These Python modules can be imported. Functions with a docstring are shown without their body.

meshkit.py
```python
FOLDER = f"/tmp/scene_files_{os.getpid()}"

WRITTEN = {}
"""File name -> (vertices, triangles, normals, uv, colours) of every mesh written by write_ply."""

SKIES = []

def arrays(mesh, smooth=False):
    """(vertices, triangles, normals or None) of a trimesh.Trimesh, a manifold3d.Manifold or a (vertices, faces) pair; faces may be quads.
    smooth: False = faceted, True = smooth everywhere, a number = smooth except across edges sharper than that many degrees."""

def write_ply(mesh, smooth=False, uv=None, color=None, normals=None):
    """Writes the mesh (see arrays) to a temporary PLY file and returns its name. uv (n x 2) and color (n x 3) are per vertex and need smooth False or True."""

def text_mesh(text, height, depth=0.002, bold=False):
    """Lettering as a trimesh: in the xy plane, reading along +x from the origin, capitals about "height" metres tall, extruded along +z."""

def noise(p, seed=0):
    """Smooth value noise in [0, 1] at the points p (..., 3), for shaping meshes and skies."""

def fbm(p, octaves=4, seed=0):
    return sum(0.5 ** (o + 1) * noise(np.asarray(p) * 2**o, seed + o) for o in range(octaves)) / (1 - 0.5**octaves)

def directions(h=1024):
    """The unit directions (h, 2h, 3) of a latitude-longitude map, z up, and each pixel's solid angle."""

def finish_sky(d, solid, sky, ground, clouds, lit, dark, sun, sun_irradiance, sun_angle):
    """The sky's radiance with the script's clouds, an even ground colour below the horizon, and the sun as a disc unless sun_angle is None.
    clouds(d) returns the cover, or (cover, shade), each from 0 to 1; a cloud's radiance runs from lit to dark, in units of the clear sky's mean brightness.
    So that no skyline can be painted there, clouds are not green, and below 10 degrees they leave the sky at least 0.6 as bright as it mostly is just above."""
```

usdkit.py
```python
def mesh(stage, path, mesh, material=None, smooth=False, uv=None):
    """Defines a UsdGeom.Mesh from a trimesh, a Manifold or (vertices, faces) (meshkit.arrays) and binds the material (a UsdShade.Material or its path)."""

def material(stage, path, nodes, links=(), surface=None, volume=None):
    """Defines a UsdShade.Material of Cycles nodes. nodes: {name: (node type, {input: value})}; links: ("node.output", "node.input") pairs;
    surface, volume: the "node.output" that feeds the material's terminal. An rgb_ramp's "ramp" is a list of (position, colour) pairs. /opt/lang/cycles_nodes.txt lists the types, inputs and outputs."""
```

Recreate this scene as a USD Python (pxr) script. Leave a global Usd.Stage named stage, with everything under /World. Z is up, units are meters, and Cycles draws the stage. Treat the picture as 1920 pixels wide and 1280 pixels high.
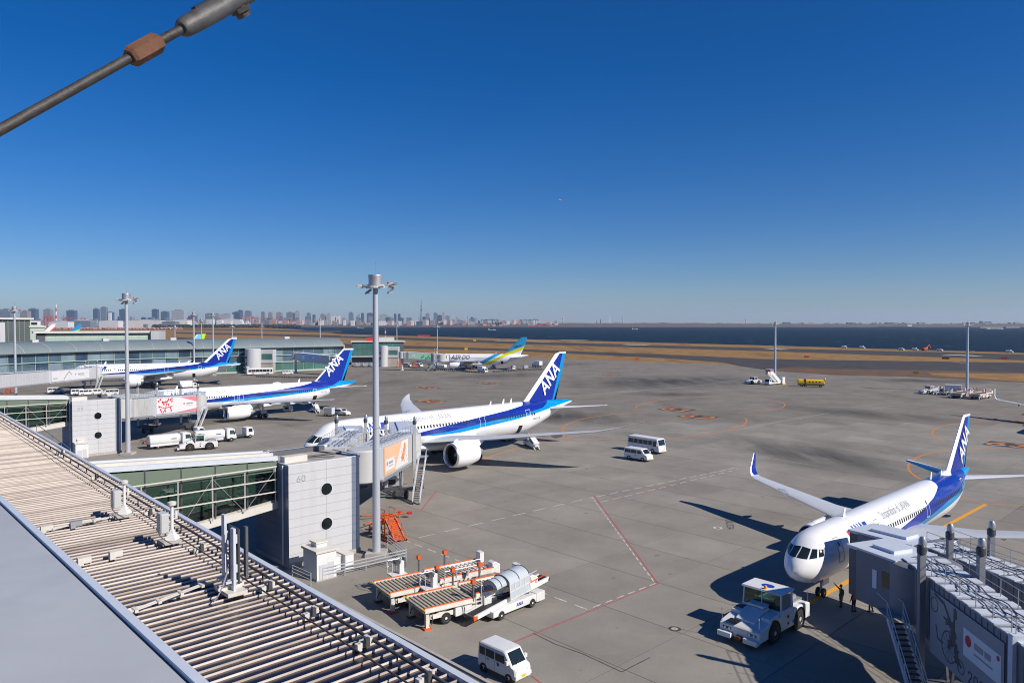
import math, random
import numpy as np, trimesh, shapely
from shapely.geometry import Polygon, Point, box as sbox
from scipy.interpolate import PchipInterpolator
import manifold3d as m3
import meshkit, usdkit
from pxr import Usd, UsdGeom, UsdShade, UsdLux, Gf, Sdf, Vt

random.seed(7); RNG = np.random.default_rng(7)
stage = Usd.Stage.CreateInMemory()
UsdGeom.SetStageUpAxis(stage, UsdGeom.Tokens.z); UsdGeom.SetStageMetersPerUnit(stage, 1.0)
UsdGeom.Xform.Define(stage, '/World'); UsdGeom.Scope.Define(stage, '/World/Looks')

# ------------------------------------------------------------ camera, sky, sun, exposure
EYE, FPX, PITCH = 22.4, 1386.0, math.atan(33 / 1386.0)
cam = UsdGeom.Camera.Define(stage, '/World/camera')
cam.AddTranslateOp().Set(Gf.Vec3d(0, 0, EYE))
cam.AddRotateXYZOp().Set(Gf.Vec3f(90 - math.degrees(PITCH), 0, 0))
cam.CreateHorizontalApertureAttr(36.0); cam.CreateVerticalApertureAttr(36.0 * 682 / 1024)
cam.CreateFocalLengthAttr(36.0 * FPX / 1920)
cam.CreateClippingRangeAttr(Gf.Vec2f(0.1, 120000))
cam.CreateExposureAttr(0.2)

HAZE_COL, HAZE_D = (0.72, 0.86, 1.0), 3.4e-5
SUN = np.array([0.69, -0.40, 0.60]); SUN /= np.linalg.norm(SUN)
SUN_EL, SUN_AZ = math.asin(SUN[2]), math.atan2(SUN[0], SUN[1])
usdkit.material(stage, '/World/Looks/sky_light', {
    's': ('sky_texture', {'sky_type': 'single_scattering', 'sun_disc': False, 'sun_elevation': SUN_EL, 'sun_rotation': SUN_AZ, 'altitude': 0.0,
                          'air_density': 1.0, 'aerosol_density': 0.05, 'ozone_density': 6.0}),
    'h': ('hsv', {'saturation': 1.36}), 't': ('mix_color', {'blend_type': 'multiply', 'fac': 1.0, 'b': (1.0, 1.11, 1.46)}),
    'b': ('background_shader', {'strength': 0.05})}, [('s.color', 'h.color'), ('h.color', 't.a'), ('t.result', 'b.color')], surface='b.background')
dome = UsdLux.DomeLight.Define(stage, '/World/sky')
UsdShade.MaterialBindingAPI.Apply(dome.GetPrim()).Bind(UsdShade.Material.Get(stage, '/World/Looks/sky_light'))
dome.GetPrim().SetCustomDataByKey('kind', 'structure')
sun = UsdLux.DistantLight.Define(stage, '/World/sun')
sun.CreateIntensityAttr(1.25); sun.CreateNormalizeAttr(True); sun.CreateAngleAttr(0.53); sun.CreateColorAttr(Gf.Vec3f(1.0, 0.93, 0.84))
_r = Gf.Rotation(Gf.Vec3d(0, 0, 1), Gf.Vec3d(*map(float, SUN)))
sun.AddTransformOp().Set(Gf.Matrix4d().SetRotate(_r))

# ------------------------------------------------------------ measuring: where the photograph's lines of sight meet level planes
_c, _s = math.cos(PITCH), math.sin(PITCH)
def ray(u, v):
    X, Y = (u - 960) / FPX, (640 - v) / FPX
    return np.array([X, _c + Y * _s, -_s + Y * _c])
def G(u, v, z=0.0):
    r = ray(u, v); k = (z - EYE) / r[2]
    return np.array([r[0] * k, r[1] * k, z])
def Dp(u, v, d):
    r = ray(u, v); k = d / r[1]
    return np.array([r[0] * k, d, EYE + r[2] * k])
ANG = math.radians(43.5)                       # the terminal's outward direction
NN, TT = np.array([math.cos(ANG), math.sin(ANG), 0]), np.array([-math.sin(ANG), math.cos(ANG), 0])
def NT(n, t, z=0.0): return NN * n + TT * t + np.array([0, 0, z])

# ------------------------------------------------------------ mesh helpers
class MB:
    def __init__(s): s.V, s.F, s.n = [], [], 0
    def add(s, v, f):
        v, f = np.asarray(v, float), np.asarray(f, int)
        if f.shape[1] == 4: f = np.vstack([f[:, [0, 1, 2]], f[:, [0, 2, 3]]])
        s.V.append(v); s.F.append(f + s.n); s.n += len(v); return s
    def mesh(s, m): return s.add(*meshkit.arrays(m)[:2])
    BOXF = np.array([[0, 3, 2, 1], [4, 5, 6, 7], [0, 1, 5, 4], [1, 2, 6, 5], [2, 3, 7, 6], [3, 0, 4, 7]])
    def box(s, c, size, rz=0.0):
        x, y, z = np.array(size) / 2.0
        v = np.array([[-x, -y, -z], [x, -y, -z], [x, y, -z], [-x, y, -z], [-x, -y, z], [x, -y, z], [x, y, z], [-x, y, z]])
        if rz: v = v @ np.array([[math.cos(rz), math.sin(rz), 0], [-math.sin(rz), math.cos(rz), 0], [0, 0, 1]])
        return s.add(v + np.array(c), s.BOXF)
    def bb(s, x0, x1, y0, y1, z0, z1): return s.box([(x0 + x1) / 2, (y0 + y1) / 2, (z0 + z1) / 2], [abs(x1 - x0), abs(y1 - y0), abs(z1 - z0)])
    def hexa(s, eight): return s.add(eight, s.BOXF)      # bottom four counterclockwise, then the top four
    def beam(s, p0, p1, w, h=None):
        h = h or w; p0, p1 = np.array(p0, float), np.array(p1, float); d = p1 - p0; L = np.linalg.norm(d); d /= L
        up = np.array([0, 0, 1.0]) if abs(d[2]) < 0.95 else np.array([1.0, 0, 0])
        a = np.cross(d, up); a /= np.linalg.norm(a); b = np.cross(a, d)
        q = [(-1, -1), (1, -1), (1, 1), (-1, 1)]
        v = [p + a * i * w / 2 + b * j * h / 2 for p in (p0, p1) for i, j in q]
        return s.add(v, [[0, 1, 2, 3], [7, 6, 5, 4], [0, 4, 5, 1], [1, 5, 6, 2], [2, 6, 7, 3], [3, 7, 4, 0]])
    def tube(s, p0, p1, r, n=8, r2=None):
        return s.path([p0, p1], [r, r if r2 is None else r2], n)
    def path(s, pts, r, n=6):
        p = np.array(pts, float); r = np.broadcast_to(r, (len(p),)); t = np.gradient(p, axis=0); t /= np.linalg.norm(t, axis=1, keepdims=True)
        ref = np.where(np.abs(t[:, 2:]) < 0.95, [0, 0, 1.0], [1.0, 0, 0]); a = np.cross(t, ref); a /= np.linalg.norm(a, axis=1, keepdims=True); b = np.cross(t, a)
        an = np.arange(n) * 2 * math.pi / n
        v = p[:, None] + r[:, None, None] * (np.cos(an)[None, :, None] * a[:, None] + np.sin(an)[None, :, None] * b[:, None])
        return s.loft(v)
    def loft(s, S, caps=True):
        S = np.asarray(S, float); m, k = S.shape[:2]
        i, j = np.meshgrid(np.arange(m - 1), np.arange(k), indexing='ij')
        q = np.stack([i * k + j, i * k + (j + 1) % k, (i + 1) * k + (j + 1) % k, (i + 1) * k + j], -1).reshape(-1, 4)
        f = np.vstack([q[:, [0, 1, 2]], q[:, [0, 2, 3]]]); v = S.reshape(-1, 3)
        if caps:
            c0, c1 = len(v), len(v) + 1; v = np.vstack([v, S[0].mean(0), S[-1].mean(0)])
            e = [[c0, (a + 1) % k, a] for a in range(k)] + [[c1, (m - 1) * k + a, (m - 1) * k + (a + 1) % k] for a in range(k)]
            f = np.vstack([f, e])
        return s.add(v, f)
    def rev(s, prof, n=24, c=(0, 0, 0), axis='z', caps=True):          # prof: (radius, height)
        a = np.arange(n) * 2 * math.pi / n
        S = np.array([[[r * math.cos(x), r * math.sin(x), z] for x in a] for r, z in prof])
        if axis == 'x': S = S[..., [2, 0, 1]]
        if axis == 'y': S = S[..., [0, 2, 1]][:, ::-1]
        return s.loft(S + np.array(c), caps=caps)
    def prism(s, poly, z0, z1):
        p = poly if isinstance(poly, Polygon) else Polygon(poly)
        m = trimesh.creation.extrude_polygon(p, z1 - z0, engine='earcut'); return s.add(m.vertices + [0, 0, z0], m.faces)
    def side(s, poly, y0, y1, ch=0.0):                      # a profile in x-z, drawn out along y, its rims chamfered
        p = Polygon(poly); p = shapely.geometry.polygon.orient(p); pts = np.array(p.exterior.coords)[:-1]
        c = np.array([p.centroid.x, p.centroid.y]); w, h = np.ptp(pts, axis=0)
        k = np.array([1 - 2 * ch / w, 1 - 2 * ch / h]) if ch else np.ones(2)
        rows = [(y0, k), (y0 + ch, 1), (y1 - ch, 1), (y1, k)] if ch else [(y0, 1), (y1, 1)]
        S = np.array([[[*((q - c) * kk + c), y] for q in pts] for y, kk in rows])[..., [0, 2, 1]]
        s.loft(S, caps=False)
        t, f = trimesh.creation.triangulate_polygon(p, engine='earcut')
        idx = [int(np.argmin(((pts - q) ** 2).sum(1))) for q in t]; f = np.array([[idx[i] for i in r] for r in f])
        s.add(S[0], f); s.add(S[-1], f[:, ::-1]); return s
    def quad(s, a, b, c, d): return s.add([a, b, c, d], [[0, 1, 2, 3]])
    def slab(s, a, b, c, d, th):                            # a thin plate on four corners, thickened along its normal
        P = np.array([a, b, c, d], float); n = np.cross(P[1] - P[0], P[3] - P[0]); n /= np.linalg.norm(n)
        return s.hexa(np.vstack([P, P + n * th]))
    def get(s): return np.vstack(s.V), np.vstack(s.F)
    def moved(s, M):
        v, f = s.get(); return v @ M[:3, :3].T + M[:3, 3], f

def rotz(a, t=(0, 0, 0)):
    M = np.eye(4); M[:2, :2] = [[math.cos(a), -math.sin(a)], [math.sin(a), math.cos(a)]]; M[:3, 3] = t; return M

_used = {}
def path_of(parent, name):
    k = f'{parent}/{name}'; n = _used.get(k, 0); _used[k] = n + 1
    return k if n == 0 else f'{k}_{n:03d}'
class Thing:
    def __init__(s, path, loc, prim): s.path, s.loc, s.prim = path, np.array(loc, float), prim
def custom(prim, **kw):
    for k, v in kw.items():
        if v: prim.SetCustomDataByKey(k, v)
def thing(name, label=None, cat=None, loc=(0, 0, 0), rz=0.0, group=None, kind=None):
    p = path_of('/World', name); x = UsdGeom.Xform.Define(stage, p)
    x.AddTranslateOp().Set(Gf.Vec3d(*map(float, loc))); x.AddRotateZOp().Set(float(math.degrees(rz)))
    custom(x.GetPrim(), label=label, category=cat, group=group, kind=kind); return Thing(p, loc, x.GetPrim())
def part(parent, name, mb, mat, smooth=False, label=None, kind=None, world=False):
    """One Mesh under a thing (or under /World when parent is None). world: the mesh is in world coordinates and the thing is not turned."""
    v, f = mb.get() if isinstance(mb, MB) else meshkit.arrays(mb)[:2]
    if world and parent is not None: v = v - parent.loc
    p = path_of(parent.path if parent is not None else '/World', name)
    m = usdkit.mesh(stage, p, (v, f), MAT(mat) if isinstance(mat, str) else mat, smooth)
    custom(m.GetPrim(), label=label, kind=kind); return Thing(p, parent.loc if parent is not None else (0, 0, 0), m.GetPrim())
def single(name, mb, mat, label=None, cat=None, group=None, kind=None, smooth=False):
    t = part(None, name, mb, mat, smooth); custom(t.prim, label=label, category=cat, group=group, kind=kind); return t
def again(src, loc, rz=0.0, label=None, cat=None, group=None, name=None, scale=None):
    p = path_of('/World', name or src.path.split('/')[-1].rstrip('0123456789').rstrip('_')); x = UsdGeom.Xform.Define(stage, p); pr = x.GetPrim()
    pr.GetReferences().AddInternalReference(src.prim.GetPath()); pr.SetInstanceable(True)
    x.ClearXformOpOrder(); x.AddTranslateOp(opSuffix='at').Set(Gf.Vec3d(*map(float, loc))); x.AddRotateZOp(opSuffix='at').Set(float(math.degrees(rz)))
    if scale: x.AddScaleOp(opSuffix='at').Set(Gf.Vec3f(scale, scale, scale))
    was = src.prim.GetCustomData()
    custom(pr, label=label or was.get('label'), category=cat or was.get('category'), group=group or was.get('group')); return Thing(p, loc, pr)

# ------------------------------------------------------------ materials
def LOOK(n): return f'/World/Looks/{n}'
_mats = {}
def paint(name, col, rough=0.4, metal=0.0, var=0.06, scale=1.5, dirt=None, bump=0.0, spec=0.5, stretch=(1, 1, 1)):
    """Painted or bare surface: an even colour broken by soft noise and, if dirt is given, by patches of that colour."""
    c = np.array(col, float)
    nodes = {'g': ('texture_coordinate', {}), 'm': ('mapping', {'scale': stretch}), 'n': ('noise_texture', {'scale': scale, 'detail': 4.0, 'roughness': 0.6}),
             'r': ('rgb_ramp', {'ramp': [(0.25, tuple(np.clip(c * (1 - var), 0, 1))), (0.75, tuple(np.clip(c * (1 + var), 0, 1)))]}),
             'p': ('principled_bsdf', {'roughness': rough, 'metallic': metal, 'specular_ior_level': spec})}
    links = [('g.object', 'm.vector'), ('m.vector', 'n.vector'), ('n.fac', 'r.fac')]; out = 'r.color'
    if dirt is not None:
        nodes |= {'n2': ('noise_texture', {'scale': scale * 0.37, 'detail': 6.0, 'roughness': 0.7}), 'k': ('map_range', {'from_min': 0.5, 'from_max': 0.75, 'to_min': 0.0, 'to_max': 0.7, 'clamp': True}),
                  'x': ('mix_color', {'b': dirt})}
        links += [('m.vector', 'n2.vector'), ('n2.fac', 'k.value'), ('k.result', 'x.fac'), (out, 'x.a')]; out = 'x.result'
    links.append((out, 'p.base_color'))
    if bump:
        nodes['b'] = ('bump', {'strength': bump, 'distance': 0.02}); links += [('n.fac', 'b.height'), ('b.normal', 'p.normal')]
    _mats[name] = usdkit.material(stage, LOOK(name), nodes, links, surface='p.BSDF')
def MAT(n): return _mats[n]

W = (0.78, 0.78, 0.77)
paint('white_paint', (0.68, 0.68, 0.67), 0.35, var=0.04, scale=1.4, dirt=(0.50, 0.48, 0.44))
paint('worn_white', (0.70, 0.67, 0.60), 0.5, var=0.08, scale=1.2, dirt=(0.42, 0.36, 0.28))
paint('aircraft_white', (0.80, 0.80, 0.80), 0.22, var=0.015, scale=0.4)
paint('wing_grey', (0.50, 0.52, 0.54), 0.32, var=0.04, scale=0.5, dirt=(0.42, 0.43, 0.44))
paint('bare_metal', (0.72, 0.72, 0.73), 0.28, metal=0.9, var=0.05)
paint('dull_metal', (0.42, 0.43, 0.45), 0.45, metal=0.6, var=0.1)
paint('galvanised', (0.42, 0.45, 0.49), 0.5, metal=0.15, var=0.08, scale=0.7, dirt=(0.33, 0.35, 0.37), stretch=(1, 1, 0.3))
paint('dark_steel', (0.06, 0.062, 0.065), 0.55, var=0.2)
paint('black_rubber', (0.018, 0.018, 0.019), 0.7, var=0.2)
paint('black_belt', (0.02, 0.019, 0.018), 0.6, var=0.2)
paint('rim_metal', (0.6, 0.6, 0.58), 0.4, metal=0.3, var=0.1)
paint('rust_rim', (0.22, 0.07, 0.03), 0.6, var=0.2)
paint('dark_glass', (0.012, 0.02, 0.02), 0.06, var=0.1, spec=0.8)
paint('green_glass', (0.02, 0.07, 0.06), 0.05, var=0.2, scale=0.3, spec=0.8)
paint('cabin_window', (0.03, 0.035, 0.045), 0.15, var=0.1)
paint('ana_blue', (0.006, 0.028, 0.30), 0.3, var=0.03)
paint('sky_blue', (0.0, 0.22, 0.52), 0.3, var=0.03)
paint('red_paint', (0.55, 0.03, 0.03), 0.4, var=0.08)
paint('orange_paint', (0.62, 0.10, 0.015), 0.5, var=0.18, scale=3, dirt=(0.30, 0.10, 0.05))
paint('yellow_paint', (0.72, 0.44, 0.02), 0.45, var=0.1)
paint('lime_paint', (0.50, 0.62, 0.03), 0.4, var=0.05)
paint('amber_lamp', (0.85, 0.35, 0.02), 0.25, var=0.05)
paint('lamp_lens', (0.75, 0.76, 0.78), 0.12, var=0.05)
paint('navy_sheet', (0.035, 0.045, 0.10), 0.6, var=0.2)
paint('roller_tan', (0.42, 0.37, 0.27), 0.5, var=0.2, scale=3)
paint('deck_grey', (0.33, 0.31, 0.27), 0.6, var=0.2, scale=2, dirt=(0.2, 0.17, 0.13))
paint('panel_white', (0.51, 0.515, 0.525), 0.4, var=0.03, scale=1.6, dirt=(0.43, 0.425, 0.41), stretch=(1, 1, 0.12))
paint('panel_blue', (0.16, 0.19, 0.25), 0.35, var=0.06)
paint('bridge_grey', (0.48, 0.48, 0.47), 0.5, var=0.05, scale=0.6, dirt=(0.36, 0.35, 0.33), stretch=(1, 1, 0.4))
paint('bridge_grey_shaded', (0.19, 0.195, 0.21), 0.5, var=0.08, scale=0.6, dirt=(0.14, 0.14, 0.14), stretch=(1, 1, 0.4))  # darker copy of the bridge wall grey, its shade put into the colour
paint('bridge_dark', (0.10, 0.105, 0.115), 0.5, var=0.1)
paint('membrane_grey', (0.40, 0.415, 0.43), 0.5, var=0.06, scale=0.5, dirt=(0.33, 0.345, 0.365), bump=0.05)
paint('roof_pan', (0.115, 0.105, 0.12), 0.28, metal=1.0, var=0.25, scale=1.2, dirt=(0.21, 0.17, 0.145), bump=0.06)
paint('roof_rib', (0.60, 0.52, 0.45), 0.45, metal=0.0, var=0.1, scale=1.5, dirt=(0.36, 0.29, 0.24))
paint('roof_rib_dull', (0.43, 0.365, 0.31), 0.5, var=0.15, scale=1.5, dirt=(0.36, 0.30, 0.25))
paint('roof_rib_pale', (0.70, 0.62, 0.54), 0.4, var=0.1, scale=1.5, dirt=(0.5, 0.43, 0.37))
paint('roof_sand', (0.40, 0.36, 0.31), 0.8, var=0.1, scale=1.2, dirt=(0.3, 0.27, 0.23))
paint('cream_metal', (0.62, 0.59, 0.53), 0.4, var=0.05, dirt=(0.5, 0.46, 0.4))
paint('pale_metal', (0.58, 0.62, 0.67), 0.4, metal=0.1, var=0.05)
paint('concrete_light', (0.38, 0.36, 0.32), 0.8, var=0.12, scale=2)
paint('slate_metal', (0.17, 0.21, 0.22), 0.5, metal=0.0, var=0.06, scale=0.2)
paint('pier_glass', (0.025, 0.055, 0.10), 0.12, var=0.5, scale=0.12, spec=0.5)
paint('pier_glass_mid', (0.06, 0.11, 0.15), 0.15, var=0.4, scale=0.12, spec=0.5)
paint('pier_glass_pale', (0.16, 0.23, 0.27), 0.2, var=0.3, scale=0.12, spec=0.5)
paint('mint_glass', (0.36, 0.52, 0.43), 0.2, var=0.1, scale=0.1)
paint('louvre_green', (0.20, 0.24, 0.21), 0.5)
paint('pier_glass_green', (0.06, 0.16, 0.14), 0.08, var=0.4, scale=0.1, spec=0.8)
paint('pale_green_wall', (0.40, 0.47, 0.40), 0.5, var=0.05, scale=0.2)
paint('rusty_steel', (0.12, 0.05, 0.024), 0.75, var=0.35, scale=14, dirt=(0.24, 0.09, 0.03), bump=0.4)
paint('weathered_steel', (0.035, 0.030, 0.027), 0.6, var=0.35, scale=22, dirt=(0.075, 0.066, 0.058), bump=0.3)
paint('zinc_steel', (0.085, 0.083, 0.082), 0.55, metal=0.2, var=0.35, scale=11, dirt=(0.035, 0.03, 0.026), bump=0.3)
paint('skin', (0.50, 0.31, 0.21), 0.5, var=0.05)
paint('cloth_dark', (0.035, 0.038, 0.05), 0.85, var=0.2)
paint('cloth_blue', (0.02, 0.22, 0.50), 0.8, var=0.1)
paint('cloth_olive', (0.10, 0.10, 0.06), 0.85, var=0.15)
paint('vest_red', (0.80, 0.11, 0.05), 0.7, var=0.1)
paint('engine_dark', (0.01, 0.01, 0.012), 0.5, var=0.1)
paint('fan_grey', (0.09, 0.09, 0.10), 0.35, metal=0.6, var=0.3, scale=4)
paint('print_grey', (0.30, 0.31, 0.33), 0.5)
paint('print_dark', (0.05, 0.055, 0.06), 0.5)
paint('print_blue', (0.012, 0.05, 0.36), 0.4)
paint('poster_grey_shaded', (0.30, 0.30, 0.31), 0.4, var=0.05)  # grey-white board, darkened in colour for the shade it hangs in
paint('poster_white', (0.74, 0.73, 0.73), 0.4, var=0.02)
paint('print_red', (0.62, 0.02, 0.03), 0.4)
paint('print_pink', (0.80, 0.22, 0.28), 0.4, var=0.2, scale=3)
paint('print_green', (0.06, 0.50, 0.20), 0.4, var=0.2)
paint('print_orange', (0.75, 0.24, 0.04), 0.4, var=0.25, scale=4)
paint('print_peach', (0.80, 0.48, 0.28), 0.4, var=0.05)
paint('poster_mint', (0.45, 0.72, 0.52), 0.4, var=0.1)
paint('poster_sky', (0.32, 0.48, 0.66), 0.4, var=0.15)
paint('beacon_cap', (0.055, 0.057, 0.06), 0.45, var=0.3, scale=6)
# ------------------------------------------------------------ ground materials
def ground_mat(name, dark, mid, light, joints=0.0, streak=0.35, rough=0.85, fine=5.0, patches=False):
    nodes = {'g': ('geometry', {}), 'm': ('mapping', {'rotation': (0, 0, -ANG)}), 'm2': ('mapping', {'rotation': (0, 0, -ANG), 'scale': (0.05, 0.007, 1)}),
             'a': ('noise_texture', {'scale': 0.11, 'detail': 5.0, 'roughness': 0.62}), 'b': ('noise_texture', {'scale': fine, 'detail': 3.0, 'roughness': 0.7}),
             'c': ('noise_texture', {'scale': 1.0, 'detail': 4.0, 'roughness': 0.6, 'distortion': 0.6}),
             'ad': ('math', {'math_type': 'multiply_add', 'value2': 0.25}), 'ra': ('rgb_ramp', {'ramp': [(0.3, dark), (0.56, mid), (0.82, light)]}),
             'rc': ('map_range', {'from_min': 0.54, 'from_max': 0.76, 'to_min': 0.0, 'to_max': streak, 'clamp': True}), 'x': ('mix_color', {'b': tuple(np.array(dark) * 0.35)}),
             'p': ('principled_bsdf', {'roughness': rough, 'specular_ior_level': 0.25})}
    links = [('g.position', 'm.vector'), ('g.position', 'm2.vector'), ('m.vector', 'a.vector'), ('m.vector', 'b.vector'), ('m2.vector', 'c.vector'), ('b.fac', 'ad.value1'), ('a.fac', 'ad.value3'),
             ('ad.value', 'ra.fac'), ('c.fac', 'rc.value'), ('rc.result', 'x.fac'), ('ra.color', 'x.a')]; out = 'x.result'
    if joints:
        nodes |= {'br': ('brick_texture', {'offset': 0.0, 'scale': 1.0, 'mortar_size': joints, 'mortar_smooth': 0.3, 'brick_width': 7.5, 'row_height': 7.5, 'color1': (1, 1, 1), 'color2': (0.90, 0.90, 0.91), 'mortar': (0.55, 0.54, 0.52)}),
                  'mo': ('mapping', {'location': (-30.45, 0, 0), 'rotation': (0, 0, -ANG)}), 'mu': ('mix_color', {'blend_type': 'multiply', 'fac': 1.0})}
        links += [('g.position', 'mo.vector'), ('mo.vector', 'br.vector'), (out, 'mu.a'), ('br.color', 'mu.b')]; out = 'mu.result'
    if patches:                                             # small oil drips and pale scuffs
        nodes |= {'v': ('noise_texture', {'scale': 0.75, 'detail': 2.0, 'roughness': 0.4}), 'vk': ('map_range', {'from_min': 0.70, 'from_max': 0.78, 'to_min': 0.0, 'to_max': 0.45, 'clamp': True}), 'vx': ('mix_color', {'b': tuple(np.array(dark) * 0.45)}),
                  'w': ('noise_texture', {'scale': 1.0, 'detail': 5.0, 'roughness': 0.75}), 'wm': ('mapping', {'rotation': (0, 0, -ANG - 0.5), 'scale': (0.08, 0.6, 1)}), 'wk': ('map_range', {'from_min': 0.60, 'from_max': 0.74, 'to_min': 0.0, 'to_max': 0.35, 'clamp': True}), 'wx': ('mix_color', {'b': tuple(np.clip(np.array(light) * 1.25, 0, 1))})}
        links += [('g.position', 'v.vector'), ('v.fac', 'vk.value'), ('vk.result', 'vx.fac'), (out, 'vx.a'), ('g.position', 'wm.vector'), ('wm.vector', 'w.vector'), ('w.fac', 'wk.value'), ('wk.result', 'wx.fac'), ('vx.result', 'wx.a')]; out = 'wx.result'
    if patches:                                             # rubber and oil worn into the paving, each with its own place and soft outline
        prev = None
        for j, ((ua, va), (ub, vb), hw, k) in enumerate(PATCHES):
            a, b = G(ua, va), G(ub, vb); c = (a + b) / 2; d = b - a
            nodes |= {f'e{j}': ('mapping', {'mapping_type': 'texture', 'location': (c[0], c[1], 0), 'rotation': (0, 0, math.atan2(d[1], d[0])), 'scale': (np.linalg.norm(d) * 0.62, hw * 1.35, 1)}),
                      f's{j}': ('gradient_texture', {'gradient_type': 'spherical'}), f'k{j}': ('math', {'math_type': 'multiply', 'value2': k})}
            links += [('g.position', f'e{j}.vector'), (f'e{j}.vector', f's{j}.vector'), (f's{j}.fac', f'k{j}.value1')]
            if prev:
                nodes[f'm_{j}'] = ('math', {'math_type': 'maximum'}); links += [(prev, f'm_{j}.value1'), (f'k{j}.value', f'm_{j}.value2')]; prev = f'm_{j}.value'
            else: prev = f'k{j}.value'
        nodes |= {'pn': ('noise_texture', {'scale': 1.0, 'detail': 4.0, 'roughness': 0.65}), 'pm': ('mapping', {'rotation': (0, 0, -ANG), 'scale': (0.16, 0.03, 1)}), 'pr': ('map_range', {'from_min': 0.3, 'from_max': 0.7, 'to_min': 0.35, 'to_max': 1.5}),
                  'pp': ('math', {'math_type': 'multiply', 'use_clamp': True}), 'px': ('mix_color', {'b': (0.055, 0.051, 0.047)})}
        links += [('g.position', 'pm.vector'), ('pm.vector', 'pn.vector'), ('pn.fac', 'pr.value'), (prev, 'pp.value1'), ('pr.result', 'pp.value2'), ('pp.value', 'px.fac'), (out, 'px.a')]; out = 'px.result'
    links.append((out, 'p.base_color'))
    _mats[name] = usdkit.material(stage, LOOK(name), nodes, links, surface='p.BSDF')
PATCHES = [((1070, 724), (1410, 708), 26, 0.95), ((1170, 739), (1340, 739), 6, 0.8), ((1350, 818), (1740, 896), 9, 0.95), ((985, 768), (1130, 795), 10, 0.85), ((1470, 762), (1820, 793), 8, 0.9),
           ((1600, 712), (1900, 716), 12, 0.9), ((840, 711), (1010, 699), 14, 0.75), ((1520, 823), (1960, 898), 5, 0.4), ((640, 722), (800, 712), 12, 0.5), ((1000, 685), (1120, 680), 14, 0.6)]
for i, k in enumerate((1.0, 0.96, 1.05, 0.92)):
    ground_mat(f'concrete_slab_{"abcd"[i]}', tuple(np.array((0.192, 0.176, 0.150)) * k), tuple(np.array((0.236, 0.217, 0.186)) * k), tuple(np.array((0.295, 0.272, 0.233)) * k), streak=0.18, patches=True)
ground_mat('concrete_far', (0.165, 0.147, 0.122), (0.203, 0.182, 0.152), (0.25, 0.226, 0.19), joints=0.07, streak=0.4, patches=True)
ground_mat('joint_sealant', (0.10, 0.095, 0.088), (0.12, 0.115, 0.105), (0.14, 0.13, 0.12), streak=0.1)
ground_mat('asphalt', (0.044, 0.041, 0.041), (0.055, 0.052, 0.051), (0.073, 0.069, 0.067), streak=0.25)
ground_mat('road_asphalt', (0.065, 0.063, 0.06), (0.08, 0.077, 0.074), (0.105, 0.102, 0.097), streak=0.2)
ground_mat('rubbered_concrete', (0.05, 0.048, 0.046), (0.075, 0.07, 0.066), (0.12, 0.11, 0.10), streak=0.5)
ground_mat('dry_grass', (0.15, 0.078, 0.026), (0.24, 0.135, 0.045), (0.34, 0.20, 0.07), streak=0.65, fine=0.35)
ground_mat('brown_earth', (0.075, 0.05, 0.038), (0.115, 0.075, 0.05), (0.19, 0.10, 0.05), streak=0.6, fine=0.5)
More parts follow.
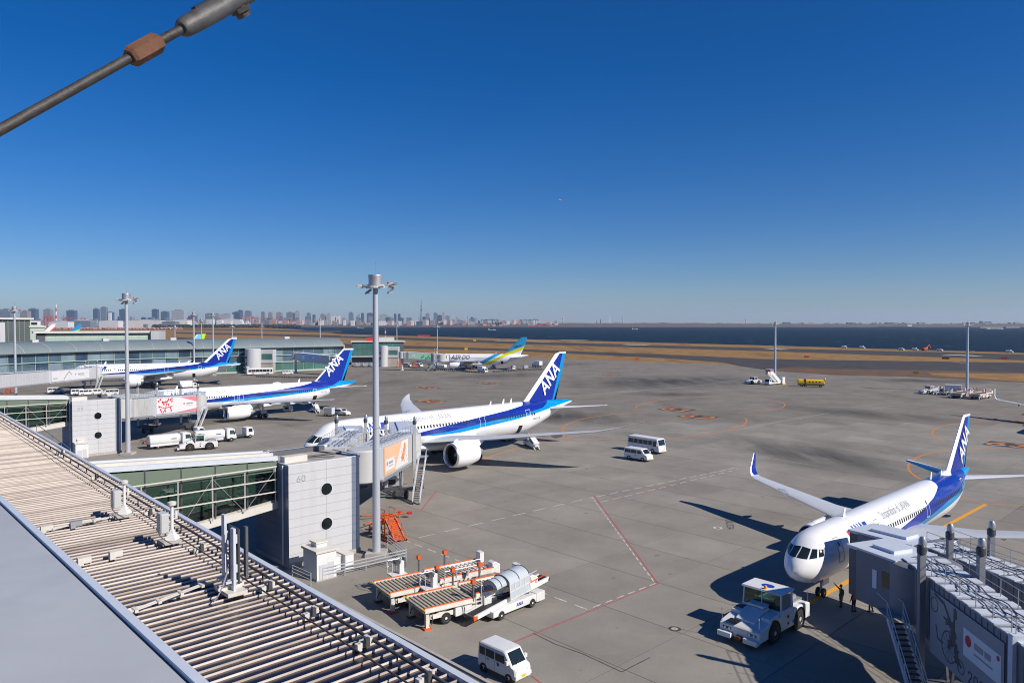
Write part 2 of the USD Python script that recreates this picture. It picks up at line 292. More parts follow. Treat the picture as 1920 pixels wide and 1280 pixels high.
def flat(name, col, rough=0.75, wear=0.35):
    nodes = {'g': ('geometry', {}), 'n': ('noise_texture', {'scale': 1.7, 'detail': 5.0, 'roughness': 0.75}), 'k': ('map_range', {'from_min': 0.42, 'from_max': 0.68, 'to_min': 0.0, 'to_max': wear, 'clamp': True}),
             'x': ('mix_color', {'a': col, 'b': (0.24, 0.22, 0.19)}), 'p': ('principled_bsdf', {'roughness': rough, 'specular_ior_level': 0.3})}
    _mats[name] = usdkit.material(stage, LOOK(name), nodes, [('g.position', 'n.vector'), ('n.fac', 'k.value'), ('k.result', 'x.fac'), ('x.result', 'p.base_color')], surface='p.BSDF')
flat('mark_orange', (0.62, 0.20, 0.03), wear=0.55); flat('mark_yellow', (0.72, 0.32, 0.02), wear=0.25); flat('mark_red', (0.42, 0.07, 0.07), wear=0.5)
flat('mark_white', (0.62, 0.60, 0.56), wear=0.75); flat('mark_dark', (0.05, 0.045, 0.042), wear=0.35); flat('mark_faded', (0.42, 0.40, 0.37), wear=0.85); flat('mark_pink', (0.55, 0.20, 0.25), wear=0.3)
_mats['sea_water'] = usdkit.material(stage, LOOK('sea_water'), {
    'g': ('geometry', {}), 'm': ('mapping', {'scale': (0.012, 0.05, 1)}), 'n': ('noise_texture', {'scale': 1.0, 'detail': 6.0, 'roughness': 0.7}),
    'm2': ('mapping', {'scale': (0.05, 0.02, 1)}), 'w': ('noise_texture', {'scale': 1.6, 'detail': 3.0, 'roughness': 0.8}), 'k': ('map_range', {'from_min': 0.655, 'from_max': 0.74, 'clamp': True}),
    'r': ('rgb_ramp', {'ramp': [(0.3, (0.004, 0.014, 0.026)), (0.7, (0.008, 0.026, 0.044))]}), 'x': ('mix_color', {'b': (0.5, 0.55, 0.6)}),
    'b': ('bump', {'strength': 1.0, 'distance': 1.5}), 'p': ('principled_bsdf', {'roughness': 0.6, 'specular_ior_level': 0.14})},
    [('g.position', 'm.vector'), ('m.vector', 'n.vector'), ('g.position', 'm2.vector'), ('m2.vector', 'w.vector'), ('w.fac', 'k.value'), ('n.fac', 'r.fac'), ('r.color', 'x.a'), ('k.result', 'x.fac'), ('x.result', 'p.base_color'),
     ('n.fac', 'b.height'), ('b.normal', 'p.normal')], surface='p.BSDF')

# ------------------------------------------------------------ terrain, sea, airfield
def sheet(name, pts, z, mat, thick=0.02, kind='structure', label=None, cat=None):
    p = Polygon([(q[0], q[1]) for q in pts]).buffer(0)
    return single(name, MB().prism(p, z - thick, z), mat, kind=kind, label=label, cat=cat)
def L(pts): return [G(u, v) for u, v in pts]
def extend(a, b, k): return b + (b - a) * k
sea_edge = L([(500, 614.6), (560, 617.5), (640, 626), (980, 635.5), (1440, 647.5), (1920, 661)]); sea_edge.append(extend(sea_edge[-2], sea_edge[-1], 3.0))
land = [np.array([-9500, 7000, 0]), np.array([-3300, 7000, 0])] + sea_edge + [np.array([2500, 150, 0]), np.array([2500, -400, 0]), np.array([-9500, -400, 0])]
single('sea', MB().bb(-45000, 45000, -3000, 60000, -3.0, -2.2), 'sea_water', kind='structure')
sheet('airfield_ground', land, -0.10, 'dry_grass', thick=2.6)
def band(name, top, bot, mat, z):
    a, b = L(top), L(bot); sheet(name, a + b[::-1], z, mat)
band('runway', [(330, 622.5), (640, 628.5), (980, 640), (1440, 652.5), (1920, 664), (2500, 676)], [(330, 625), (640, 632.8), (980, 645), (1440, 658), (1920, 675), (2500, 694)], 'asphalt', -0.06)
band('taxiway', [(330, 632), (640, 644), (980, 654.5), (1240, 664), (1440, 673), (1920, 679.5), (2500, 692)], [(330, 637), (640, 656), (980, 658.5), (1240, 672), (1365, 681), (1440, 697), (1560, 699), (1700, 696), (1920, 700), (2500, 716)], 'asphalt', -0.06)
band('taxiway', [(300, 615.5), (480, 618), (640, 620)], [(300, 617.5), (480, 620), (640, 624)], 'asphalt', -0.06)
band('service_verge', [(1480, 688), (1560, 691.5), (1700, 693), (1920, 698), (2500, 714)], [(1440, 693), (1560, 703), (1700, 706), (1920, 717.5), (2500, 750)], 'brown_earth', -0.03)
band('grass_verge', [(1740, 698.5), (1920, 700.5), (2500, 716)], [(1750, 703.5), (1920, 715), (2500, 746)], 'dry_grass', -0.025)
band('grass_verge', [(640, 650.5), (800, 654), (980, 658.5), (1240, 671), (1362, 680)], [(640, 654), (800, 662), (980, 669.5), (1240, 679), (1350, 682.5)], 'dry_grass', -0.03)
# runway touchdown stripes and far pale patches
for a, b in (((1050, 636.5), (1100, 638)), ((1172, 645.5), (1215, 647)), ((1772, 664.5), (1836, 667)), ((930, 638.5), (1030, 640.5)), ((640, 629.5), (690, 630.5)), ((1440, 653.5), (1472, 655.0))):
    p, q = G(*a), G(*b); d = (q - p) / np.linalg.norm(q - p); o = np.array([-d[1], d[0], 0]) * 5
    sheet('runway_marking', [p - o, q - o, q + o, p + o], -0.04, 'mark_white', thick=0.015)
p, q = G(1785, 677.5), G(1812, 681); o = np.array([0, 3.0, 0])
sheet('taxiway_marking', [p - o, q - o, q + o, p + o], -0.04, 'mark_pink', thick=0.015)
# the apron: a far sheet with its joints in the material, and the slabs one can tell apart
apron_far = L([(330, 641), (640, 656), (800, 662), (980, 669), (1240, 679), (1365, 683), (1440, 694), (1560, 703), (1700, 706), (1920, 717), (2500, 750)])
far_poly = Polygon([(q[0], q[1]) for q in apron_far + [NT(30.45, -260), NT(30.45, 330)]]).buffer(0)
KERB = 30.45
apron = thing('apron', kind='structure')
cells = []
for i in range(0, 24):
    for j in range(-20, 30):
        n0, t0 = KERB + 7.5 * i, 7.5 * j; c = NT(n0 + 3.75, t0 + 3.75)
        if c[1] < 8: continue
        x = c[0] / c[1] * FPX + 960; v = 607 + FPX * EYE / c[1]
        if -60 < x < 1990 and v < 1400: cells.append((c[1], i, j, n0, t0))
cells.sort(); cells = cells[:296]
hole = shapely.union_all([Polygon([tuple(NT(n0 + a, t0 + b)[:2]) for a, b in ((0, 0), (7.5, 0), (7.5, 7.5), (0, 7.5))]).buffer(1e-4) for _, _, _, n0, t0 in cells])
far_out = far_poly.difference(hole)
sh = MB()
for g in getattr(far_out, 'geoms', [far_out]): sh.prism(g, -0.02, 0.0)
part(apron, 'outer_paving', sh, 'concrete_far')
part(apron, 'joint_sealant', MB().prism(far_poly.intersection(hole.buffer(1)), -0.05, -0.014), 'joint_sealant')
for k, (_, i, j, n0, t0) in enumerate(cells):
    e = 0.03; q = [NT(n0 + a, t0 + b, z) for z in (-0.013, 0.0) for a, b in ((e, e), (7.5 - e, e), (7.5 - e, 7.5 - e), (e, 7.5 - e))]
    part(apron, 'slab', MB().hexa(q), f'concrete_slab_{"abcd"[int(RNG.integers(0, 4))] if RNG.random() > 0.35 else "a"}')
sheet('service_road', [NT(-5, -60), NT(30.2, -60), NT(30.2, 330), NT(-5, 330)], -0.004, 'road_asphalt', thick=0.05)
single('kerb', MB().hexa([NT(n, t, z) for z in (-0.1, 0.11) for n, t in ((30.2, -60), (KERB, -60), (KERB, 330), (30.2, 330))]), 'concrete_light', kind='structure')

def smooth_line(pts, n=14):
    P = np.array(pts)[:, :2]; s = np.r_[0, np.cumsum(np.linalg.norm(np.diff(P, axis=0), axis=1))]
    f = PchipInterpolator(s, P); return f(np.linspace(0, s[-1], n * (len(P) - 1) + 1))
def ribbon(mb, pts, w, z=0.004, dash=None, th=0.0035):
    P = np.array([np.asarray(q)[:2] for q in pts]); s = np.r_[0, np.cumsum(np.linalg.norm(np.diff(P, axis=0), axis=1))]
    def strip(Q):
        d = np.gradient(Q, axis=0); d /= np.linalg.norm(d, axis=1, keepdims=True) + 1e-9; o = np.stack([-d[:, 1], d[:, 0]], 1) * w / 2
        S = np.array([[[*(q - k), z - th], [*(q + k), z - th], [*(q + k), z], [*(q - k), z]] for q, k in zip(Q, o)]); mb.loft(S)
    if not dash: strip(P); return mb
    a, b = dash; x = 0.0
    while x < s[-1]:
        e = min(x + a, s[-1])
        if e - x > 0.2: strip(np.array([[np.interp(y, s, P[:, 0]), np.interp(y, s, P[:, 1])] for y in np.linspace(x, e, 2)]))
        x += a + b
    return mb
def mark(name, pts, w, mat, z=0.004, dash=None, curve=False):
    P = L(pts)
    if curve: P = smooth_line(P)
    single(name, ribbon(MB(), P, w, z, dash), mat, kind='structure')
def cr(ox, oy, k, pts): return [(ox + x * k, oy + y * k) for x, y in pts]
c3 = lambda *p: cr(960, 700, 0.28125, p); c5 = lambda *p: cr(1380, 760, 0.28125, p); c4 = lambda *p: cr(1000, 880, 0.3125, p)
mark('taxi_line', c3((830, 228), (836, 214), (870, 203), (930, 188), (1050, 170), (1200, 157), (1400, 152), (1600, 160), (1720, 175), (1800, 193), (1818, 208), (1795, 228), (1700, 246), (1500, 262)), 0.32, 'mark_orange', curve=True)
mark('taxi_line', c3((372, 432), (345, 405), (336, 380), (350, 350), (400, 325), (470, 303), (560, 285), (700, 270), (900, 262)), 0.32, 'mark_orange', curve=True)
mark('taxi_line', c3((1555, 298), (1565, 318), (1530, 348), (1450, 375), (1300, 404), (1150, 423), (1000, 433), (700, 438), (372, 436), (150, 445)), 0.32, 'mark_orange', curve=True, z=0.008)
mark('taxi_line', c5((1390, 236), (1330, 210), (1308, 183), (1330, 153), (1400, 130), (1500, 118), (1650, 106), (1920, 100)), 0.34, 'mark_orange', curve=True)
mark('taxi_line', c5((1235, 492), (1170, 450), (1148, 410), (1165, 375), (1220, 340), (1300, 315), (1430, 295), (1600, 284), (1980, 280)), 0.34, 'mark_orange', curve=True)
mark('taxi_line', c5((1480, 600), (1530, 616), (1665, 655), (1800, 661), (2000, 668)), 0.26, 'mark_orange', z=0.008)
mark('lead_in_line', [(1480, 1151), (1541, 1117), (1761, 992), (1848, 945)], 0.46, 'mark_yellow', z=0.012)
mark('stand_line', c4((365, 157), (748, 683), (30, 975), (-180, 1060)), 0.13, 'mark_red')
mark('stand_dash', c4((352, 165), (728, 678)), 0.11, 'mark_white', dash=(0.9, 0.55)); mark('stand_dash', c4((735, 680), (325, 838)), 0.11, 'mark_white', dash=(0.9, 0.55), z=0.008)
mark('stand_dash', c4((380, 162), (1230, -14)), 0.12, 'mark_white', dash=(1.6, 0.8)); mark('stand_dash', c4((400, 196), (1230, -2)), 0.12, 'mark_white', dash=(1.6, 0.8)); mark('stand_line', c4((400, 200), (1240, 0)), 0.07, 'mark_red', z=0.008)
mark('stand_dash', [(786, 1007), (1110, 932)], 0.12, 'mark_white', dash=(2.0, 1.3)); mark('stand_dash', [(755, 1011), (1101, 1142)], 0.14, 'mark_white', dash=(1.3, 0.9), z=0.008)
mark('stand_line', [(817, 921), (789, 957), (690, 955)], 0.16, 'mark_red'); mark('stand_line', [(996, 1266), (1030, 1292)], 0.12, 'mark_red', z=0.008)
mark('paving_crack', c4((0, 980), (130, 1045), (300, 1105), (450, 1175), (530, 1212)), 0.09, 'mark_dark', z=0.008); mark('paving_crack', c4((530, 1212), (700, 1125)), 0.08, 'mark_dark')
mark('stand_dash', c3((300, 158), (700, 125), (1160, 88), (1520, 44)), 0.25, 'mark_faded'); mark('stand_dash', c3((520, 148), (900, 110), (1200, 90)), 0.22, 'mark_faded')
mark('stand_dash', c3((1040, 460), (1500, 525), (2050, 620)), 0.14, 'mark_faded'); mark('stand_dash', c5((0, 165), (300, 105), (620, 50)), 0.2, 'mark_faded'); mark('stand_dash', c5((900, 25), (1060, 0)), 0.2, 'mark_faded')
mark('lead_in_line', [(1075, 817), (1000, 830), (905, 860)], 0.3, 'mark_orange'); mark('lead_in_line', [(660, 724), (690, 715)], 0.3, 'mark_orange')
def number_box(u, v, text, size=4.6, dirv=None, kinds=('mark_dark', 'mark_orange')):
    c = G(u, v); a = math.atan2(dirv[1], dirv[0]) if dirv is not None else ANG - math.pi / 2
    t = thing('stand_number', loc=c, rz=a, kind='structure')
    part(t, 'dark_box', MB().bb(-size * 0.75, size * 0.75, -size * 0.62, size * 0.62, 0.0005, 0.005), kinds[0])
    m = meshkit.text_mesh(text, size * 0.9, 0.003, bold=True); m.vertices -= [*m.bounds.mean(0)[:2], 0]; m.vertices[:, 2] += 0.0055; part(t, 'number', m, kinds[1])
number_box(1269, 767.5, '61', 5.5); number_box(1308, 781, '62', 5.5); number_box(1893, 834, '63', 5.0)
for u, v, s_ in ((800, 726.5, '59'), (808, 752, '60'), (917, 718.5, '59'), (1142, 703, '58')): number_box(u, v, s_, 5.5)
for u, v, r, a, b in ((1346, 989, 0.5, 'mark_white', 'mark_dark'), (1265, 1178, 0.46, 'mark_dark', 'mark_faded')):
    t = thing('ground_marker', loc=G(u, v), kind='structure'); part(t, 'ring', MB().rev([(0.001, 0.0045), (r, 0.0045), (r, 0.007), (0.001, 0.007)], 24), a); part(t, 'centre', MB().rev([(0.001, 0.0075), (r * 0.55, 0.0075), (r * 0.55, 0.010), (0.001, 0.010)], 24), b)
# ------------------------------------------------------------ aircraft (local frame: nose at the origin, x aft, y to starboard, z up)
def curve_nodes(nodes, links, key, src, length, pts, zlo, zhi):
    """A height that runs along the fuselage: piecewise linear through pts (x, z)."""
    x = [p[0] / length for p in pts]; z = [(p[1] - zlo) / (zhi - zlo) for p in pts]
    nodes[key] = ('rgb_ramp', {'ramp': [(a, (b, b, b)) for a, b in zip(x, z)]})
    nodes[key + 'm'] = ('map_range', {'from_min': 0.0, 'from_max': 1.0, 'to_min': zlo, 'to_max': zhi})
    links += [(src, key + '.fac'), (key + '.color', key + 'm.value')]; return key + 'm.result'
def livery(name, length, rules, base=(0.80, 0.80, 0.80), zlo=-2.0, zhi=20.0):
    """Paint laid over the base colour: each rule (curve, colour) colours what lies below its curve; later rules paint over earlier ones."""
    nodes = {'t': ('texture_coordinate', {}), 'x': ('separate_xyz', {}), 'd': ('math', {'math_type': 'divide', 'value2': length}), 'n': ('noise_texture', {'scale': 0.5, 'detail': 3.0}),
             'nr': ('map_range', {'to_min': 0.94, 'to_max': 1.04}), 'mu': ('mix_color', {'blend_type': 'multiply', 'fac': 1.0}), 'nc': ('combine_color', {}),
             'p': ('principled_bsdf', {'roughness': 0.2, 'specular_ior_level': 0.5})}
    links = [('t.object', 'x.vector'), ('x.x', 'd.value1'), ('t.object', 'n.vector'), ('n.fac', 'nr.value'), ('nr.result', 'nc.r'), ('nr.result', 'nc.g'), ('nr.result', 'nc.b')]
    out = None
    for k, (pts, col) in enumerate(rules):
        c = curve_nodes(nodes, links, f'c{k}', 'd.value', length, pts, zlo, zhi)
        nodes |= {f'l{k}': ('math', {'math_type': 'less_than'}), f'm{k}': ('mix_color', {'a': base, 'b': col})}
        links += [('x.z', f'l{k}.value1'), (c, f'l{k}.value2'), (f'l{k}.value', f'm{k}.fac')]
        if out: links.append((out, f'm{k}.a'))
        out = f'm{k}.result'
    if out is None: nodes['mu'][1]['a'] = base
    else: links.append((out, 'mu.a'))
    nodes |= {'sm': ('math', {'math_type': 'multiply', 'value2': length / 2.35}), 'sf': ('math', {'math_type': 'fraction'}), 'sl': ('math', {'math_type': 'less_than', 'value2': 0.012}), 'sk': ('math', {'math_type': 'multiply', 'value2': 0.22}), 'sx': ('mix_color', {'b': (0.25, 0.26, 0.28)}),
              'gn': ('noise_texture', {'scale': 1.3, 'detail': 5.0, 'roughness': 0.7}), 'gm': ('mapping', {'scale': (0.15, 1, 1)}), 'gk': ('map_range', {'from_min': 0.52, 'from_max': 0.8, 'to_min': 0.0, 'to_max': 0.22, 'clamp': True}), 'gx': ('mix_color', {'b': (0.42, 0.40, 0.37)})}
    links += [('d.value', 'sm.value1'), ('sm.value', 'sf.value1'), ('sf.value', 'sl.value1'), ('sl.value', 'sk.value1'), ('sk.value', 'sx.fac'), ('mu.result', 'sx.a'), ('t.object', 'gm.vector'), ('gm.vector', 'gn.vector'), ('gn.fac', 'gk.value'), ('gk.result', 'gx.fac'), ('sx.result', 'gx.a')]
    links += [('nc.color', 'mu.b'), ('gx.result', 'p.base_color')]
    _mats[name] = usdkit.material(stage, LOOK(name), nodes, links, surface='p.BSDF')
def slanted(name, bands, base, edge=None):
    """Fin paint in slanting bands: each (a, b, lo, hi, colour) colours where lo < x - a - b*z < hi."""
    nodes = {'t': ('texture_coordinate', {}), 'x': ('separate_xyz', {}), 'p': ('principled_bsdf', {'roughness': 0.22})}; links = [('t.object', 'x.vector')]; out = None
    for k, (a, b, lo, hi, col) in enumerate(bands):
        nodes |= {f'f{k}': ('math', {'math_type': 'multiply_add', 'value2': -b, 'value3': -a}), f's{k}': ('math', {'math_type': 'add'}), f'g{k}': ('math', {'math_type': 'greater_than', 'value2': lo}),
                  f'l{k}': ('math', {'math_type': 'less_than', 'value2': hi}), f'a{k}': ('math', {'math_type': 'multiply'}), f'm{k}': ('mix_color', {'a': base, 'b': col})}
        links += [('x.z', f'f{k}.value1'), (f'f{k}.value', f's{k}.value1'), ('x.x', f's{k}.value2'), (f's{k}.value', f'g{k}.value1'), (f's{k}.value', f'l{k}.value1'), (f'g{k}.value', f'a{k}.value1'), (f'l{k}.value', f'a{k}.value2'), (f'a{k}.value', f'm{k}.fac')]
        if out: links.append((out, f'm{k}.a'))
        out = f'm{k}.result'
    if edge:                                                # the white cap along the top
        nodes |= {'e': ('math', {'math_type': 'greater_than', 'value2': edge[0]}), 'em': ('mix_color', {'b': edge[1]})}; links += [('x.z', 'e.value1'), ('e.value', 'em.fac'), (out, 'em.a')]; out = 'em.result'
    links.append((out, 'p.base_color')); _mats[name] = usdkit.material(stage, LOOK(name), nodes, links, surface='p.BSDF')

class Body:
    """A fuselage's top, bottom and half-width along its length."""
    def __init__(s, L, hw, hh, zc, nose=6.2, tail=13.5, tail_z=1.25):
        s.L, s.zc = L, zc; k = nose / 6.2; q = tail / 13.5; h, w = hh, hw
        T = [(0, -.27), (.12, -.12), (.35, .05), (.8, .24), (1.5, .44), (2.3, .74), (3.2, .90), (4.6, .98), (6.2, 1)]
        B = [(0, -.27), (.12, -.43), (.35, -.56), (.8, -.69), (1.5, -.82), (2.6, -.93), (4.2, -.99), (6.2, -1)]
        Wd = [(0, 0.0), (.12, .17), (.35, .33), (.8, .51), (1.5, .70), (2.5, .85), (3.8, .95), (5, .99), (6.2, 1)]
        tt = [(13.5, 1), (7, .985), (3, .92), (.8, .84), (0, .80)]; tb = [(13.5, -1), (11, -.92), (8, -.58), (5, -.12), (2.5, .28), (.6, .56), (0, .62)]; tw = [(13.5, 1), (10, .93), (7, .74), (4, .45), (1.5, .20), (0, .10)]
        mk = lambda n, t, m: PchipInterpolator([a * k for a, _ in n] + [L - a * q for a, _ in t], [b * m for _, b in n] + [b * m for _, b in t])
        s.top, s.bot, s.wid = mk(T, tt, h), mk(B, tb, h), mk(Wd, tw, w)
        s.xs = np.r_[np.array([0.0, .03, .12, .22, .35, .55, .8, 1.1, 1.5, 1.9, 2.3, 2.8, 3.4, 4.2, 5.2, 6.2]) * k, np.linspace(6.2 * k + 2, L - 13.5 * q, 10), L - np.array([12, 10.5, 9, 7.5, 6, 4.8, 3.6, 2.5, 1.5, .7, .2, 0]) * q]
    def mid(s, x): return s.zc + (s.top(x) + s.bot(x)) / 2, (s.top(x) - s.bot(x)) / 2
    def mesh(s, n=48):
        a = np.arange(n) * 2 * math.pi / n; S = []
        for x in s.xs:
            c, h = s.mid(x); w = max(float(s.wid(x)), 0.004); h = max(float(h), 0.004)
            S.append([[x, w * math.sin(t), c - h * math.cos(t)] for t in a])
        return MB().loft(S)
    def y(s, x, z):
        c, h = s.mid(x); return s.wid(x) * np.sqrt(np.clip(1 - ((z - c) / np.maximum(h, 1e-6)) ** 2, 0, 1))
    def wrap(s, v, side=-1, off=0.012):                     # flat (x, z, lift) to the skin on one side
        v = np.asarray(v, float); return np.stack([v[:, 0], side * (s.y(v[:, 0], v[:, 1]) + off + v[:, 2]), v[:, 1]], 1)
    def plate(s, mb, x0, x1, z0, z1, side=-1, off=0.012, th=0.01, nx=2, nz=4, slant=0.0):
        gx, gz = np.meshgrid(np.linspace(0, 1, nx), np.linspace(0, 1, nz), indexing='ij'); z = z0 + gz * (z1 - z0); x = x0 + gx * (x1 - x0) + slant * gz
        f = np.stack([x.ravel(), z.ravel(), 0 * x.ravel()], 1); v = np.vstack([s.wrap(f, side, off), s.wrap(f, side, off + th)]); n = nx * nz; q = []
        for i in range(nx - 1):
            for j in range(nz - 1):
                a, b, c, d = i * nz + j, (i + 1) * nz + j, (i + 1) * nz + j + 1, i * nz + j + 1; q += [[n + a, n + b, n + c, n + d], [d, c, b, a]]
        rim = [i * nz for i in range(nx)] + [(nx - 1) * nz + j for j in range(1, nz)] + [i * nz + nz - 1 for i in range(nx - 2, -1, -1)] + [j for j in range(nz - 2, 0, -1)]
        q += [[rim[i], rim[(i + 1) % len(rim)], n + rim[(i + 1) % len(rim)], n + rim[i]] for i in range(len(rim))]
        return mb.add(v, q)
    def xof(s, y, z):
        lo, hi = 0.0, 6.0
        for _ in range(40):
            m_ = (lo + hi) / 2; lo, hi = (m_, hi) if s.y(m_, z) < y else (lo, m_)
        return hi
    def pane(s, q, side, off=.012, th=.012, n=6):           # a pane by its four (y, z) corners, laid on the nose
        q = np.array(q, float); V_ = []
        for a in np.linspace(0, 1, n):
            for c in np.linspace(0, 1, n):
                y, z = (q[0] * (1 - a) + q[1] * a) * (1 - c) + (q[3] * (1 - a) + q[2] * a) * c; V_.append([s.xof(y, z), side * y, z])
        V_ = np.array(V_); f = [[i * n + j, (i + 1) * n + j, (i + 1) * n + j + 1, i * n + j + 1] for i in range(n - 1) for j in range(n - 1)]; f = np.array(f)[:, ::side]
        nr = np.cross(V_[(n - 1) * n] - V_[0], V_[n - 1] - V_[0]); nr /= np.linalg.norm(nr); nr = nr if nr[0] < 0 else -nr; return MB().add(np.vstack([V_ + nr * off, V_ + nr * (off + th)]), np.vstack([f[:, ::-1], f + n * n]))
    def text(s, mb, t, x, z, h, side=-1, italic=0.0, bold=False, off=0.015):
        m = meshkit.text_mesh(t, h, 0.012, bold=bold).subdivide_to_size(h * 0.45); v = m.vertices
        return mb.add(s.wrap(np.stack([x + v[:, 0] + italic * v[:, 1], z + v[:, 1], v[:, 2]], 1), side, off), m.faces)
AIRFOIL = np.array([(1, .0), (.85, .022), (.6, .052), (.38, .066), (.2, .058), (.08, .038), (.02, .018), (0, 0), (.02, -.016), (.08, -.03), (.2, -.042), (.4, -.046), (.65, -.026), (.88, -.006)])
def foil(S, side):
    """Sections (x of leading edge, y, z, chord, thickness, cant in degrees) as a lofted wing."""
    out = []
    for x, y, z, c, t, k in S:
        k = math.radians(k); f = AIRFOIL * [c, c * t / 0.11]
        out.append([[x + a, side * (y - b * math.sin(k)), z + b * math.cos(k)] for a, b in f])
    return MB().loft(out)
def wheel(parent, name, c, r, w, rim='rim_metal'):
    t = part(parent, name, MB().rev([(r * .5, -w / 2), (r * .86, -w / 2), (r, -w * .32), (r, w * .32), (r * .86, w / 2), (r * .5, w / 2)], 20, c, 'y'), 'black_rubber', 40)
    part(t, 'rim', MB().rev([(r * .12, -w * .52), (r * .52, -w * .44), (r * .56, -w * .51), (r * .56, w * .51), (r * .52, w * .44), (r * .12, w * .52)], 16, c, 'y'), rim, 40); return t

def aircraft(name, label, loc, heading, P, group=None, scale=None):
    """P: measurements and markings of one type."""
    A = thing(name, label, 'airliner', (*loc, 0), heading + math.pi, group); b = Body(P['L'], P['hw'], P['hh'], P['zc'], P['nose'], P['tail'])
    part(A, 'fuselage', b.mesh(), P['skin'], 50)
    if scale: UsdGeom.Xformable(A.prim).AddScaleOp().Set(Gf.Vec3f(scale, scale, scale))
    x0, x1 = P['fairing']; S = []
    for u in np.linspace(0, 1, 9):                          # wing-to-body fairing under the belly
        k = math.sin(math.pi * u) ** 0.55; x = x0 + u * (x1 - x0)
        S.append([[x, P['hw'] * (0.35 + 0.72 * k) * math.sin(t), P['zc'] - P['hh'] * (0.70 + 0.20 * k) - 0.30 * P['hh'] * math.cos(t) * (0.55 + 0.45 * k)] for t in np.arange(20) * 2 * math.pi / 20])
    part(A, 'belly_fairing', MB().loft(S), 'aircraft_white', 50)
    for side, nm in ((-1, 'port'), (1, 'starboard')):
        part(A, 'wing', foil(P['wing'], side), 'wing_grey', 40)
        if 'winglet' in P: part(A, 'winglet', foil(P['winglet'], side), P.get('winglet_skin', 'ana_blue'), 40)
        for fx, fy, fz, fl in P['flap_tracks']:
            part(A, 'flap_fairing', MB().loft([[[fx + u * fl, side * (fy + 0.26 * k * math.sin(t)), fz - 0.18 + 0.38 * k * math.cos(t) - 0.25 * u] for t in np.arange(10) * 2 * math.pi / 10] for u, k in ((0, .05), (.15, .6), (.4, 1), (.75, .7), (1, .05))]), 'wing_grey', 40)
        part(A, 'tailplane', foil(P['tailplane'], side), P.get('tailplane_skin', 'aircraft_white'), 40)
        ex, ey, ez, el, er = P['engine']; c = (ex, side * ey, ez)
        prof = [(er * .30, el * 0.34), (er * .80, el * .28), (er * .80, .10 * el), (er * .84, .03 * el), (er * .92, 0), (er * .985, .04 * el), (er * 1.04, .16 * el), (er * 1.05, .36 * el), (er * 1.0, .62 * el), (er * .82, .86 * el), (er * .80, .875 * el), (er * .5, .8 * el)]
        e = part(A, 'engine', MB().rev(prof[5:], 32, c, 'x', caps=False), 'aircraft_white', 40)
        part(e, 'intake_lip', MB().rev([(er * .80, .12 * el), (er * .80, .06 * el), (er * .84, .02 * el), (er * .92, -.004 * el), (er * .975, .02 * el), (er * .99, .05 * el), (er * 1.005, .09 * el)], 32, c, 'x', caps=False), 'bare_metal', 60)
        part(e, 'intake', MB().rev([(er * .02, .30 * el), (er * .79, .29 * el), (er * .795, .12 * el), (er * .785, .12 * el), (er * .77, .28 * el)], 32, c, 'x', caps=False), 'engine_dark', 40)
        fan = MB()
        for q in range(20):
            a = q * math.pi / 10; fan.hexa([[ex + dx, c[1] + r * math.cos(a + w), ez + r * math.sin(a + w)] for dx in (.235 * el, .25 * el) for r, w in ((er * .2, -.05), (er * .76, -.03), (er * .76, .11), (er * .2, .1))])
        part(e, 'fan_blade', fan, 'fan_grey', kind='stuff')
        part(e, 'spinner', MB().rev([(0.01, .13 * el), (er * .12, .17 * el), (er * .24, .25 * el), (er * .2, .28 * el)], 20, c, 'x'), 'dull_metal', 40)
        part(e, 'exhaust_cone', MB().rev([(er * .56, .78 * el), (er * .55, .95 * el), (er * .42, 1.02 * el), (er * .30, 1.04 * el), (er * .06, 1.2 * el), (0.01, 1.2 * el)], 24, c, 'x'), 'dull_metal', 40)
        py = MB(); wz = P['pylon_z']; py.hexa([[ex + .18 * el, c[1] - .16, ez + er * .9], [ex + el * 1.0, c[1] - .2, ez + er * .45], [ex + el * 1.0, c[1] + .2, ez + er * .45], [ex + .18 * el, c[1] + .16, ez + er * .9],
                                               [ex + .30 * el, c[1] - .12, ez + er * 1.16], [ex + el * 1.25, c[1] - .16, wz], [ex + el * 1.25, c[1] + .16, wz], [ex + .30 * el, c[1] + .12, ez + er * 1.16]]); part(e, 'pylon', py, 'aircraft_white', 40)
        part(e, 'strake', MB().hexa([[ex + .25 * el, c[1] - side * er * .62, ez + er * .84], [ex + .48 * el, c[1] - side * er * .62, ez + er * .84], [ex + .48 * el, c[1] - side * er * .60, ez + er * .86], [ex + .25 * el, c[1] - side * er * .60, ez + er * .86],
                                    [ex + .40 * el, c[1] - side * er * .80, ez + er * 1.12], [ex + .47 * el, c[1] - side * er * .80, ez + er * 1.12], [ex + .47 * el, c[1] - side * er * .78, ez + er * 1.13], [ex + .40 * el, c[1] - side * er * .78, ez + er * 1.13]]), 'aircraft_white')
        # main landing gear
        gx, gy, gr, gw, axles = P['gear']; g = part(A, 'main_gear', MB().tube((gx, side * gy, gr), (gx, side * (gy + .3), P['zc'] - P['hh'] * .4), gr * .26, 10).tube((gx, side * gy, gr * 1.4), (gx - 0.9, side * (gy - 1.4), P['zc'] - P['hh'] * .6), gr * .14, 8).bb(gx - 0.7, gx + 0.7, side * gy + side * .55 - .03, side * gy + side * .55 + .03, gr * 1.8, gr * 3.4), 'dull_metal', 40)
        for ax in axles:
            for dy in (-.42, .42): wheel(g, 'wheel', (gx + ax, side * gy + dy * gw / .42 * .42, gr), gr, gw * .75)
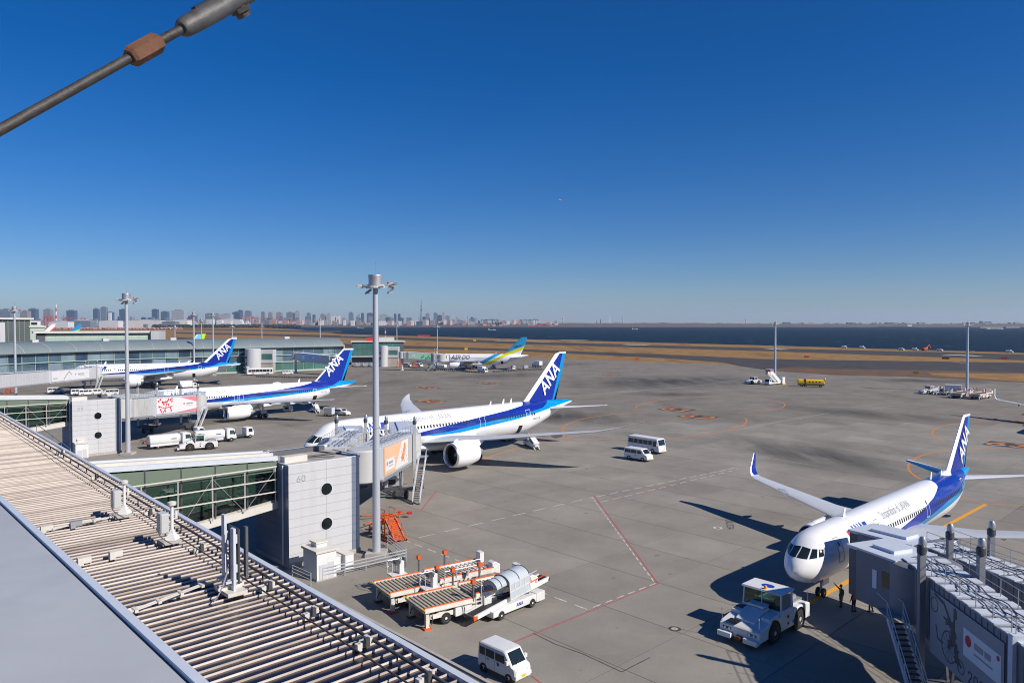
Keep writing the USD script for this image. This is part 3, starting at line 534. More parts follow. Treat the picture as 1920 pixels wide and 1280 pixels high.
    nx, nr = P['nose_gear']; g = part(A, 'nose_gear', MB().tube((nx, 0, nr), (nx + .25, 0, P['zc'] - P['hh'] * .8), nr * .3, 10).beam((nx, -.3, nr), (nx, .3, nr), .1).bb(nx - .5, nx + .6, -.42, -.38, P['zc'] - P['hh'] - .6, P['zc'] - P['hh'] * .92).bb(nx - .5, nx + .6, .38, .42, P['zc'] - P['hh'] - .6, P['zc'] - P['hh'] * .92), 'dull_metal', 40)
    for s_ in (-1, 1): wheel(g, 'wheel', (nx, s_ * nr * .62, nr), nr, nr * .5)
    # fin
    F = P['fin']; S = [(x, z, c, t) for x, z, c, t in F]
    part(A, 'fin', MB().loft([[[x + a * c, b * c * t / 0.11, z] for a, b in AIRFOIL * [1, 1.0]] if True else None for x, z, c, t in S]), P['fin_skin'], 40)
    # cabin windows, cockpit windows, doors
    wn = MB()
    for x in np.arange(P['win'][0], P['win'][1], P['win'][2]):
        if any(abs(x - d) < 0.75 for d in P['doors']): continue
        for side in (-1, 1): b.plate(wn, x - .13 * P['wk'], x + .13 * P['wk'], P['win'][3] - .20 * P['wk'], P['win'][3] + .20 * P['wk'], side, 0.006, 0.008)
    part(A, 'cabin_window', wn, 'cabin_window', kind='stuff')
    for d in P['doors']:
        for side in (-1, 1):
            m = MB(); dw, dh = P['door']; z0 = P['sill']; cw = 0.05
            for q in ((d - dw / 2, d - dw / 2 + cw, z0, z0 + dh), (d + dw / 2 - cw, d + dw / 2, z0, z0 + dh), (d - dw / 2 + cw, d + dw / 2 - cw, z0, z0 + cw), (d - dw / 2 + cw, d + dw / 2 - cw, z0 + dh - cw, z0 + dh)): b.plate(m, *q, side, 0.006, 0.014, 2, 6)
            fr = part(A, 'door', m, P['door_skin'](d) if 'door_skin' in P else 'print_grey', label=None)
            part(fr, 'door_window', b.plate(MB(), d - .12, d + .12, z0 + dh * .66, z0 + dh * .66 + .32, side, 0.006, 0.012), 'cabin_window')
    for side in (-1, 1):
        for q in P['cockpit']: part(A, 'cockpit_window', b.pane(q, side), 'dark_glass', 50)
    for x in P['cargo']:
        part(A, 'cargo_door', b.plate(MB(), x - P['cargo_w'] / 2, x + P['cargo_w'] / 2, P['zc'] - P['hh'] * .80, P['zc'] - P['hh'] * .30, -1, 0.006, 0.012, 3, 6), 'engine_dark')
    for x, h in P['antennas']:
        t = float(b.zc + b.top(x)); part(A, 'antenna', MB().hexa([[x, -.03, t - .05], [x + .5 * h, -.03, t - .05], [x + .5 * h, .03, t - .05], [x, .03, t - .05], [x + .35 * h, -.015, t + h * .75], [x + .6 * h, -.015, t + h * .75], [x + .6 * h, .015, t + h * .75], [x + .35 * h, .015, t + h * .75]]), 'aircraft_white')
    for x in P.get('domes', ()):
        t = float(b.zc + b.top(x)); part(A, 'antenna_dome', MB().loft([[[x + 2.6 * (u - .5), .62 * k * math.sin(a), t - .1 + .42 * k * math.cos(a)] for a in np.arange(16) * 2 * math.pi / 16] for u, k in ((0, .05), (.12, .6), (.3, .95), (.6, 1), (.85, .6), (1, .05))]), 'aircraft_white', 50)
    for (t, x, z, h, mat, it, bold) in P['texts']: part(A, 'lettering', b.text(MB(), t, x, z, h, -1, it, bold), mat)
    for (x0_, x1_, z0_, z1_, mat, sl) in P.get('blocks', ()): part(A, 'emblem', b.plate(MB(), x0_, x1_, z0_, z1_, -1, 0.012, 0.01, 3, 5, slant=sl), mat)
    if 'fin_text' in P:                                     # letters that climb the fin
        t, o_, e1, e2 = P['fin_text']; m = meshkit.text_mesh(t, 1.0, 0.03, bold=True); v = m.vertices.copy(); v[:, :2] -= m.bounds[0, :2]; v[:, :2] /= np.ptp(m.bounds, axis=0)[:2]
        X, Z = o_[0] + v[:, 0] * e1[0] + v[:, 1] * e2[0], o_[1] + v[:, 0] * e1[1] + v[:, 1] * e2[1]
        ft = lambda z: np.interp(z, [q[1] for q in F], [q[2] * q[3] for q in F])
        for side in (-1, 1): part(A, 'lettering', MB().add(np.stack([X, side * (ft(Z) * .47 + .05 + v[:, 2]), Z], 1), m.faces), P.get('fin_mat', 'aircraft_white'))
    for (t, x, y, z, h, ang) in P.get('wing_text', ()):
        m = meshkit.text_mesh(t, h, 0.02); v = m.vertices @ np.array([[math.cos(ang), math.sin(ang), 0], [-math.sin(ang), math.cos(ang), 0], [0, 0, 1]]); v[:, 0] += x; v[:, 1] += y; v[:, 2] += z + 0.0; part(A, 'lettering', MB().add(v, m.faces), 'print_grey')
    return A

DB, LB = (0.006, 0.026, 0.27), (0.0, 0.25, 0.55)
WHT = (0.80, 0.80, 0.80)
# 787-8
L8 = 56.72
livery('livery_wide', L8, [([(0, 3.5), (8, 4.62), (18.6, 5.40), (24.1, 5.97), (31.1, 6.65), (37.6, 7.20), (42.0, 7.70), (43.2, 8.2), (44.2, 12), (L8, 12)], DB), ([(0, 3.3), (8, 4.45), (18.6, 4.80), (24.2, 4.95), (31.9, 5.66), (42, 6.40), (47, 7.0), (49.5, 8.0), (52, 9.5), (L8, 12)], LB), ([(0, 3.3), (8, 4.42), (18.6, 4.75), (22, 4.55), (26.5, 4.52), (31.9, 4.98), (38.8, 5.53), (46.4, 6.40), (51.1, 6.95), (L8, 7.5)], WHT)])
def fin_skin(name, le0, le1, te0, te1, ztop, wte, wle=0.55, cap=0.45):
    """White leading edge, dark blue, a light blue strip along the trailing edge; le0, le1...: (x, z) ends of the edges."""
    bl = (le1[0] - le0[0]) / (le1[1] - le0[1]); bt = (te1[0] - te0[0]) / (te1[1] - te0[1])
    slanted(name, [(le0[0] - bl * le0[1], bl, -9, wle, WHT), (te0[0] - bt * te0[1], bt, -wte, 9, LB)], DB, (ztop - cap, WHT))
fin_skin('fin_wide', (44.0, 8.3), (52.0, 16.4), (52.7, 8.4), (55.45, 17.0), 17.02, 1.0, 1.15, 0.30)
# 787: the measurements in one place
P787 = dict(L=L8, hw=2.885, hh=2.97, zc=5.25, nose=8.6, tail=17.5, skin='livery_wide', fairing=(16, 35),
            wing=[(17.2, 0, 3.55, 13.0, .10, 0), (19.6, 2.9, 3.65, 10.6, .105, 2), (24.6, 10, 4.35, 6.8, .095, 4), (34.3, 25.3, 6.25, 3.1, .09, 6), (36.6, 28.0, 6.9, 2.0, .085, 10), (38.4, 29.4, 7.45, 1.1, .08, 14), (39.6, 30.0, 7.75, .35, .08, 16)],
            flap_tracks=[(28.5, 6.6, 3.95, 3.6), (29.5, 12.6, 4.55, 3.2), (32.0, 18.2, 5.25, 2.8)], tailplane=[(47.2, 0.3, 6.55, 6.2, .09, 0), (49.0, 2.0, 6.7, 5.0, .09, 4), (54.0, 9.2, 7.35, 1.9, .085, 4), (55.2, 9.9, 7.45, .9, .08, 4)],
            engine=(18.9, 9.75, 2.55, 5.6, 1.83), pylon_z=4.35, gear=(27.95, 4.9, .66, .46, (-.74, .74)), nose_gear=(5.2, .5), fin=[(42.2, 7.2, 10.2, .10), (43.95, 8.3, 8.75, .10), (49.9, 14.2, 4.65, .09), (51.75, 16.1, 3.4, .09), (52.5, 16.75, 2.85, .085), (53.6, 17.02, 1.85, .07)],
            fin_skin='fin_wide', win=(8.2, 44.5, .62, 6.15), wk=1.15, doors=(5.9, 15.0, 31.5, 42.6), door=(1.15, 2.05), sill=4.95, cockpit=[[(.06, 5.5), (1.0, 5.4), (.85, 6.2), (.06, 6.35)], [(1.1, 5.42), (1.62, 5.55), (1.35, 6.2), (.98, 6.2)]],
            cargo=(40.6,), cargo_w=1.0, antennas=[(11.5, 1.3), (35.5, .8), (38.5, 1.0), (40.4, 1.0)], domes=(), door_skin=lambda d: 'print_grey' if d < 20 else 'aircraft_white',
            texts=[('ANA', 8.3, 6.5, 1.05, 'print_blue', .15, True), ('Inspiration of JAPAN', 15.5, 7.02, .72, 'print_grey', 0, False), ('JA817A', 43.6, 5.1, .42, 'print_grey', 0, False)],
            blocks=[(11.35, 12.3, 6.5, 7.5, 'print_blue', .3)], fin_text=('ANA', (49.1, 8.9), (4.4, 4.65), (-1.4, 2.0)),
            wing_text=[('JA817A', 31.5, 18.5, 6.05, .9, math.radians(-150))])
plane_60 = aircraft('airliner', 'white twin-engine airliner with blue tail parked behind the numbered tower 60 in the middle', (-29.74, 105.03), math.radians(223.5), P787)
# A321
LA = 44.51
livery('livery_narrow', LA, [([(0, 1.6), (8, 2.75), (16.8, 3.68), (21.9, 4.23), (26.8, 4.88), (30, 5.5), (32.0, 6.4), (33, 8.5), (LA, 8.5)], DB), ([(0, 1.5), (10, 2.55), (20.1, 2.98), (25.1, 3.40), (30.1, 3.98), (36.6, 4.58), (40, 5.1), (42, 6.2), (LA, 7.5)], LB), ([(0, 1.5), (12, 2.5), (22.3, 2.55), (25.9, 2.91), (31.4, 3.48), (37.6, 4.11), (LA, 5.0)], WHT)])
fin_skin('fin_narrow', (36.6, 6.0), (42.0, 11.55), (43.5, 6.0), (45.2, 11.76), 11.77, .95, .75, .25)
fin_skin('winglet_narrow', (25.5, 4.9), (27.0, 7.0), (26.9, 4.9), (27.6, 7.0), 9.0, .12, .12, .1)
PA321 = dict(L=LA, hw=1.975, hh=2.07, zc=3.80, nose=5.9, tail=13.2, skin='livery_narrow', fairing=(13.5, 26),
             wing=[(15.4, 0, 2.85, 8.4, .11, 0), (16.9, 1.97, 2.95, 6.6, .115, 4), (19.4, 6.4, 3.35, 3.9, .105, 5), (24.5, 16.6, 4.4, 1.75, .10, 6), (24.9, 17.1, 4.55, 1.6, .10, 28)],
             winglet=[(24.9, 17.1, 4.55, 1.6, .10, 28), (25.3, 17.5, 4.85, 1.45, .09, 60), (25.7, 17.68, 5.25, 1.25, .085, 78), (26.9, 17.95, 6.9, .62, .08, 82)], winglet_skin='winglet_narrow',
             flap_tracks=[(21.4, 4.6, 3.05, 2.6), (22.3, 8.6, 3.45, 2.4), (24.0, 12.6, 3.85, 2.0)], tailplane=[(38.7, .2, 4.75, 4.2, .09, 0), (39.4, 1.0, 4.85, 3.6, .09, 5), (42.4, 6.1, 5.55, 1.5, .085, 5), (42.9, 6.3, 5.6, .8, .08, 5)],
             engine=(15.2, 5.75, 1.75, 4.6, 1.10), pylon_z=3.05, gear=(21.9, 3.8, .57, .42, (0,)), nose_gear=(5.07, .38), fin=[(35.0, 5.65, 8.4, .09), (36.5, 6.0, 7.0, .10), (42.05, 11.55, 3.1, .09), (42.4, 11.77, 2.7, .08)],
             fin_skin='fin_narrow', win=(7.0, 36.5, .533, 4.36), wk=1.0, doors=(4.5, 12.6, 24.6, 37.4), door=(.82, 1.85), sill=3.45, cockpit=[[(.05, 4.22), (.74, 4.16), (.66, 4.80), (.05, 4.88)], [(.84, 4.17), (1.22, 4.22), (1.06, 4.80), (.76, 4.80)], [(1.30, 4.26), (1.50, 4.32), (1.34, 4.78), (1.16, 4.80)]],
             cargo=(), cargo_w=1.8, antennas=[(9.2, .9), (31.2, 1.0), (34.6, .7)], domes=(36.0,), door_skin=lambda d: 'print_grey' if d < 20 else 'aircraft_white',
             texts=[('ANA', 7.6, 4.72, .78, 'print_blue', .15, True), ('Inspiration of JAPAN', 14.1, 5.08, .50, 'print_grey', 0, False)], blocks=[(9.8, 10.5, 4.72, 5.45, 'print_blue', .25), (6.7, 7.2, 5.0, 5.35, 'print_red', 0)],
             fin_text=('ANA', (40.9, 6.35), (3.0, 3.25), (-1.15, 1.45)), wing_text=[('JA133A', 22.4, 12.6, 4.28, .75, math.radians(-146))])
plane_61 = aircraft('airliner', 'white airliner with blue tail nosed up beside two jet bridges and a tow tractor', (21.7, 56.8), math.radians(223.3), PA321)
# 767 behind gate tower 59, and the carrier with a light blue and yellow tail at the end of the pier
L7 = 54.94
livery('livery_mid', L7, [([(0, 3.2), (8, 4.3), (15.8, 5.02), (24, 5.63), (32.9, 6.27), (39, 6.9), (41.9, 7.4), (43.2, 9), (L7, 9)], DB), ([(0, 3.0), (8, 4.05), (15, 4.35), (21.9, 4.6), (32.9, 5.25), (41.9, 5.75), (47.4, 6.46), (51, 7.8), (L7, 9.5)], LB), ([(0, 3.0), (14, 4.3), (19, 4.2), (24.5, 4.11), (33, 4.62), (41.9, 5.25), (48.4, 6.1), (L7, 6.6)], WHT)])
fin_skin('fin_mid', (43.0, 7.6), (51.0, 15.5), (51.6, 7.6), (54.4, 15.85), 15.86, .8, .55, .35)
P767 = dict(L=L7, hw=2.515, hh=2.70, zc=4.95, nose=7.0, tail=16.0, skin='livery_mid', fairing=(17, 34),
            wing=[(17.0, 0, 3.4, 12.0, .11, 0), (19.0, 2.5, 3.5, 9.6, .115, 3), (22.9, 8.0, 4.0, 6.2, .10, 5), (34.0, 23.0, 5.15, 2.4, .095, 5), (35.0, 23.78, 5.25, 1.4, .08, 5)], flap_tracks=[(28.0, 6.2, 3.65, 3.4), (29.6, 11.6, 4.05, 2.9), (31.6, 16.4, 4.5, 2.5)],
            tailplane=[(44.8, .2, 5.6, 6.4, .09, 0), (45.8, 1.4, 5.75, 5.6, .09, 5), (51.4, 9.0, 6.5, 2.0, .085, 5), (52.0, 9.3, 6.55, 1.3, .08, 5)], engine=(17.3, 7.9, 2.1, 6.2, 1.42), pylon_z=3.9, gear=(27.4, 4.65, .57, .45, (-.71, .71)), nose_gear=(4.9, .47),
            fin=[(41.4, 7.2, 10.2, .10), (43.2, 7.7, 8.5, .10), (51.1, 15.6, 3.3, .09), (51.5, 15.86, 2.9, .08)], fin_skin='fin_mid', win=(7.5, 43, .55, 5.45), wk=1.0, doors=(5.2, 21.84, 23.1, 42.0), door=(.95, 1.7), sill=4.2, cockpit=[[(.06, 5.3), (.8, 5.22), (.7, 5.9), (.06, 6.0)], [(.9, 5.25), (1.3, 5.35), (1.1, 5.9), (.8, 5.9)]],
            cargo=(42.2,), cargo_w=1.1, antennas=[(9, .9), (38.5, 1.1)], domes=(33.0,), door_skin=lambda d: 'aircraft_white' if d > 20 else 'print_grey', texts=[('ANA', 7.0, 5.9, 1.0, 'print_blue', .15, True), ('Inspiration of JAPAN', 11.0, 6.3, .65, 'print_grey', 0, False), ('JA623A', 43.6, 4.85, .36, 'print_grey', 0, False)],
            blocks=[(10.0, 10.8, 5.9, 6.8, 'print_blue', .3)], fin_text=('ANA', (47.0, 8.6), (4.3, 4.4), (-1.3, 1.9)))
plane_59 = aircraft('airliner', 'white airliner with blue tail parked behind tower 59 with the pink bridge poster', (-83.15, 161.5), math.radians(221.5), P767)
P58 = dict(P787); P58['texts'] = P787['texts'][:2]; P58.pop('wing_text')
plane_58 = aircraft('airliner', 'farthest blue-tailed airliner, parked before the long curved terminal pier', (-154.5, 256.0), math.radians(203), P58)
YEL, AQ = (0.62, 0.62, 0.02), (0.03, 0.30, 0.58)
slanted('livery_pale', [(25.0, 1.75, 0, 3.2, AQ), (28.2, 1.95, 0, 3.0, YEL)], (0.74, 0.75, 0.78)); slanted('fin_pale', [(21.9, 2.7, 0, 4.2, YEL), (21.9, 2.7, 4.2, 90, (0.74, 0.75, 0.78))], AQ)
PDO = dict(P767, skin='livery_pale', fin_skin='fin_pale', texts=[('AIR DO', 16.8, 5.0, 1.9, 'print_dark', .15, True)], blocks=[], door_skin=lambda d: 'print_grey', domes=())
PDO['fin_text'] = ('AIR DO', (48.0, 10.6), (3.6, 0.9), (0.2, 0.85)); PDO['fin_mat'] = 'print_dark'
plane_57 = aircraft('airliner', 'white airliner with light blue and yellow tail at the end of the pier', (-46.4, 370.0), math.radians(172), PDO)
# beyond: one whose winglet enters at the right, two parked beyond the terminal's roofs, tails behind the pier, one flying
again(plane_61, (108.4, 145.2, 0), math.radians(223.3) + math.pi, 'white airliner of which only the blue upturned winglet shows at the right', 'airliner')
# ------------------------------------------------------------ glass
def pane_mat(name, tint, gloss=(0.9, 0.95, 0.95), rough=0.02):
    _mats[name] = usdkit.material(stage, LOOK(name), {'f': ('fresnel', {'IOR': 1.6}), 't': ('transparent_bsdf', {'color': tint}), 'g': ('glossy_bsdf', {'color': gloss, 'roughness': rough}), 'm': ('mix_closure', {})},
                                  [('f.fac', 'm.fac'), ('t.BSDF', 'm.closure1'), ('g.BSDF', 'm.closure2')], surface='m.closure')
pane_mat('link_glass', (0.52, 0.68, 0.62))
_mats['canopy_sheet'] = usdkit.material(stage, LOOK('canopy_sheet'), {'t': ('transparent_bsdf', {'color': (0.9, 0.93, 0.95)}), 'd': ('principled_bsdf', {'base_color': (0.58, 0.64, 0.68), 'roughness': 0.25}), 'm': ('mix_closure', {'fac': 0.72})}, [('t.BSDF', 'm.closure1'), ('d.BSDF', 'm.closure2')], surface='m.closure')
paint('frosted_green', (0.15, 0.19, 0.145), 0.25, var=0.06, scale=0.3)

# ------------------------------------------------------------ the terminal roof under the viewpoint
EDGE = lambda t: 13.1 + 0.0255 * t
ROOF_Z = 12.0
tb = thing('terminal_building', 'terminal roof of ribbed metal with a smooth grey terrace roof beside it', 'building')
nt_box = lambda mb, n0, n1, t0, t1, z0, z1: mb.hexa([NT(n, t, z) for z in (z0, z1) for n, t in ((n0, t0), (n1, t0), (n1, t1), (n0, t1))])
def along_edge(mb, off0, off1, z0, z1, t0, t1, step=6.0):
    ts = np.arange(t0, t1 + step, step); mb.loft([[NT(EDGE(t) + off0, t, z0), NT(EDGE(t) + off1, t, z0), NT(EDGE(t) + off1, t, z1), NT(EDGE(t) + off0, t, z1)] for t in ts]); return mb
pan = MB(); pan.loft([[NT(2.5, t, ROOF_Z - .25), NT(EDGE(t), t, ROOF_Z - .25), NT(EDGE(t), t, ROOF_Z), NT(2.5, t, ROOF_Z)] for t in np.arange(4, 112, 6.0)])
part(tb, 'roof_pan', pan, 'roof_pan', world=True)
t = 5.0; k = 0
while t < 108:
    part(tb, 'roof_rib', MB().hexa([NT(n, tt + (0.0 if z < 12.05 else q), z) for z, q in ((ROOF_Z - .01, 0), (ROOF_Z + .06, .0)) for n, tt in ((2.6, t - .015), (EDGE(t) - .02, t - .015), (EDGE(t) - .02, t + .015), (2.6, t + .015))]), ('roof_rib', 'roof_rib_dull', 'roof_rib_pale', 'roof_rib')[int(RNG.integers(4))], world=True)
    k += 1; t += 0.49 if k % 9 else 0.38
part(tb, 'edge_trim', along_edge(MB(), 0.0, 0.24, ROOF_Z - .35, ROOF_Z + .14, 4, 108), 'pale_metal', world=True)
part(tb, 'fascia', along_edge(MB(), -.3, -.02, ROOF_Z - 1.2, ROOF_Z - .26, 4, 108), 'bridge_dark', world=True)
part(tb, 'facade_wall', along_edge(MB(), -2.0, -1.6, 0, ROOF_Z - .3, 4, 108), 'bridge_dark', world=True)
for nm, off, z, r in (('gutter_pipe', -.72, ROOF_Z + .30, .055), ('safety_cable', -1.45, ROOF_Z + .26, .03)):
    part(tb, nm, MB().path([NT(EDGE(t) + off, t, z) for t in np.arange(5, 108, 4)], r, 8), 'dark_steel', world=True, smooth=40)
for t in np.arange(6.4, 106, 2.45):
    part(tb, 'pipe_clip', MB().beam(NT(EDGE(t) - .72, t, ROOF_Z), NT(EDGE(t) - .72, t, ROOF_Z + .28), .05), 'dark_steel', world=True)
for u, v in ((502, 1102), (583, 1152), (682, 1209), (797, 1274), (375, 1030), (280, 962), (180, 895), (115, 850)):
    g = G(u, v, ROOF_Z + .15); m = MB(); c = g; m.box(c + [0, 0, .05], (.34, .16, .16), ANG).box(c + NN * .16 + [0, 0, .16], (.12, .34, .18), ANG).box(c - NN * .2, (.16, .2, .22), ANG)
    part(tb, 'cable_bracket', m, 'cream_metal', world=True); part(tb, 'bracket_bolt', MB().box(c + NN * .02 - TT * .16 + [0, 0, .14], (.14, .14, .3), ANG), 'dark_steel', world=True)
# terrace roof: smooth membrane, its lip and the wall under it
TZ, TN = 17.0, 4.18
part(tb, 'terrace_membrane', nt_box(MB(), -9, TN - .16, -9, 62, TZ - .2, TZ), 'membrane_grey', world=True)
part(tb, 'terrace_seam', nt_box(MB(), TN - .16, TN - .10, -9, 62, TZ - .2, TZ - .03), 'dark_steel', world=True)  # recessed seam, its dark colour put in for the shadow line there
part(tb, 'terrace_lip', nt_box(MB(), TN - .10, TN + .06, -9, 62, TZ - .35, TZ + .05), 'pale_metal', world=True)
part(tb, 'terrace_wall', nt_box(MB(), TN - .5, TN - .12, -9, 62, ROOF_Z, TZ - .2), 'bridge_dark', world=True)
# a conduit in rails along the ribs, and roof lamps on it
for (ua, va), (ub, vb) in (((240, 1147), (388, 1092)), ((88, 992), (222, 966))):
    a, b = G(ua, va, ROOF_Z + .2), G(ub, vb, ROOF_Z + .2); m = MB()
    for o in (-.07, .07): m.beam(a + TT * o, b + TT * o, .05, .05)
    for q in np.linspace(.08, .92, 4): c = a + (b - a) * q; m.box(c, (.12, .42, .10), ANG)
    part(tb, 'conduit', m, 'cream_metal', world=True)
for u, v in ((92, 994), (163, 1054), (147, 985), (222, 1042)):
    g = G(u, v, ROOF_Z + .12); part(tb, 'roof_lamp', MB().box(g + [0, 0, .14], (.30, .24, .26), ANG).box(g - NN * .26 + [0, 0, .10], (.22, .3, .34), ANG), 'cream_metal' if u != 147 else 'dull_metal', world=True)
# cabinets with lamp posts on the roof
def roof_cabinet(u, v, label):
    g = G(u, v, ROOF_Z + .14); t = thing('roof_cabinet', label, 'cabinet', g, ANG, None)
    part(t, 'pad', MB().bb(-.42, .42, -.36, .36, 0, .16), 'concrete_light')
    part(t, 'foot', MB().rev([(.40, .16), (.34, .22), (.15, .46), (.10, .60)], 4, (0.12, 0, 0)), 'white_paint')
    part(t, 'cabinet_box', MB().box((-.26, .12, .98), (.36, .56, .92)), 'panel_white'); part(t, 'cabinet_door', MB().box((-.26, -.175, .98), (.30, .03, .84)), 'bridge_grey')
    part(t, 'post', MB().tube((.12, 0, .5), (.12, 0, 1.78), .075, 10), 'white_paint', 40)
    part(t, 'lamp_head', MB().rev([(.07, 1.72), (.19, 1.76), (.20, 1.90), (.10, 1.94), (0.01, 1.95)], 14, (.12, 0, 0)), 'cream_metal', 40)
    part(t, 'bracket', MB().box((.30, 0, 1.30), (.10, .12, .34)).box((.2, 0, 1.32), (.14, .05, .05)), 'cream_metal')
    pts = [(-.5 + .5 * s - .3 * math.sin(3 * s), -.2 - .5 * s, .75 - .7 * s ** 1.5) for s in np.linspace(0, 1, 8)]; part(t, 'cable', MB().path(pts, .025, 6), 'dark_steel', 40)
roof_cabinet(229, 968, 'white cabinet with lamp post on the ribbed roof, the farther of the two')
roof_cabinet(318, 1017, 'white cabinet with lamp post on the ribbed roof, the nearer of the two')
g = G(438, 1112, ROOF_Z + .14); pt = thing('antenna_frame', 'two pale upright posts with a dark panel standing on the ribbed roof edge', 'frame', g, ANG)
for x, y in ((0, 0), (-.05, .72)):
    p = part(pt, 'post', MB().bb(x - .05, x + .05, y - .14, y + .14, 0, 2.5 + .4 * (y > .1)).bb(x + .05, x + .14, y - .05, y + .05, .8, 1.1).bb(x + .05, x + .14, y - .05, y + .05, 1.9, 2.25), 'pale_metal'); part(p, 'cross_arm', MB().bb(x - .3, x + .3, y - .04, y + .04, .42, .5), 'pale_metal')
part(pt, 'back_panel', MB().bb(.16, .22, -.1, .80, .35, 2.45), 'dark_steel'); part(pt, 'side_panel', MB().bb(.42, .52, -.16, .04, .55, 2.5), 'bridge_dark')
part(pt, 'base', MB().bb(-.35, .4, -.35, .95, 0, .14).bb(-.5, .5, .2, .42, .14, .3), 'cream_metal'); part(pt, 'cable', MB().path([(-.1 - .9 * s, .2 - .8 * s, .9 * (1 - s) ** 2 + .12) for s in np.linspace(0, 1, 8)], .03, 6), 'dull_metal', 40)

# ------------------------------------------------------------ gate towers with their glass link bridges
def gate_tower(number, dt, label, link_label, n_from=14.0):
    P = lambda n, t, z=0.0: NT(n, t + dt, z); loc = P(31.4, 62.73); T = thing('gate_tower', label, 'gate tower', loc); bx = lambda mb, n0, n1, t0, t1, z0, z1: mb.hexa([P(n, t, z) for z in (z0, z1) for n, t in ((n0, t0), (n1, t0), (n1, t1), (n0, t1))])
    N0, N1, T0, T1, HT = 31.4, 38.0, 62.73, 69.6, 9.48
    core = [(N0 + .04, T0 + .06)] + [(N1 + .55, T0 + .06)] + [(N1 + .55 + .5 * math.sin(a), T0 + .56 - .5 * math.cos(a)) for a in np.linspace(.2, math.pi / 2, 6)] + [(N1 + 1.05, T1), (N0 + .04, T1)]
    part(T, 'core', MB().prism(Polygon([tuple(P(*q)[:2]) for q in core]), 0, HT - .12), 'panel_blue', world=True)
    rows = np.linspace(.42, HT, 12)
    for a, b in zip(rows[:-1], rows[1:]):
        for n0, n1 in ((N0 + .02, 35.26), (35.28, N1)):
            pl = Polygon([(n0, a), (n1, a), (n1, b - .02), (n0, b - .02)])
            for zc in (3.45, 6.75):                         # the round windows cut the panels
                pl = pl.difference(Point(35.27, zc).buffer(.61, 24))
            m = MB()
            for gq in getattr(pl, 'geoms', [pl]):
                tm = trimesh.creation.extrude_polygon(gq, .06, engine='earcut'); m.add(np.array([P(x, T0 + .06 - z, y) for x, y, z in tm.vertices]), tm.faces)
            part(T, 'panel', m, 'panel_white', world=True)
        m = MB(); arc = [(N1 + .58, T0)] + [(N1 + .58 + .52 * math.sin(q), T0 + .52 - .52 * math.cos(q)) for q in np.linspace(.15, math.pi / 2, 7)] + [(N1 + 1.12, T0 + 2.5)]
        m.loft([[P(n, t, a), P(n - .05, t + .05, a), P(n - .05, t + .05, b - .02), P(n, t, b - .02)] for n, t in arc]); part(T, 'corner_panel', m, 'panel_white', 40, world=True)
        part(T, 'blue_panel', bx(MB(), N1 + .03, N1 + .55, T0 + .02, T0 + .06, a, b - .02), 'panel_blue', world=True); part(T, 'side_panel', bx(MB(), N0, N0 + .04, T0 + .1, T1, a, b - .02), 'panel_blue', world=True)
    for zc in (3.45, 6.75):
        ring = MB(); ring.loft([[P(35.27 + r * math.cos(a), T0 + dpt, zc + r * math.sin(a)) for a in np.arange(32) * math.pi / 16] for r, dpt in ((.64, -.03), (.64, .03), (.575, .05), (.575, -.03), (.64, -.03))], caps=False); w = part(T, 'round_window', ring, 'pale_metal', world=True)
        part(w, 'pane', MB().loft([[P(35.27 + r * math.cos(a), T0 + .045, zc + r * math.sin(a)) for a in np.arange(32) * math.pi / 16] for r in (.56, .3)]), 'dark_glass', world=True)
    m = meshkit.text_mesh(number, .56, .02); part(T, 'number', MB().add(np.array([P(32.15 + x, T0 - .005 - z, 7.85 + y) for x, y, z in m.vertices]), m.faces), 'print_grey', world=True)
    part(T, 'plinth', bx(MB(), N0, N1 + 1.0, T0 + .02, T1, 0, .40), 'concrete_light', world=True)
    part(T, 'downpipe', MB().path([P(N0 - .12, T0 + .9, HT - .1), P(N0 - .12, T0 + .9, .2)], .07, 8), 'white_paint', 40, world=True)
    # roof: sandy deck, parapets, kerbs, ladder
    part(T, 'roof_deck', MB().prism(Polygon([tuple(P(*q)[:2]) for q in core]).buffer(-.2), HT - .12, HT - .06), 'roof_sand', world=True)
    par = MB(); bx(par, N0, N1 + 1.0, T0 + .06, T0 + .22, HT - .15, HT + .03); bx(par, N0, N0 + .2, T0 + .22, T1, HT - .15, HT + .03); bx(par, N0 + .2, N1 + 1.1, T1 - .2, T1 + .02, HT - .15, HT + .30); bx(par, N1 + .9, N1 + 1.1, T0 + .6, T1 - .2, HT - .15, HT + .05); part(T, 'parapet', par, 'pale_metal', world=True)
    part(T, 'roof_beam', bx(MB(), N0 + 1.0, N0 + 6.8, T1 - 1.3, T1 - .9, HT - .05, HT + .42), 'bridge_dark', world=True); part(T, 'roof_hatch', bx(MB(), N0 + .3, N0 + 2.6, T0 + 1.3, T0 + 2.2, HT - .05, HT + .55), 'cream_metal', world=True)
    part(T, 'roof_pipe', MB().path([P(N0 + 2.7, T0 + 1.6, HT + .2), P(N0 + 5.2, T0 + .8, HT + .12)], .06, 8).path([P(N0 + 1.5, T0 + 3.2, HT + .05), P(N1 + .4, T0 + 2.6, HT + .05)], .08, 8), 'dark_steel', world=True)
    lad = MB()
    for q in (0, .5): lad.path([P(N0 - .3, T0 + 3.4 + q, HT - .6), P(N0 - .2, T0 + 3.4 + q, HT + .9), P(N0 + .2, T0 + 3.4 + q, HT + 1.0), P(N0 + .5, T0 + 3.4 + q, HT + .1)], .03, 6)
    for zz in np.arange(HT - .5, HT + .8, .3): lad.beam(P(N0 - .25, T0 + 3.4, zz), P(N0 - .25, T0 + 3.9, zz), .03)
    part(T, 'ladder', lad, 'dull_metal', world=True)
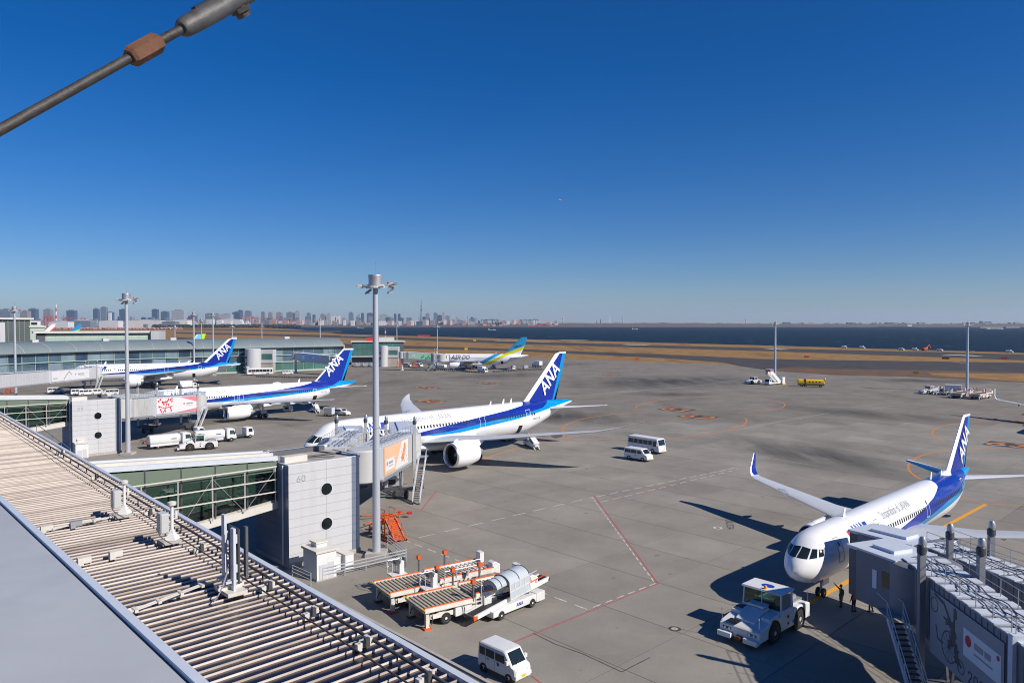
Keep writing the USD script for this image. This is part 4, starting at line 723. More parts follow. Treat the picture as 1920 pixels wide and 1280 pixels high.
    # link bridge
    B = thing('link_bridge', link_label, 'footbridge', P(22, 64.8)); ta, tb_ = 64.8, 68.2; n1 = N0
    top = lambda n: 10.08 + (30.7 - n) * .060; bot = lambda n: 5.74 - (30.5 - n) * .11
    for nm, off, w_, zz, hh, mt in (('roof_deck', 0.25, tb_ - ta - .5, -.16, .12, 'roof_sand'), ('cornice', 0, .28, -.36, .42, 'pale_metal'), ('cornice', tb_ - ta - .28, .28, -.36, .5, 'pale_metal'), ('roof_upstand', .95, .3, -.1, .32, 'cream_metal'), ('ceiling', .3, tb_ - ta - .6, -.42, .08, 'panel_white')):
        part(B, nm, MB().hexa([P(n, ta + off + q, top(n) + zz + z) for z in (0, hh) for n, q in ((n_from, 0), (n1, 0), (n1, w_), (n_from, w_))]), mt, world=True)
    part(B, 'floor', MB().hexa([P(n, t, bot(n) + .02 + z) for z in (0, .2) for n, t in ((n_from, ta + .15), (n1, ta + .15), (n1, tb_ - .15), (n_from, tb_ - .15))]), 'concrete_light', world=True)
    for t0 in (ta - .02, tb_ - .28): part(B, 'girder', MB().hexa([P(n, t, bot(n) - .62 + z) for z in (0, .64) for n, t in ((n_from, t0), (n1, t0), (n1, t0 + .3), (n_from, t0 + .3))]), 'cream_metal', world=True)
    bays = np.linspace(n1, n_from, 7)
    for ti, tt in enumerate((ta + .1, tb_ - .14)):
        for a, b in zip(bays[1:], bays[:-1]):
            for f0, f1, mt in ((.0, .30, 'link_glass'), (.30, .72, 'link_glass'), (.72, .985, 'frosted_green')):
                zf = lambda n, f: bot(n) + .24 + (top(n) - .40 - bot(n) - .24) * f
                part(B, 'pane', MB().hexa([P(a + .04, tt, zf(a, f0) + .02), P(b - .04, tt, zf(b, f0) + .02), P(b - .04, tt + .02, zf(b, f0) + .02), P(a + .04, tt + .02, zf(a, f0) + .02), P(a + .04, tt, zf(a, f1) - .02), P(b - .04, tt, zf(b, f1) - .02), P(b - .04, tt + .02, zf(b, f1) - .02), P(a + .04, tt + .02, zf(a, f1) - .02)]), mt, world=True)
        for n in bays: part(B, 'mullion', MB().beam(P(n, tt + .01, bot(n) + .1), P(n, tt + .01, top(n) - .38), .10, .14), 'bridge_dark', world=True)
    for zz in (9.22, 8.02, 6.88): part(B, 'rail', MB().beam(P(n_from + .5, ta - .38, zz), P(n1 - .3, ta - .38, zz), .07, .10), 'cream_metal', world=True)
    for n in bays[:-1][::1]:
        part(B, 'rail_post', MB().beam(P(n - .4, ta - .30, bot(n)), P(n - .4, ta - .30, 9.2), .06, .09), 'cream_metal', world=True)
    for i, (a, b) in enumerate(zip(bays[1:], bays[:-1])): 
        if i % 2: a, b = b, a
        part(B, 'brace', MB().beam(P(a - .4, ta - .31, bot(a)), P(b - .4, ta - .31, 8.9), .035), 'dull_metal', world=True)
    part(B, 'inner_rail', MB().beam(P(n_from, ta + .4, 7.0), P(n1, ta + .4, 7.0), .06), 'pale_metal', world=True)
    part(B, 'pier', bx(MB(), 17.4, 18.2, 65.8, 67.2, 0, 4.2), 'bridge_dark', world=True)
    return T
gate_tower('60', 0.0, 'white panelled gate tower numbered 60 with two round windows', 'glass link bridge to tower 60, with three outside rails')
gate_tower('59', 76.9, 'white panelled gate tower numbered 59 with two round windows, farther left', 'glass link bridge to tower 59 at the left edge')
sb = lambda n0, n1, t0, t1, z0, z1: nt_box(MB(), n0, n1, t0, t1, z0, z1)
def hut(dt, label):
    h = thing('equipment_hut', label, 'hut', NT(31.6, 57.9 + dt)) ; w = dict(world=True)
    part(h, 'walls', sb(31.55, 33.45, 57.85 + dt, 60.3 + dt, 0.1, 2.45), 'white_paint', **w); part(h, 'roof_slab', sb(31.42, 33.58, 57.72 + dt, 60.43 + dt, 2.45, 2.66), 'cream_metal', **w)
    part(h, 'roof_vent', sb(32.1, 33.1, 58.9 + dt, 59.9 + dt, 2.66, 3.0), 'white_paint', **w); part(h, 'vent_cap', sb(32.0, 33.2, 58.8 + dt, 60.0 + dt, 3.0, 3.14), 'cream_metal', **w)
    part(h, 'door', sb(32.6, 33.2, 57.82 + dt, 57.85 + dt, .15, 1.5), 'panel_white', **w); part(h, 'door', sb(31.75, 32.5, 57.82 + dt, 57.85 + dt, .15, 1.4), 'panel_white', **w); part(h, 'base', sb(31.5, 33.5, 57.8 + dt, 60.35 + dt, 0, .1), 'concrete_light', **w)
hut(0, 'white equipment hut with a roof vent in front of tower 60'); hut(80.5, 'white equipment hut with a roof vent at the foot of the farther tower 59')
for i, (n0, n1, t0, t1, hh, lab) in enumerate(((33.9, 34.5, 58.9, 60.4, 1.45, 'grey-sided switch cabinet beside the equipment hut'), (34.75, 35.6, 58.5, 60.3, 1.5, 'white switch cabinet beside the mast foot'))):
    c = thing('switch_cabinet', lab, 'cabinet', NT(n0, t0)); part(c, 'box', sb(n0, n1, t0, t1, .08, hh), 'white_paint', world=True); part(c, 'lid', sb(n0 - .05, n1 + .05, t0 - .05, t1 + .05, hh, hh + .06), 'cream_metal', world=True); part(c, 'base', sb(n0 - .03, n1 + .03, t0 - .03, t1 + .03, 0, .08), 'concrete_light', world=True)
def guard_rail(pts, label, h=1.1, rails=(1.08, .80, .5), sp=2.0, mat='galvanised', name='guard_rail'):
    P = [np.array(p) for p in pts]; t = thing(name, label, 'railing', P[0]); k = 0
    for a, b in zip(P[:-1], P[1:]):
        for z in rails: part(t, 'rail', MB().beam(a + [0, 0, z], b + [0, 0, z], .06, .08), mat, world=True)
        n = max(1, int(np.linalg.norm(b - a) / sp))
        for q in range(n + (1 if b is P[-1] else 0)): part(t, 'post', MB().beam(a + (b - a) * q / n, a + (b - a) * q / n + [0, 0, h], .07), mat, world=True)
guard_rail([G(605, 1088), G(762, 1051), G(727, 1022)], 'grey guard rail round the foot of the tall mast'); guard_rail([G(548, 1082), G(583, 1098)], 'short grey guard rail beside the equipment hut')

a_, b_ = Dp(57, 812, 84), Dp(120, 862, 74); t = thing('access_stair', 'dark grated access stair below the glass link bridge at the left', 'stairs', a_); dd_ = (b_ - a_) / np.linalg.norm(b_ - a_); sd_ = np.cross(dd_, [0, 0, 1.0]); sd_ /= np.linalg.norm(sd_)
for s in (-.6, .6): part(t, 'stringer', MB().beam(a_ + sd_ * s, b_ + sd_ * s, .08, .3), 'dull_metal', world=True); part(t, 'handrail', MB().beam(a_ + sd_ * s + [0, 0, 1], b_ + sd_ * s + [0, 0, 1], .05), 'dull_metal', world=True)
for q in np.linspace(.03, .97, 16): m_ = a_ + (b_ - a_) * q; part(t, 'tread', MB().beam(m_ - sd_ * .6, m_ + sd_ * .6, .28, .04), 'dark_steel', world=True)
for q in np.linspace(0, 1, 5):
    for s in (-.6, .6): m_ = a_ + (b_ - a_) * q + sd_ * s; part(t, 'post', MB().beam(m_, m_ + [0, 0, 1], .05), 'dull_metal', world=True)
for q in (.1, .9): m_ = a_ + (b_ - a_) * q; part(t, 'leg', MB().beam([m_[0], m_[1], 0], m_, .16), 'bridge_dark', world=True)

# ------------------------------------------------------------ lighting masts
def mast(loc, H, label, r=.36, head=1.0, group=None, turn=0.0, base=True, sides=16):
    t = thing('light_mast', label, 'light mast', loc, turn, group)
    if base: part(t, 'footing', MB().bb(-.95, .95, -.95, .95, 0, .38), 'concrete_light')
    part(t, 'pole', MB().rev([(r * 1.12, .1), (r * 1.08, 3), (r, 8), (r * .86, 16), (r * .68, H - 1.2 * head)], sides), 'galvanised', 50)
    if r > .2:
        for z in (4.6, 12.4): part(t, 'pole_joint', MB().rev([(r * 1.0, z - .03), (r * 1.11, z), (r * 1.0, z + .03)], sides), 'galvanised', 50)
    d = .66 * head; z0 = H - 1.05 * head
    part(t, 'drum', MB().rev([(d * .96, z0), (d, z0 + .04), (d, H - .25 * head), (d * 1.03, H - .22 * head), (d * 1.03, H - .05), (d * .98, H), (.01, H)], 24), 'dull_metal', 40)
    arm = MB()
    for a in (0, math.pi, 2.2, -.9): arm.beam((0, 0, z0 - .14), (1.75 * head * math.cos(a), 1.75 * head * math.sin(a), z0 - .14), .14, .12)
    arm.rev([(.75 * head, z0 - .24), (.80 * head, z0 - .22), (.80 * head, z0 - .05), (.75 * head, z0 - .03)], 16); part(t, 'lamp_arm', arm, 'cream_metal')
    for i, (x, y, dz, tl) in enumerate(((1.35, .1, .10, .5), (1.8, -.2, .12, .3), (1.45, .0, -.48, .9), (-1.5, .1, -.02, .1), (-.9, -.2, -.06, .1), (-.75, .3, -.55, .8), (.6, -.5, -.05, .2))):
        x, y = x * head, y * head; m = MB().loft([[[x + (q - .5) * .62 * head, y + .20 * head * k * math.cos(a), z0 + dz * head + .15 * head * k * math.sin(a) + (q - .5) * tl * .5 * head] for a in np.arange(10) * math.pi / 5] for q, k in ((0, .5), (.15, .85), (.7, 1.0), (1, .8))])
        f = part(t, 'floodlight', m, 'dull_metal' if i % 3 else 'cream_metal', 40); part(f, 'lens', MB().bb(x - .2 * head, x + .24 * head, y - .14 * head, y + .14 * head, z0 + (dz - .19) * head, z0 + (dz - .15) * head), 'lamp_lens')
    part(t, 'obstruction_light', MB().rev([(.14 * head, z0 + .1), (.16 * head, z0 + .2), (.10 * head, z0 + .3), (.01, z0 + .32)], 10, (1.25 * head, .05, .1)), 'orange_paint', 40)
    part(t, 'lightning_rod', MB().tube((0, 0, H - .05), (0, 0, H + 1.3 * head), .025, 5), 'dull_metal'); return t
m60 = G(706, 1040); mast(m60, 27.1, 'tallest-looking light mast, in front of the jet bridge with the orange poster')
mast((-66.0, 126.6, 0), 27.6, 'tall light mast beside tower 59, left of the pink poster'); mast((-142.6, 212, 0), 27.3, 'light mast near the left edge before the white jet bridge', head=1.0)
def by_top(u, vtop, H): d = (EYE - H) * FPX / (vtop - 607) if abs(vtop - 607) > .3 else 450; return Dp(u, vtop, d) * [1, 1, 0]
for u, v, H, lab in ((363, 585, 27.0, 'light mast behind the tail tips, right of the green-walled block'), (399, 587, 27.0, 'light mast above the fin of the farthest blue-tailed airliner'), (600, 597, 26, 'light mast rising behind the curved pier roof, left of the tallest mast')):
    mast(by_top(u, v, H), H, lab, head=.95, sides=8)
for u, H, d, lab in ((328, 21.5, 420, 'thin far light mast left of the two small tail tips'), (378, 25.0, 400, 'thin far light mast between two nearer masts'), (436, 21.4, 460, 'thin far light mast left of the pier drum'), (491, 21.6, 500, 'thin far light mast over the middle of the pier roof'), (744, 21.7, 470, 'thin far light mast right of the tallest mast'), (820, 21.6, 430, 'thin far light mast behind the green poster')):
    p = Dp(u, 640, d); mast((p[0], p[1], 0), H, lab, r=.3, head=.95, sides=8)
mast(G(1453, 716), 23.1, 'light mast beside the white passenger stairs on the right', r=.40, head=.8); mast(G(1813, 734), 22.9, 'light mast among the loaders at the far right', r=.40, head=.8)

# ------------------------------------------------------------ jet bridges
def jet_bridge(label, R, E, zr, ze, cab_to, poster=None, side=1, stairs=1, w=2.7, h=2.9, rot=True, poles=True, wall='bridge_grey', cabw=3.4, roof_rail=True, fine=True, name='jet_bridge', cab_len=4.2, beacons=True, ped=True):
    """R, E: where the rotunda and the cab pivot stand; zr, ze: floor heights there; side: the lateral side (+1 right of the way out) for poster and stairs."""
    R, E = np.array([*R, 0.0]), np.array([*E, 0.0]); d = E - R; Ln = np.linalg.norm(d); d /= Ln; l = np.array([d[1], -d[0], 0]); zf = lambda s: zr + (ze - zr) * s / Ln; up = np.array([0, 0, 1.0])
    t = thing(name, label, 'jet bridge', R); p = lambda s, y, z: R + d * s + l * y + up * (zf(s) + z); W = dict(world=True)
    def sec(mb, s0, s1, y0, y1, z0, z1): return mb.hexa([p(s, y, z) for z in (z0, z1) for s, y in ((s0, y0), (s1, y0), (s1, y1), (s0, y1))])
    if rot:
        part(t, 'rotunda', MB().rev([(1.55, zr - .3), (1.65, zr - .2), (1.65, zr + h), (1.5, zr + h + .15), (.01, zr + h + .2)], 24, R), wall, 40, **W); (ped or None) and part(t, 'pedestal', MB().rev([(.9, 0), (.9, .2), (.55, .3), (.55, zr - .3)], 16, R), wall, 40, **W)
    mid = Ln * .46 if not poster else max(2.3, poster[0] - .35)
    for nm, s0, s1, k in (('inner_tunnel', 1.2 if rot else 0, mid + 1, 0.0), ('outer_tunnel', mid, Ln, .16)):
        tun = part(t, nm, sec(MB(), s0, s1, -w / 2 - k, w / 2 + k, -.25 - k, h + k), wall, **W)
        rb = MB()
        for s in np.arange(s0 + .3, s1, .55 if fine else 1.4):
            for y in (-1, 1): sec(rb, s, s + .08, y * (w / 2 + k), y * (w / 2 + k + .035), -.1, h + k - .1)
        part(tun, 'wall_rib', rb, wall, kind='stuff', **W)
        ro = MB()
        for s in np.arange(s0 + .2, s1, 1.2): sec(ro, s, s + .75, -w / 2 - k, w / 2 + k, h + k, h + k + .07)
        part(tun, 'roof_sheet', ro, 'pale_metal', kind='stuff', **W)
        part(tun, 'bottom_beam', sec(sec(MB(), s0, s1, -w / 2 - k, -w / 2 - k + .25, -.6 - k, -.24 - k), s0, s1, w / 2 + k - .25, w / 2 + k, -.6 - k, -.24 - k), 'dull_metal', **W)
        if roof_rail:
            hr = MB(); ss = np.arange(s0 + .4, s1, 1.6)
            for y in (-w / 2 + .1, w / 2 - .1):
                for s in ss: hr.tube(p(s, y, h + k), p(s, y, h + k + 1.05), .024, 5)
                for z in (.55, 1.05): hr.tube(p(ss[0], y, h + k + z), p(ss[-1], y, h + k + z), .022, 5)
            part(tun, 'handrail', hr, 'dull_metal', **W)
            cb = MB()
            for y in (-.5, .1, .6): cb.path([p(s, y + .12 * math.sin(s * 2.1 + y), h + k + .12 + .05 * math.sin(s * 3.3)) for s in np.arange(s0 + .4, s1, .5)], .035, 5)
            part(tun, 'roof_cable', cb, 'bridge_dark', kind='stuff', **W)
    part(t, 'tunnel_collar', sec(MB(), mid - .25, mid + .12, -w / 2 - .22, w / 2 + .22, -.5, h + .3), 'pale_metal', **W)
    # drive column, wheels, uprights with beacons
    sc = Ln - 3.2; wz = zf(sc) - .7
    for y in (-1, 1):
        part(t, 'lift_column', MB().beam(R + d * sc + l * y * (w / 2 + .5) + up * .9, R + d * sc + l * y * (w / 2 + .5) + up * (zf(sc) + h + 1.5), .34, .34), wall, **W)
        if beacons:
            c = R + d * sc + l * y * (w / 2 + .5) + up * (zf(sc) + h + 1.5); b = part(t, 'beacon', MB().rev([(.17, 0), (.26, .06), (.27, .42), (.19, .52)], 12, c), 'beacon_cap', 40, **W); part(b, 'horn', MB().rev([(.18, .52), (.22, .60), (.21, .86), (.12, 1.02), (.01, 1.05)], 12, c + l * .04), 'dull_metal', 40, **W)
        wh = R + d * sc + l * y * .75; part(t, 'wheel', MB().loft([[wh + d * (.55 * math.cos(a)) * k + up * (.55 + .55 * math.sin(a) * k) + l * o for a in np.arange(18) * math.pi / 9] for o, k in ((-.2, .9), (-.14, 1), (.14, 1), (.2, .9))]), 'black_rubber', 40, **W)
    bg = MB().beam(R + d * sc - l * (w / 2 + .7) + up * 1.25, R + d * sc + l * (w / 2 + .7) + up * 1.25, .5, .42); bg.box(R + d * sc + up * .75, (1.1, 1.1, .6), math.atan2(d[1], d[0])); bg.beam(R + d * (sc - .7) + up * wz, R + d * (sc - .2) + up * 1.3, .14).beam(R + d * (sc + .7) + up * wz, R + d * (sc + .2) + up * 1.3, .14); part(t, 'bogie', bg, 'bridge_dark', **W)
    # cab: a round turret, then the head turned to the aircraft
    C = np.array([*cab_to, 0.0]); c = C - E; c /= np.linalg.norm(c); cl = np.array([c[1], -c[0], 0]); q = lambda s, y, z: E + c * s + cl * y + up * (ze + z)
    part(t, 'cab_turret', MB().rev([(1.98, ze - .35), (2.05, ze - .25), (2.05, ze + h), (1.7, ze + h + .12), (.01, ze + h + .16)], 28, E), wall, 40, **W)
    cs = lambda mb, s0, s1, y0, y1, z0, z1: mb.hexa([q(s, y, z) for z in (z0, z1) for s, y in ((s0, y0), (s1, y0), (s1, y1), (s0, y1))])
    cab = part(t, 'cab', cs(MB(), .8, cab_len - .7, -cabw / 2, cabw / 2, -.35, h), wall, **W); part(cab, 'cab_roof', cs(cs(MB(), .6, cab_len - .5, -cabw / 2 - .1, cabw / 2 + .1, h, h + .14), 1.6, cab_len - 1.2, -.8, .8, h + .14, h + .34), 'pale_metal', **W)
    part(cab, 'canopy', cs(MB(), cab_len - .7, cab_len, -cabw / 2 + .1, cabw / 2 - .1, -.2, h - .1), 'bridge_dark', **W); part(cab, 'canopy_hood', cs(MB(), cab_len - .75, cab_len + .12, -cabw / 2 - .02, cabw / 2 + .02, h - .1, h + .1), 'pale_metal', **W)
    for y in (-1, 1): part(cab, 'cab_window', cs(MB(), 2.1, 2.45, y * cabw / 2, y * (cabw / 2 + .03), .9, 2.1), 'poster_white', **W)
    part(cab, 'console_window', cs(MB(), 1.1, 1.7, side * cabw / 2, side * (cabw / 2 + .03), 1.2, 2.2), 'dark_glass', **W)
    if stairs:
        a = R + d * (Ln - .6) + l * stairs * (w / 2 + .2) + up * ze; f = a + l * stairs * 1.0; ft = f - d * (ze * 1.05); ft[2] = 0.15; st = part(t, 'stair', MB().slab(f - l * .5 - d * .8, f + l * .5 - d * .8, f + l * .5 + d * .8, f - l * .5 + d * .8, .06), 'dull_metal', **W)
        f0 = f - d * .8; ft = f0 - d * (ze * .95); ft[2] = .2
        for y in (-.45, .45): part(st, 'stringer', MB().beam(f0 + l * y, ft + l * y, .07, .26), 'pale_metal', **W)
        tr = MB(); n = int(ze / .24)
        for i in range(1, n): m_ = f0 + (ft - f0) * i / n; tr.box(m_, (.26, .84, .035), math.atan2(d[1], d[0]))
        part(st, 'tread', tr, 'dark_steel', kind='stuff', **W)
        hr = MB()
        for y in (-.47, .47):
            for z in (.5, 1.0): hr.tube(f0 + l * y + up * z, ft + l * y + up * z, .025, 5)
            for i in np.linspace(0, 1, 6): m_ = f0 + (ft - f0) * i + l * y; hr.tube(m_, m_ + up, .022, 5)
            hr.tube(f0 + l * y + up, f0 + l * y + d * 1.6 + up, .025, 5)
        part(st, 'stair_rail', hr, 'pale_metal', **W)
        for y in (-.4, .4): part(st, 'stair_wheel', MB().box(ft + l * y + [0, 0, -.02], (.3, .1, .3), math.atan2(d[1], d[0])), 'black_rubber', **W)
    if poster:
        s0, s1, z0, z1, draw = poster; k = .16; o = w / 2 + k + .05
        F = (lambda x, z, e=0.0: p(s0 + x, side * (o + .03 + e), z0 + z)) if side > 0 else (lambda x, z, e=0.0: p(s1 - x, side * (o + .03 + e), z0 + z)); Wd, Ht = s1 - s0, z1 - z0
        def flat_(poly, e, th=.006):
            m = MB(); pg = poly if hasattr(poly, 'geom_type') else Polygon(poly); pg = pg.buffer(0)
            for g_ in getattr(pg, 'geoms', [pg]):
                tm = trimesh.creation.extrude_polygon(g_, th, engine='earcut'); m.add(np.array([F(x, z, e + y) for x, z, y in tm.vertices]), tm.faces)
            return m
        board = part(t, 'poster', flat_([(0, 0), (Wd, 0), (Wd, Ht), (0, Ht)], 0, .02), draw[0], **W)
        for nm, poly, mt, e in draw[1](Wd, Ht): part(board, nm, flat_(poly, .022 + e), mt, **W)
    return t
def blob(cx, cz, rx, rz, seed, n=26, jag=.35):
    r = np.random.default_rng(seed); a = np.arange(n) * 2 * math.pi / n; k = 1 + jag * r.uniform(-1, 1, n); return Polygon([(cx + rx * q * math.cos(x), cz + rz * q * math.sin(x)) for x, q in zip(a, k)]).buffer(0)
def stroke(pts, w): return shapely.LineString(pts).buffer(w)
def words(x, z, h, wds): return shapely.union_all([sbox(x + sum(wds[:i]) + .02, z, x + sum(wds[:i + 1]) - h * .3, z + h) for i in range(len(wds))])
def plate(W_, H_, x=.06, z=.16, w=.33, h=.42, big=1.0):
    x, z, w, h = x * W_, z * H_, w * W_, h * H_
    return [('plate', sbox(x, z, x + w, z + h), 'poster_white', 0), ('seal', Point(x + w * .14, z + h * .62).buffer(h * .20), 'print_red', .008), ('caption', words(x + w * .3, z + h * .52, h * .22, [w * .28, w * .2]), 'print_grey', .008), ('caption', words(x + w * .3, z + h * .3, h * .07, [w * .5]), 'print_grey', .008), ('small_seal', Point(x + w * .93, z + h * .85).buffer(h * .09), 'print_red', .008)]
def fish_art(W_, H_):
    c = [blob(W_ * .79, H_ * .48, W_ * .045, H_ * .25, 3, 22, .3), blob(W_ * .84, H_ * .74, W_ * .04, H_ * .18, 4, 22, .4), blob(W_ * .73, H_ * .34, W_ * .05, H_ * .13, 5, 20, .4), stroke([(W_ * .86, H_ * .55), (W_ * .93, H_ * .3), (W_ * .97, H_ * .12)], .07), stroke([(W_ * .7, H_ * .6), (W_ * .78, H_ * .3), (W_ * .84, H_ * .12)], .08)]
    dots = shapely.union_all([Point(W_ * x, H_ * z).buffer(.05) for x, z in RNG.uniform((.5, .35), (.98, .9), (26, 2))])
    return [('light_field', Polygon([(W_ * .42, 0), (W_, 0), (W_, H_), (W_ * .72, H_)]), 'poster_white', .002), ('picture', shapely.union_all(c), 'print_orange', .006), ('picture', dots, 'print_orange', .006)] + plate(W_, H_, .05, .12, .36, .42)
def tree_art(W_, H_):
    r = np.random.default_rng(9); c = [stroke([(W_ * .14, 0.05), (W_ * .2, H_ * .3), (W_ * .24, H_ * .7), (W_ * .27, H_ * .95)], .12), stroke([(W_ * .2, H_ * .3), (W_ * .06, H_ * .5)], .08), stroke([(W_ * .2, H_ * .35), (W_ * .36, H_ * .45)], .08), stroke([(W_ * .24, H_ * .6), (W_ * .14, H_ * .8)], .06)]
    c += [blob(W_ * x, H_ * z, .26, .22, i, 12, .4) for i, (x, z) in enumerate(r.uniform((.05, .08), (.36, .95), (20, 2)))]
    return [('pink_band', Polygon([(W_ * .55, H_), (W_, H_), (W_, H_ * .62)]), 'print_pink', .002), ('pink_band', Polygon([(W_ * .45, 0), (W_, 0), (W_, H_ * .2)]), 'print_pink', .002), ('picture', shapely.union_all(c), 'print_red', .006)] + plate(W_, H_, .60, .30, .36, .40)
def bicycle_art(W_, H_):
    ring = lambda x, z, r, w=.035: Point(x, z).buffer(r).difference(Point(x, z).buffer(r - w)); a, b = (W_ * .30, H_ * .33), (W_ * .47, H_ * .18)
    c = [ring(*a, .85, .06), ring(b[0], b[1], .36, .05), ring(W_ * .07, H_ * .80, .42, .05), stroke([a, (W_ * .36, H_ * .62), (W_ * .22, H_ * .92), (W_ * .08, H_ * .97)], .09), blob(W_ * .30, H_ * .70, .5, .22, 21, 18, .5), blob(W_ * .43, H_ * .22, .35, .22, 22, 16, .5), blob(W_ * .33, H_ * .42, .3, .3, 23, 16, .6), stroke([(W_ * .36, H_ * .62), (W_ * .41, H_ * .30), b], .06), stroke([(W_ * .36, H_ * .62), (W_ * .38, H_ * .95)], .09), blob(W_ * .38, H_ * .88, .22, .30, 2, 14, .4), blob(W_ * .36, H_ * .55, .34, .42, 6, 18, .5), blob(W_ * .40, H_ * .34, .26, .34, 8, 16, .5), stroke([(W_ * .1, H_ * .5), (W_ * .13, H_ * .32), (W_ * .2, H_ * .30)], .05)]
    sp = shapely.union_all([stroke([a, (a[0] + .82 * math.cos(q), a[1] + .82 * math.sin(q))], .008) for q in np.arange(12) * math.pi / 6]); m = meshkit.text_mesh('2020', H_ * .17, .01); pr = shapely.union_all([Polygon(m.vertices[f][:, :2]) for f, nn in zip(m.faces, m.face_normals) if nn[2] > .5]).buffer(.001)
    return [('picture', shapely.union_all(c), 'print_dark', .004), ('picture', sp, 'print_dark', .004), ('year', shapely.affinity.translate(pr, W_ * .56, H_ * .07), 'print_dark', .004)] + plate(W_, H_, .50, .40, .47, .40)
def leaf_art(W_, H_): return [('picture', shapely.union_all([blob(W_ * x, H_ * z, .5, .6, i, 16, .4) for i, (x, z) in enumerate(((.6, .3), (.66, .55), (.84, .35), (.9, .6), (.78, .2), (.94, .3)))]), 'print_green', .006), ('plate', sbox(W_ * .05, H_ * .4, W_ * .3, H_ * .8), 'poster_white', 0), ('seal', Point(W_ * .1, H_ * .6).buffer(.3), 'print_red', .008)]
def plain_art(W_, H_): return [('picture', stroke([(W_ * .30, H_ * .1), (W_ * .36, H_ * .5), (W_ * .44, H_ * .9), (W_ * .5, H_ * .6)], .16), 'print_grey', .006), ('caption', words(W_ * .04, H_ * .2, .5, [1.1, .8, .9]), 'bridge_grey', .006)] + plate(W_, H_, .56, .25, .38, .5)
def sky_art(W_, H_): return [('picture', blob(W_ * .25, H_ * .5, .9, .8, 3, 18, .4), 'poster_white', .004), ('seal', Point(W_ * .62, H_ * .5).buffer(.35), 'print_red', .006), ('caption', words(W_ * .7, H_ * .45, .35, [.9, .7]), 'poster_white', .006)]
jet_bridge('jet bridge with an orange poster, leading to the airliner behind tower 60', (-15.4, 76.0), (-14.1, 97.5), 6.5, 4.95, (-17.2, 112.4), (2.7, 15.2, -.12, 2.85, ('print_peach', fish_art)), 1, 1, cab_len=12.0, ped=False)
jet_bridge('second jet bridge beside the orange-poster one, with a ribbed wall', (-18.6, 76.0), (-21.3, 99.0), 6.7, 4.9, (-23.8, 106.2), None, 1, -1, rot=False, cab_len=6.0)
jet_bridge('jet bridge with a pink poster, leading to the airliner behind tower 59', (-69.2, 131.0), (-68.0, 159.0), 6.0, 4.1, (-71.8, 168.6), (8.5, 25.0, -.12, 2.85, ('poster_white', tree_art)), 1, 1, cab_len=8.5, ped=False)
jet_bridge('second jet bridge behind the pink-poster one', (-72.2, 132.0), (-75.5, 155.0), 6.7, 4.6, (-78.2, 162.0), None, 1, 0, rot=False, cab_len=6.0)
jet_bridge('long white jet bridge at the left, leading to the farthest blue-tailed airliner', (-130.0, 183.0), (-139.5, 247.0), 6.6, 4.8, (-147.0, 257.0), (30, 56, -.1, 2.8, ('poster_white', plain_art)), 1, 1, fine=False, wall='panel_white', cab_len=8.5)
jet_bridge('far jet bridge with a blue poster beside the round drum tower', (-99.0, 338.0), (-76.0, 322.0), 6.4, 5.2, (-70.0, 322.0), (4.0, 17.0, 0, 2.8, ('poster_sky', sky_art)), 1, 0, fine=False, roof_rail=False)
jet_bridge('far jet bridge with a green poster at the end of the pier', (-53.0, 356.0), (-33.5, 352.0), 6.0, 4.9, (-29.5, 358.0), (4.0, 15.0, 0, 2.8, ('poster_mint', leaf_art)), 1, 1, fine=False, roof_rail=False)
jet_bridge('nearer jet bridge at the right with a bicycle poster, its cab swung free', (23.9, 23.0), (25.9, 46.0), 4.4, 4.4, (23.9, 51.2), (11.9, 19.3, -.9, 2.75, ('poster_grey_shaded', bicycle_art)), -1, -1, h=3.05, w=2.3, cab_len=4.5, rot=False, wall='bridge_grey_shaded')
jet_bridge('farther jet bridge at the right, its cab against the nose of the airliner', (36.6, 25.5), (30.6, 53.2), 3.5, 3.35, (27.2, 58.6), None, -1, 0, h=3.0, w=2.35, cab_len=5.6, rot=False, wall='bridge_grey_shaded')

# ------------------------------------------------------------ the curved pier in the distance
pier = thing('pier_building', 'long curved terminal pier with a grey barrel roof over bands of blue glass', 'building', (-140, 330, 0)); W_ = dict(world=True)
FP = smooth_line(np.array([(-214, 205, 0), (-199, 236, 0), (-186, 264, 0), (-174, 290, 0), (-160, 309, 0), (-140, 326, 0), (-112, 345, 0), (-84, 367, 0)]), 6)
tang = np.gradient(FP, axis=0); tang /= np.linalg.norm(tang, axis=1, keepdims=True); out = np.stack([tang[:, 1], -tang[:, 0]], 1)
pp = lambda i, o, z: np.array([*(FP[i] + out[i] * o), z]); NI = len(FP)
roof = [(1.2, 11.2), (1.25, 11.5), (.6, 12.6), (-1.2, 13.8), (-4, 14.8), (-7, 15.2), (-26, 15.2), (-26, 11.2)]
part(pier, 'roof', MB().loft([[pp(i, o, z) for o, z in roof] for i in range(NI)]), 'slate_metal', 40, **W_)
part(pier, 'core', MB().loft([[pp(i, o, z) for o, z in ((-1.0, 0), (-1.0, 11.2), (-25, 11.2), (-25, 0))] for i in range(NI)]), 'bridge_dark', **W_)
for z0, z1, nm in ((4.35, 4.75, 'sill_band'), (7.55, 7.8, 'transom'), (0, .6, 'base_band')): part(pier, nm, MB().loft([[pp(i, -.9, z0), pp(i, .12, z0), pp(i, .12, z1), pp(i, -.9, z1)] for i in range(NI)]), 'pale_green_wall', **W_)
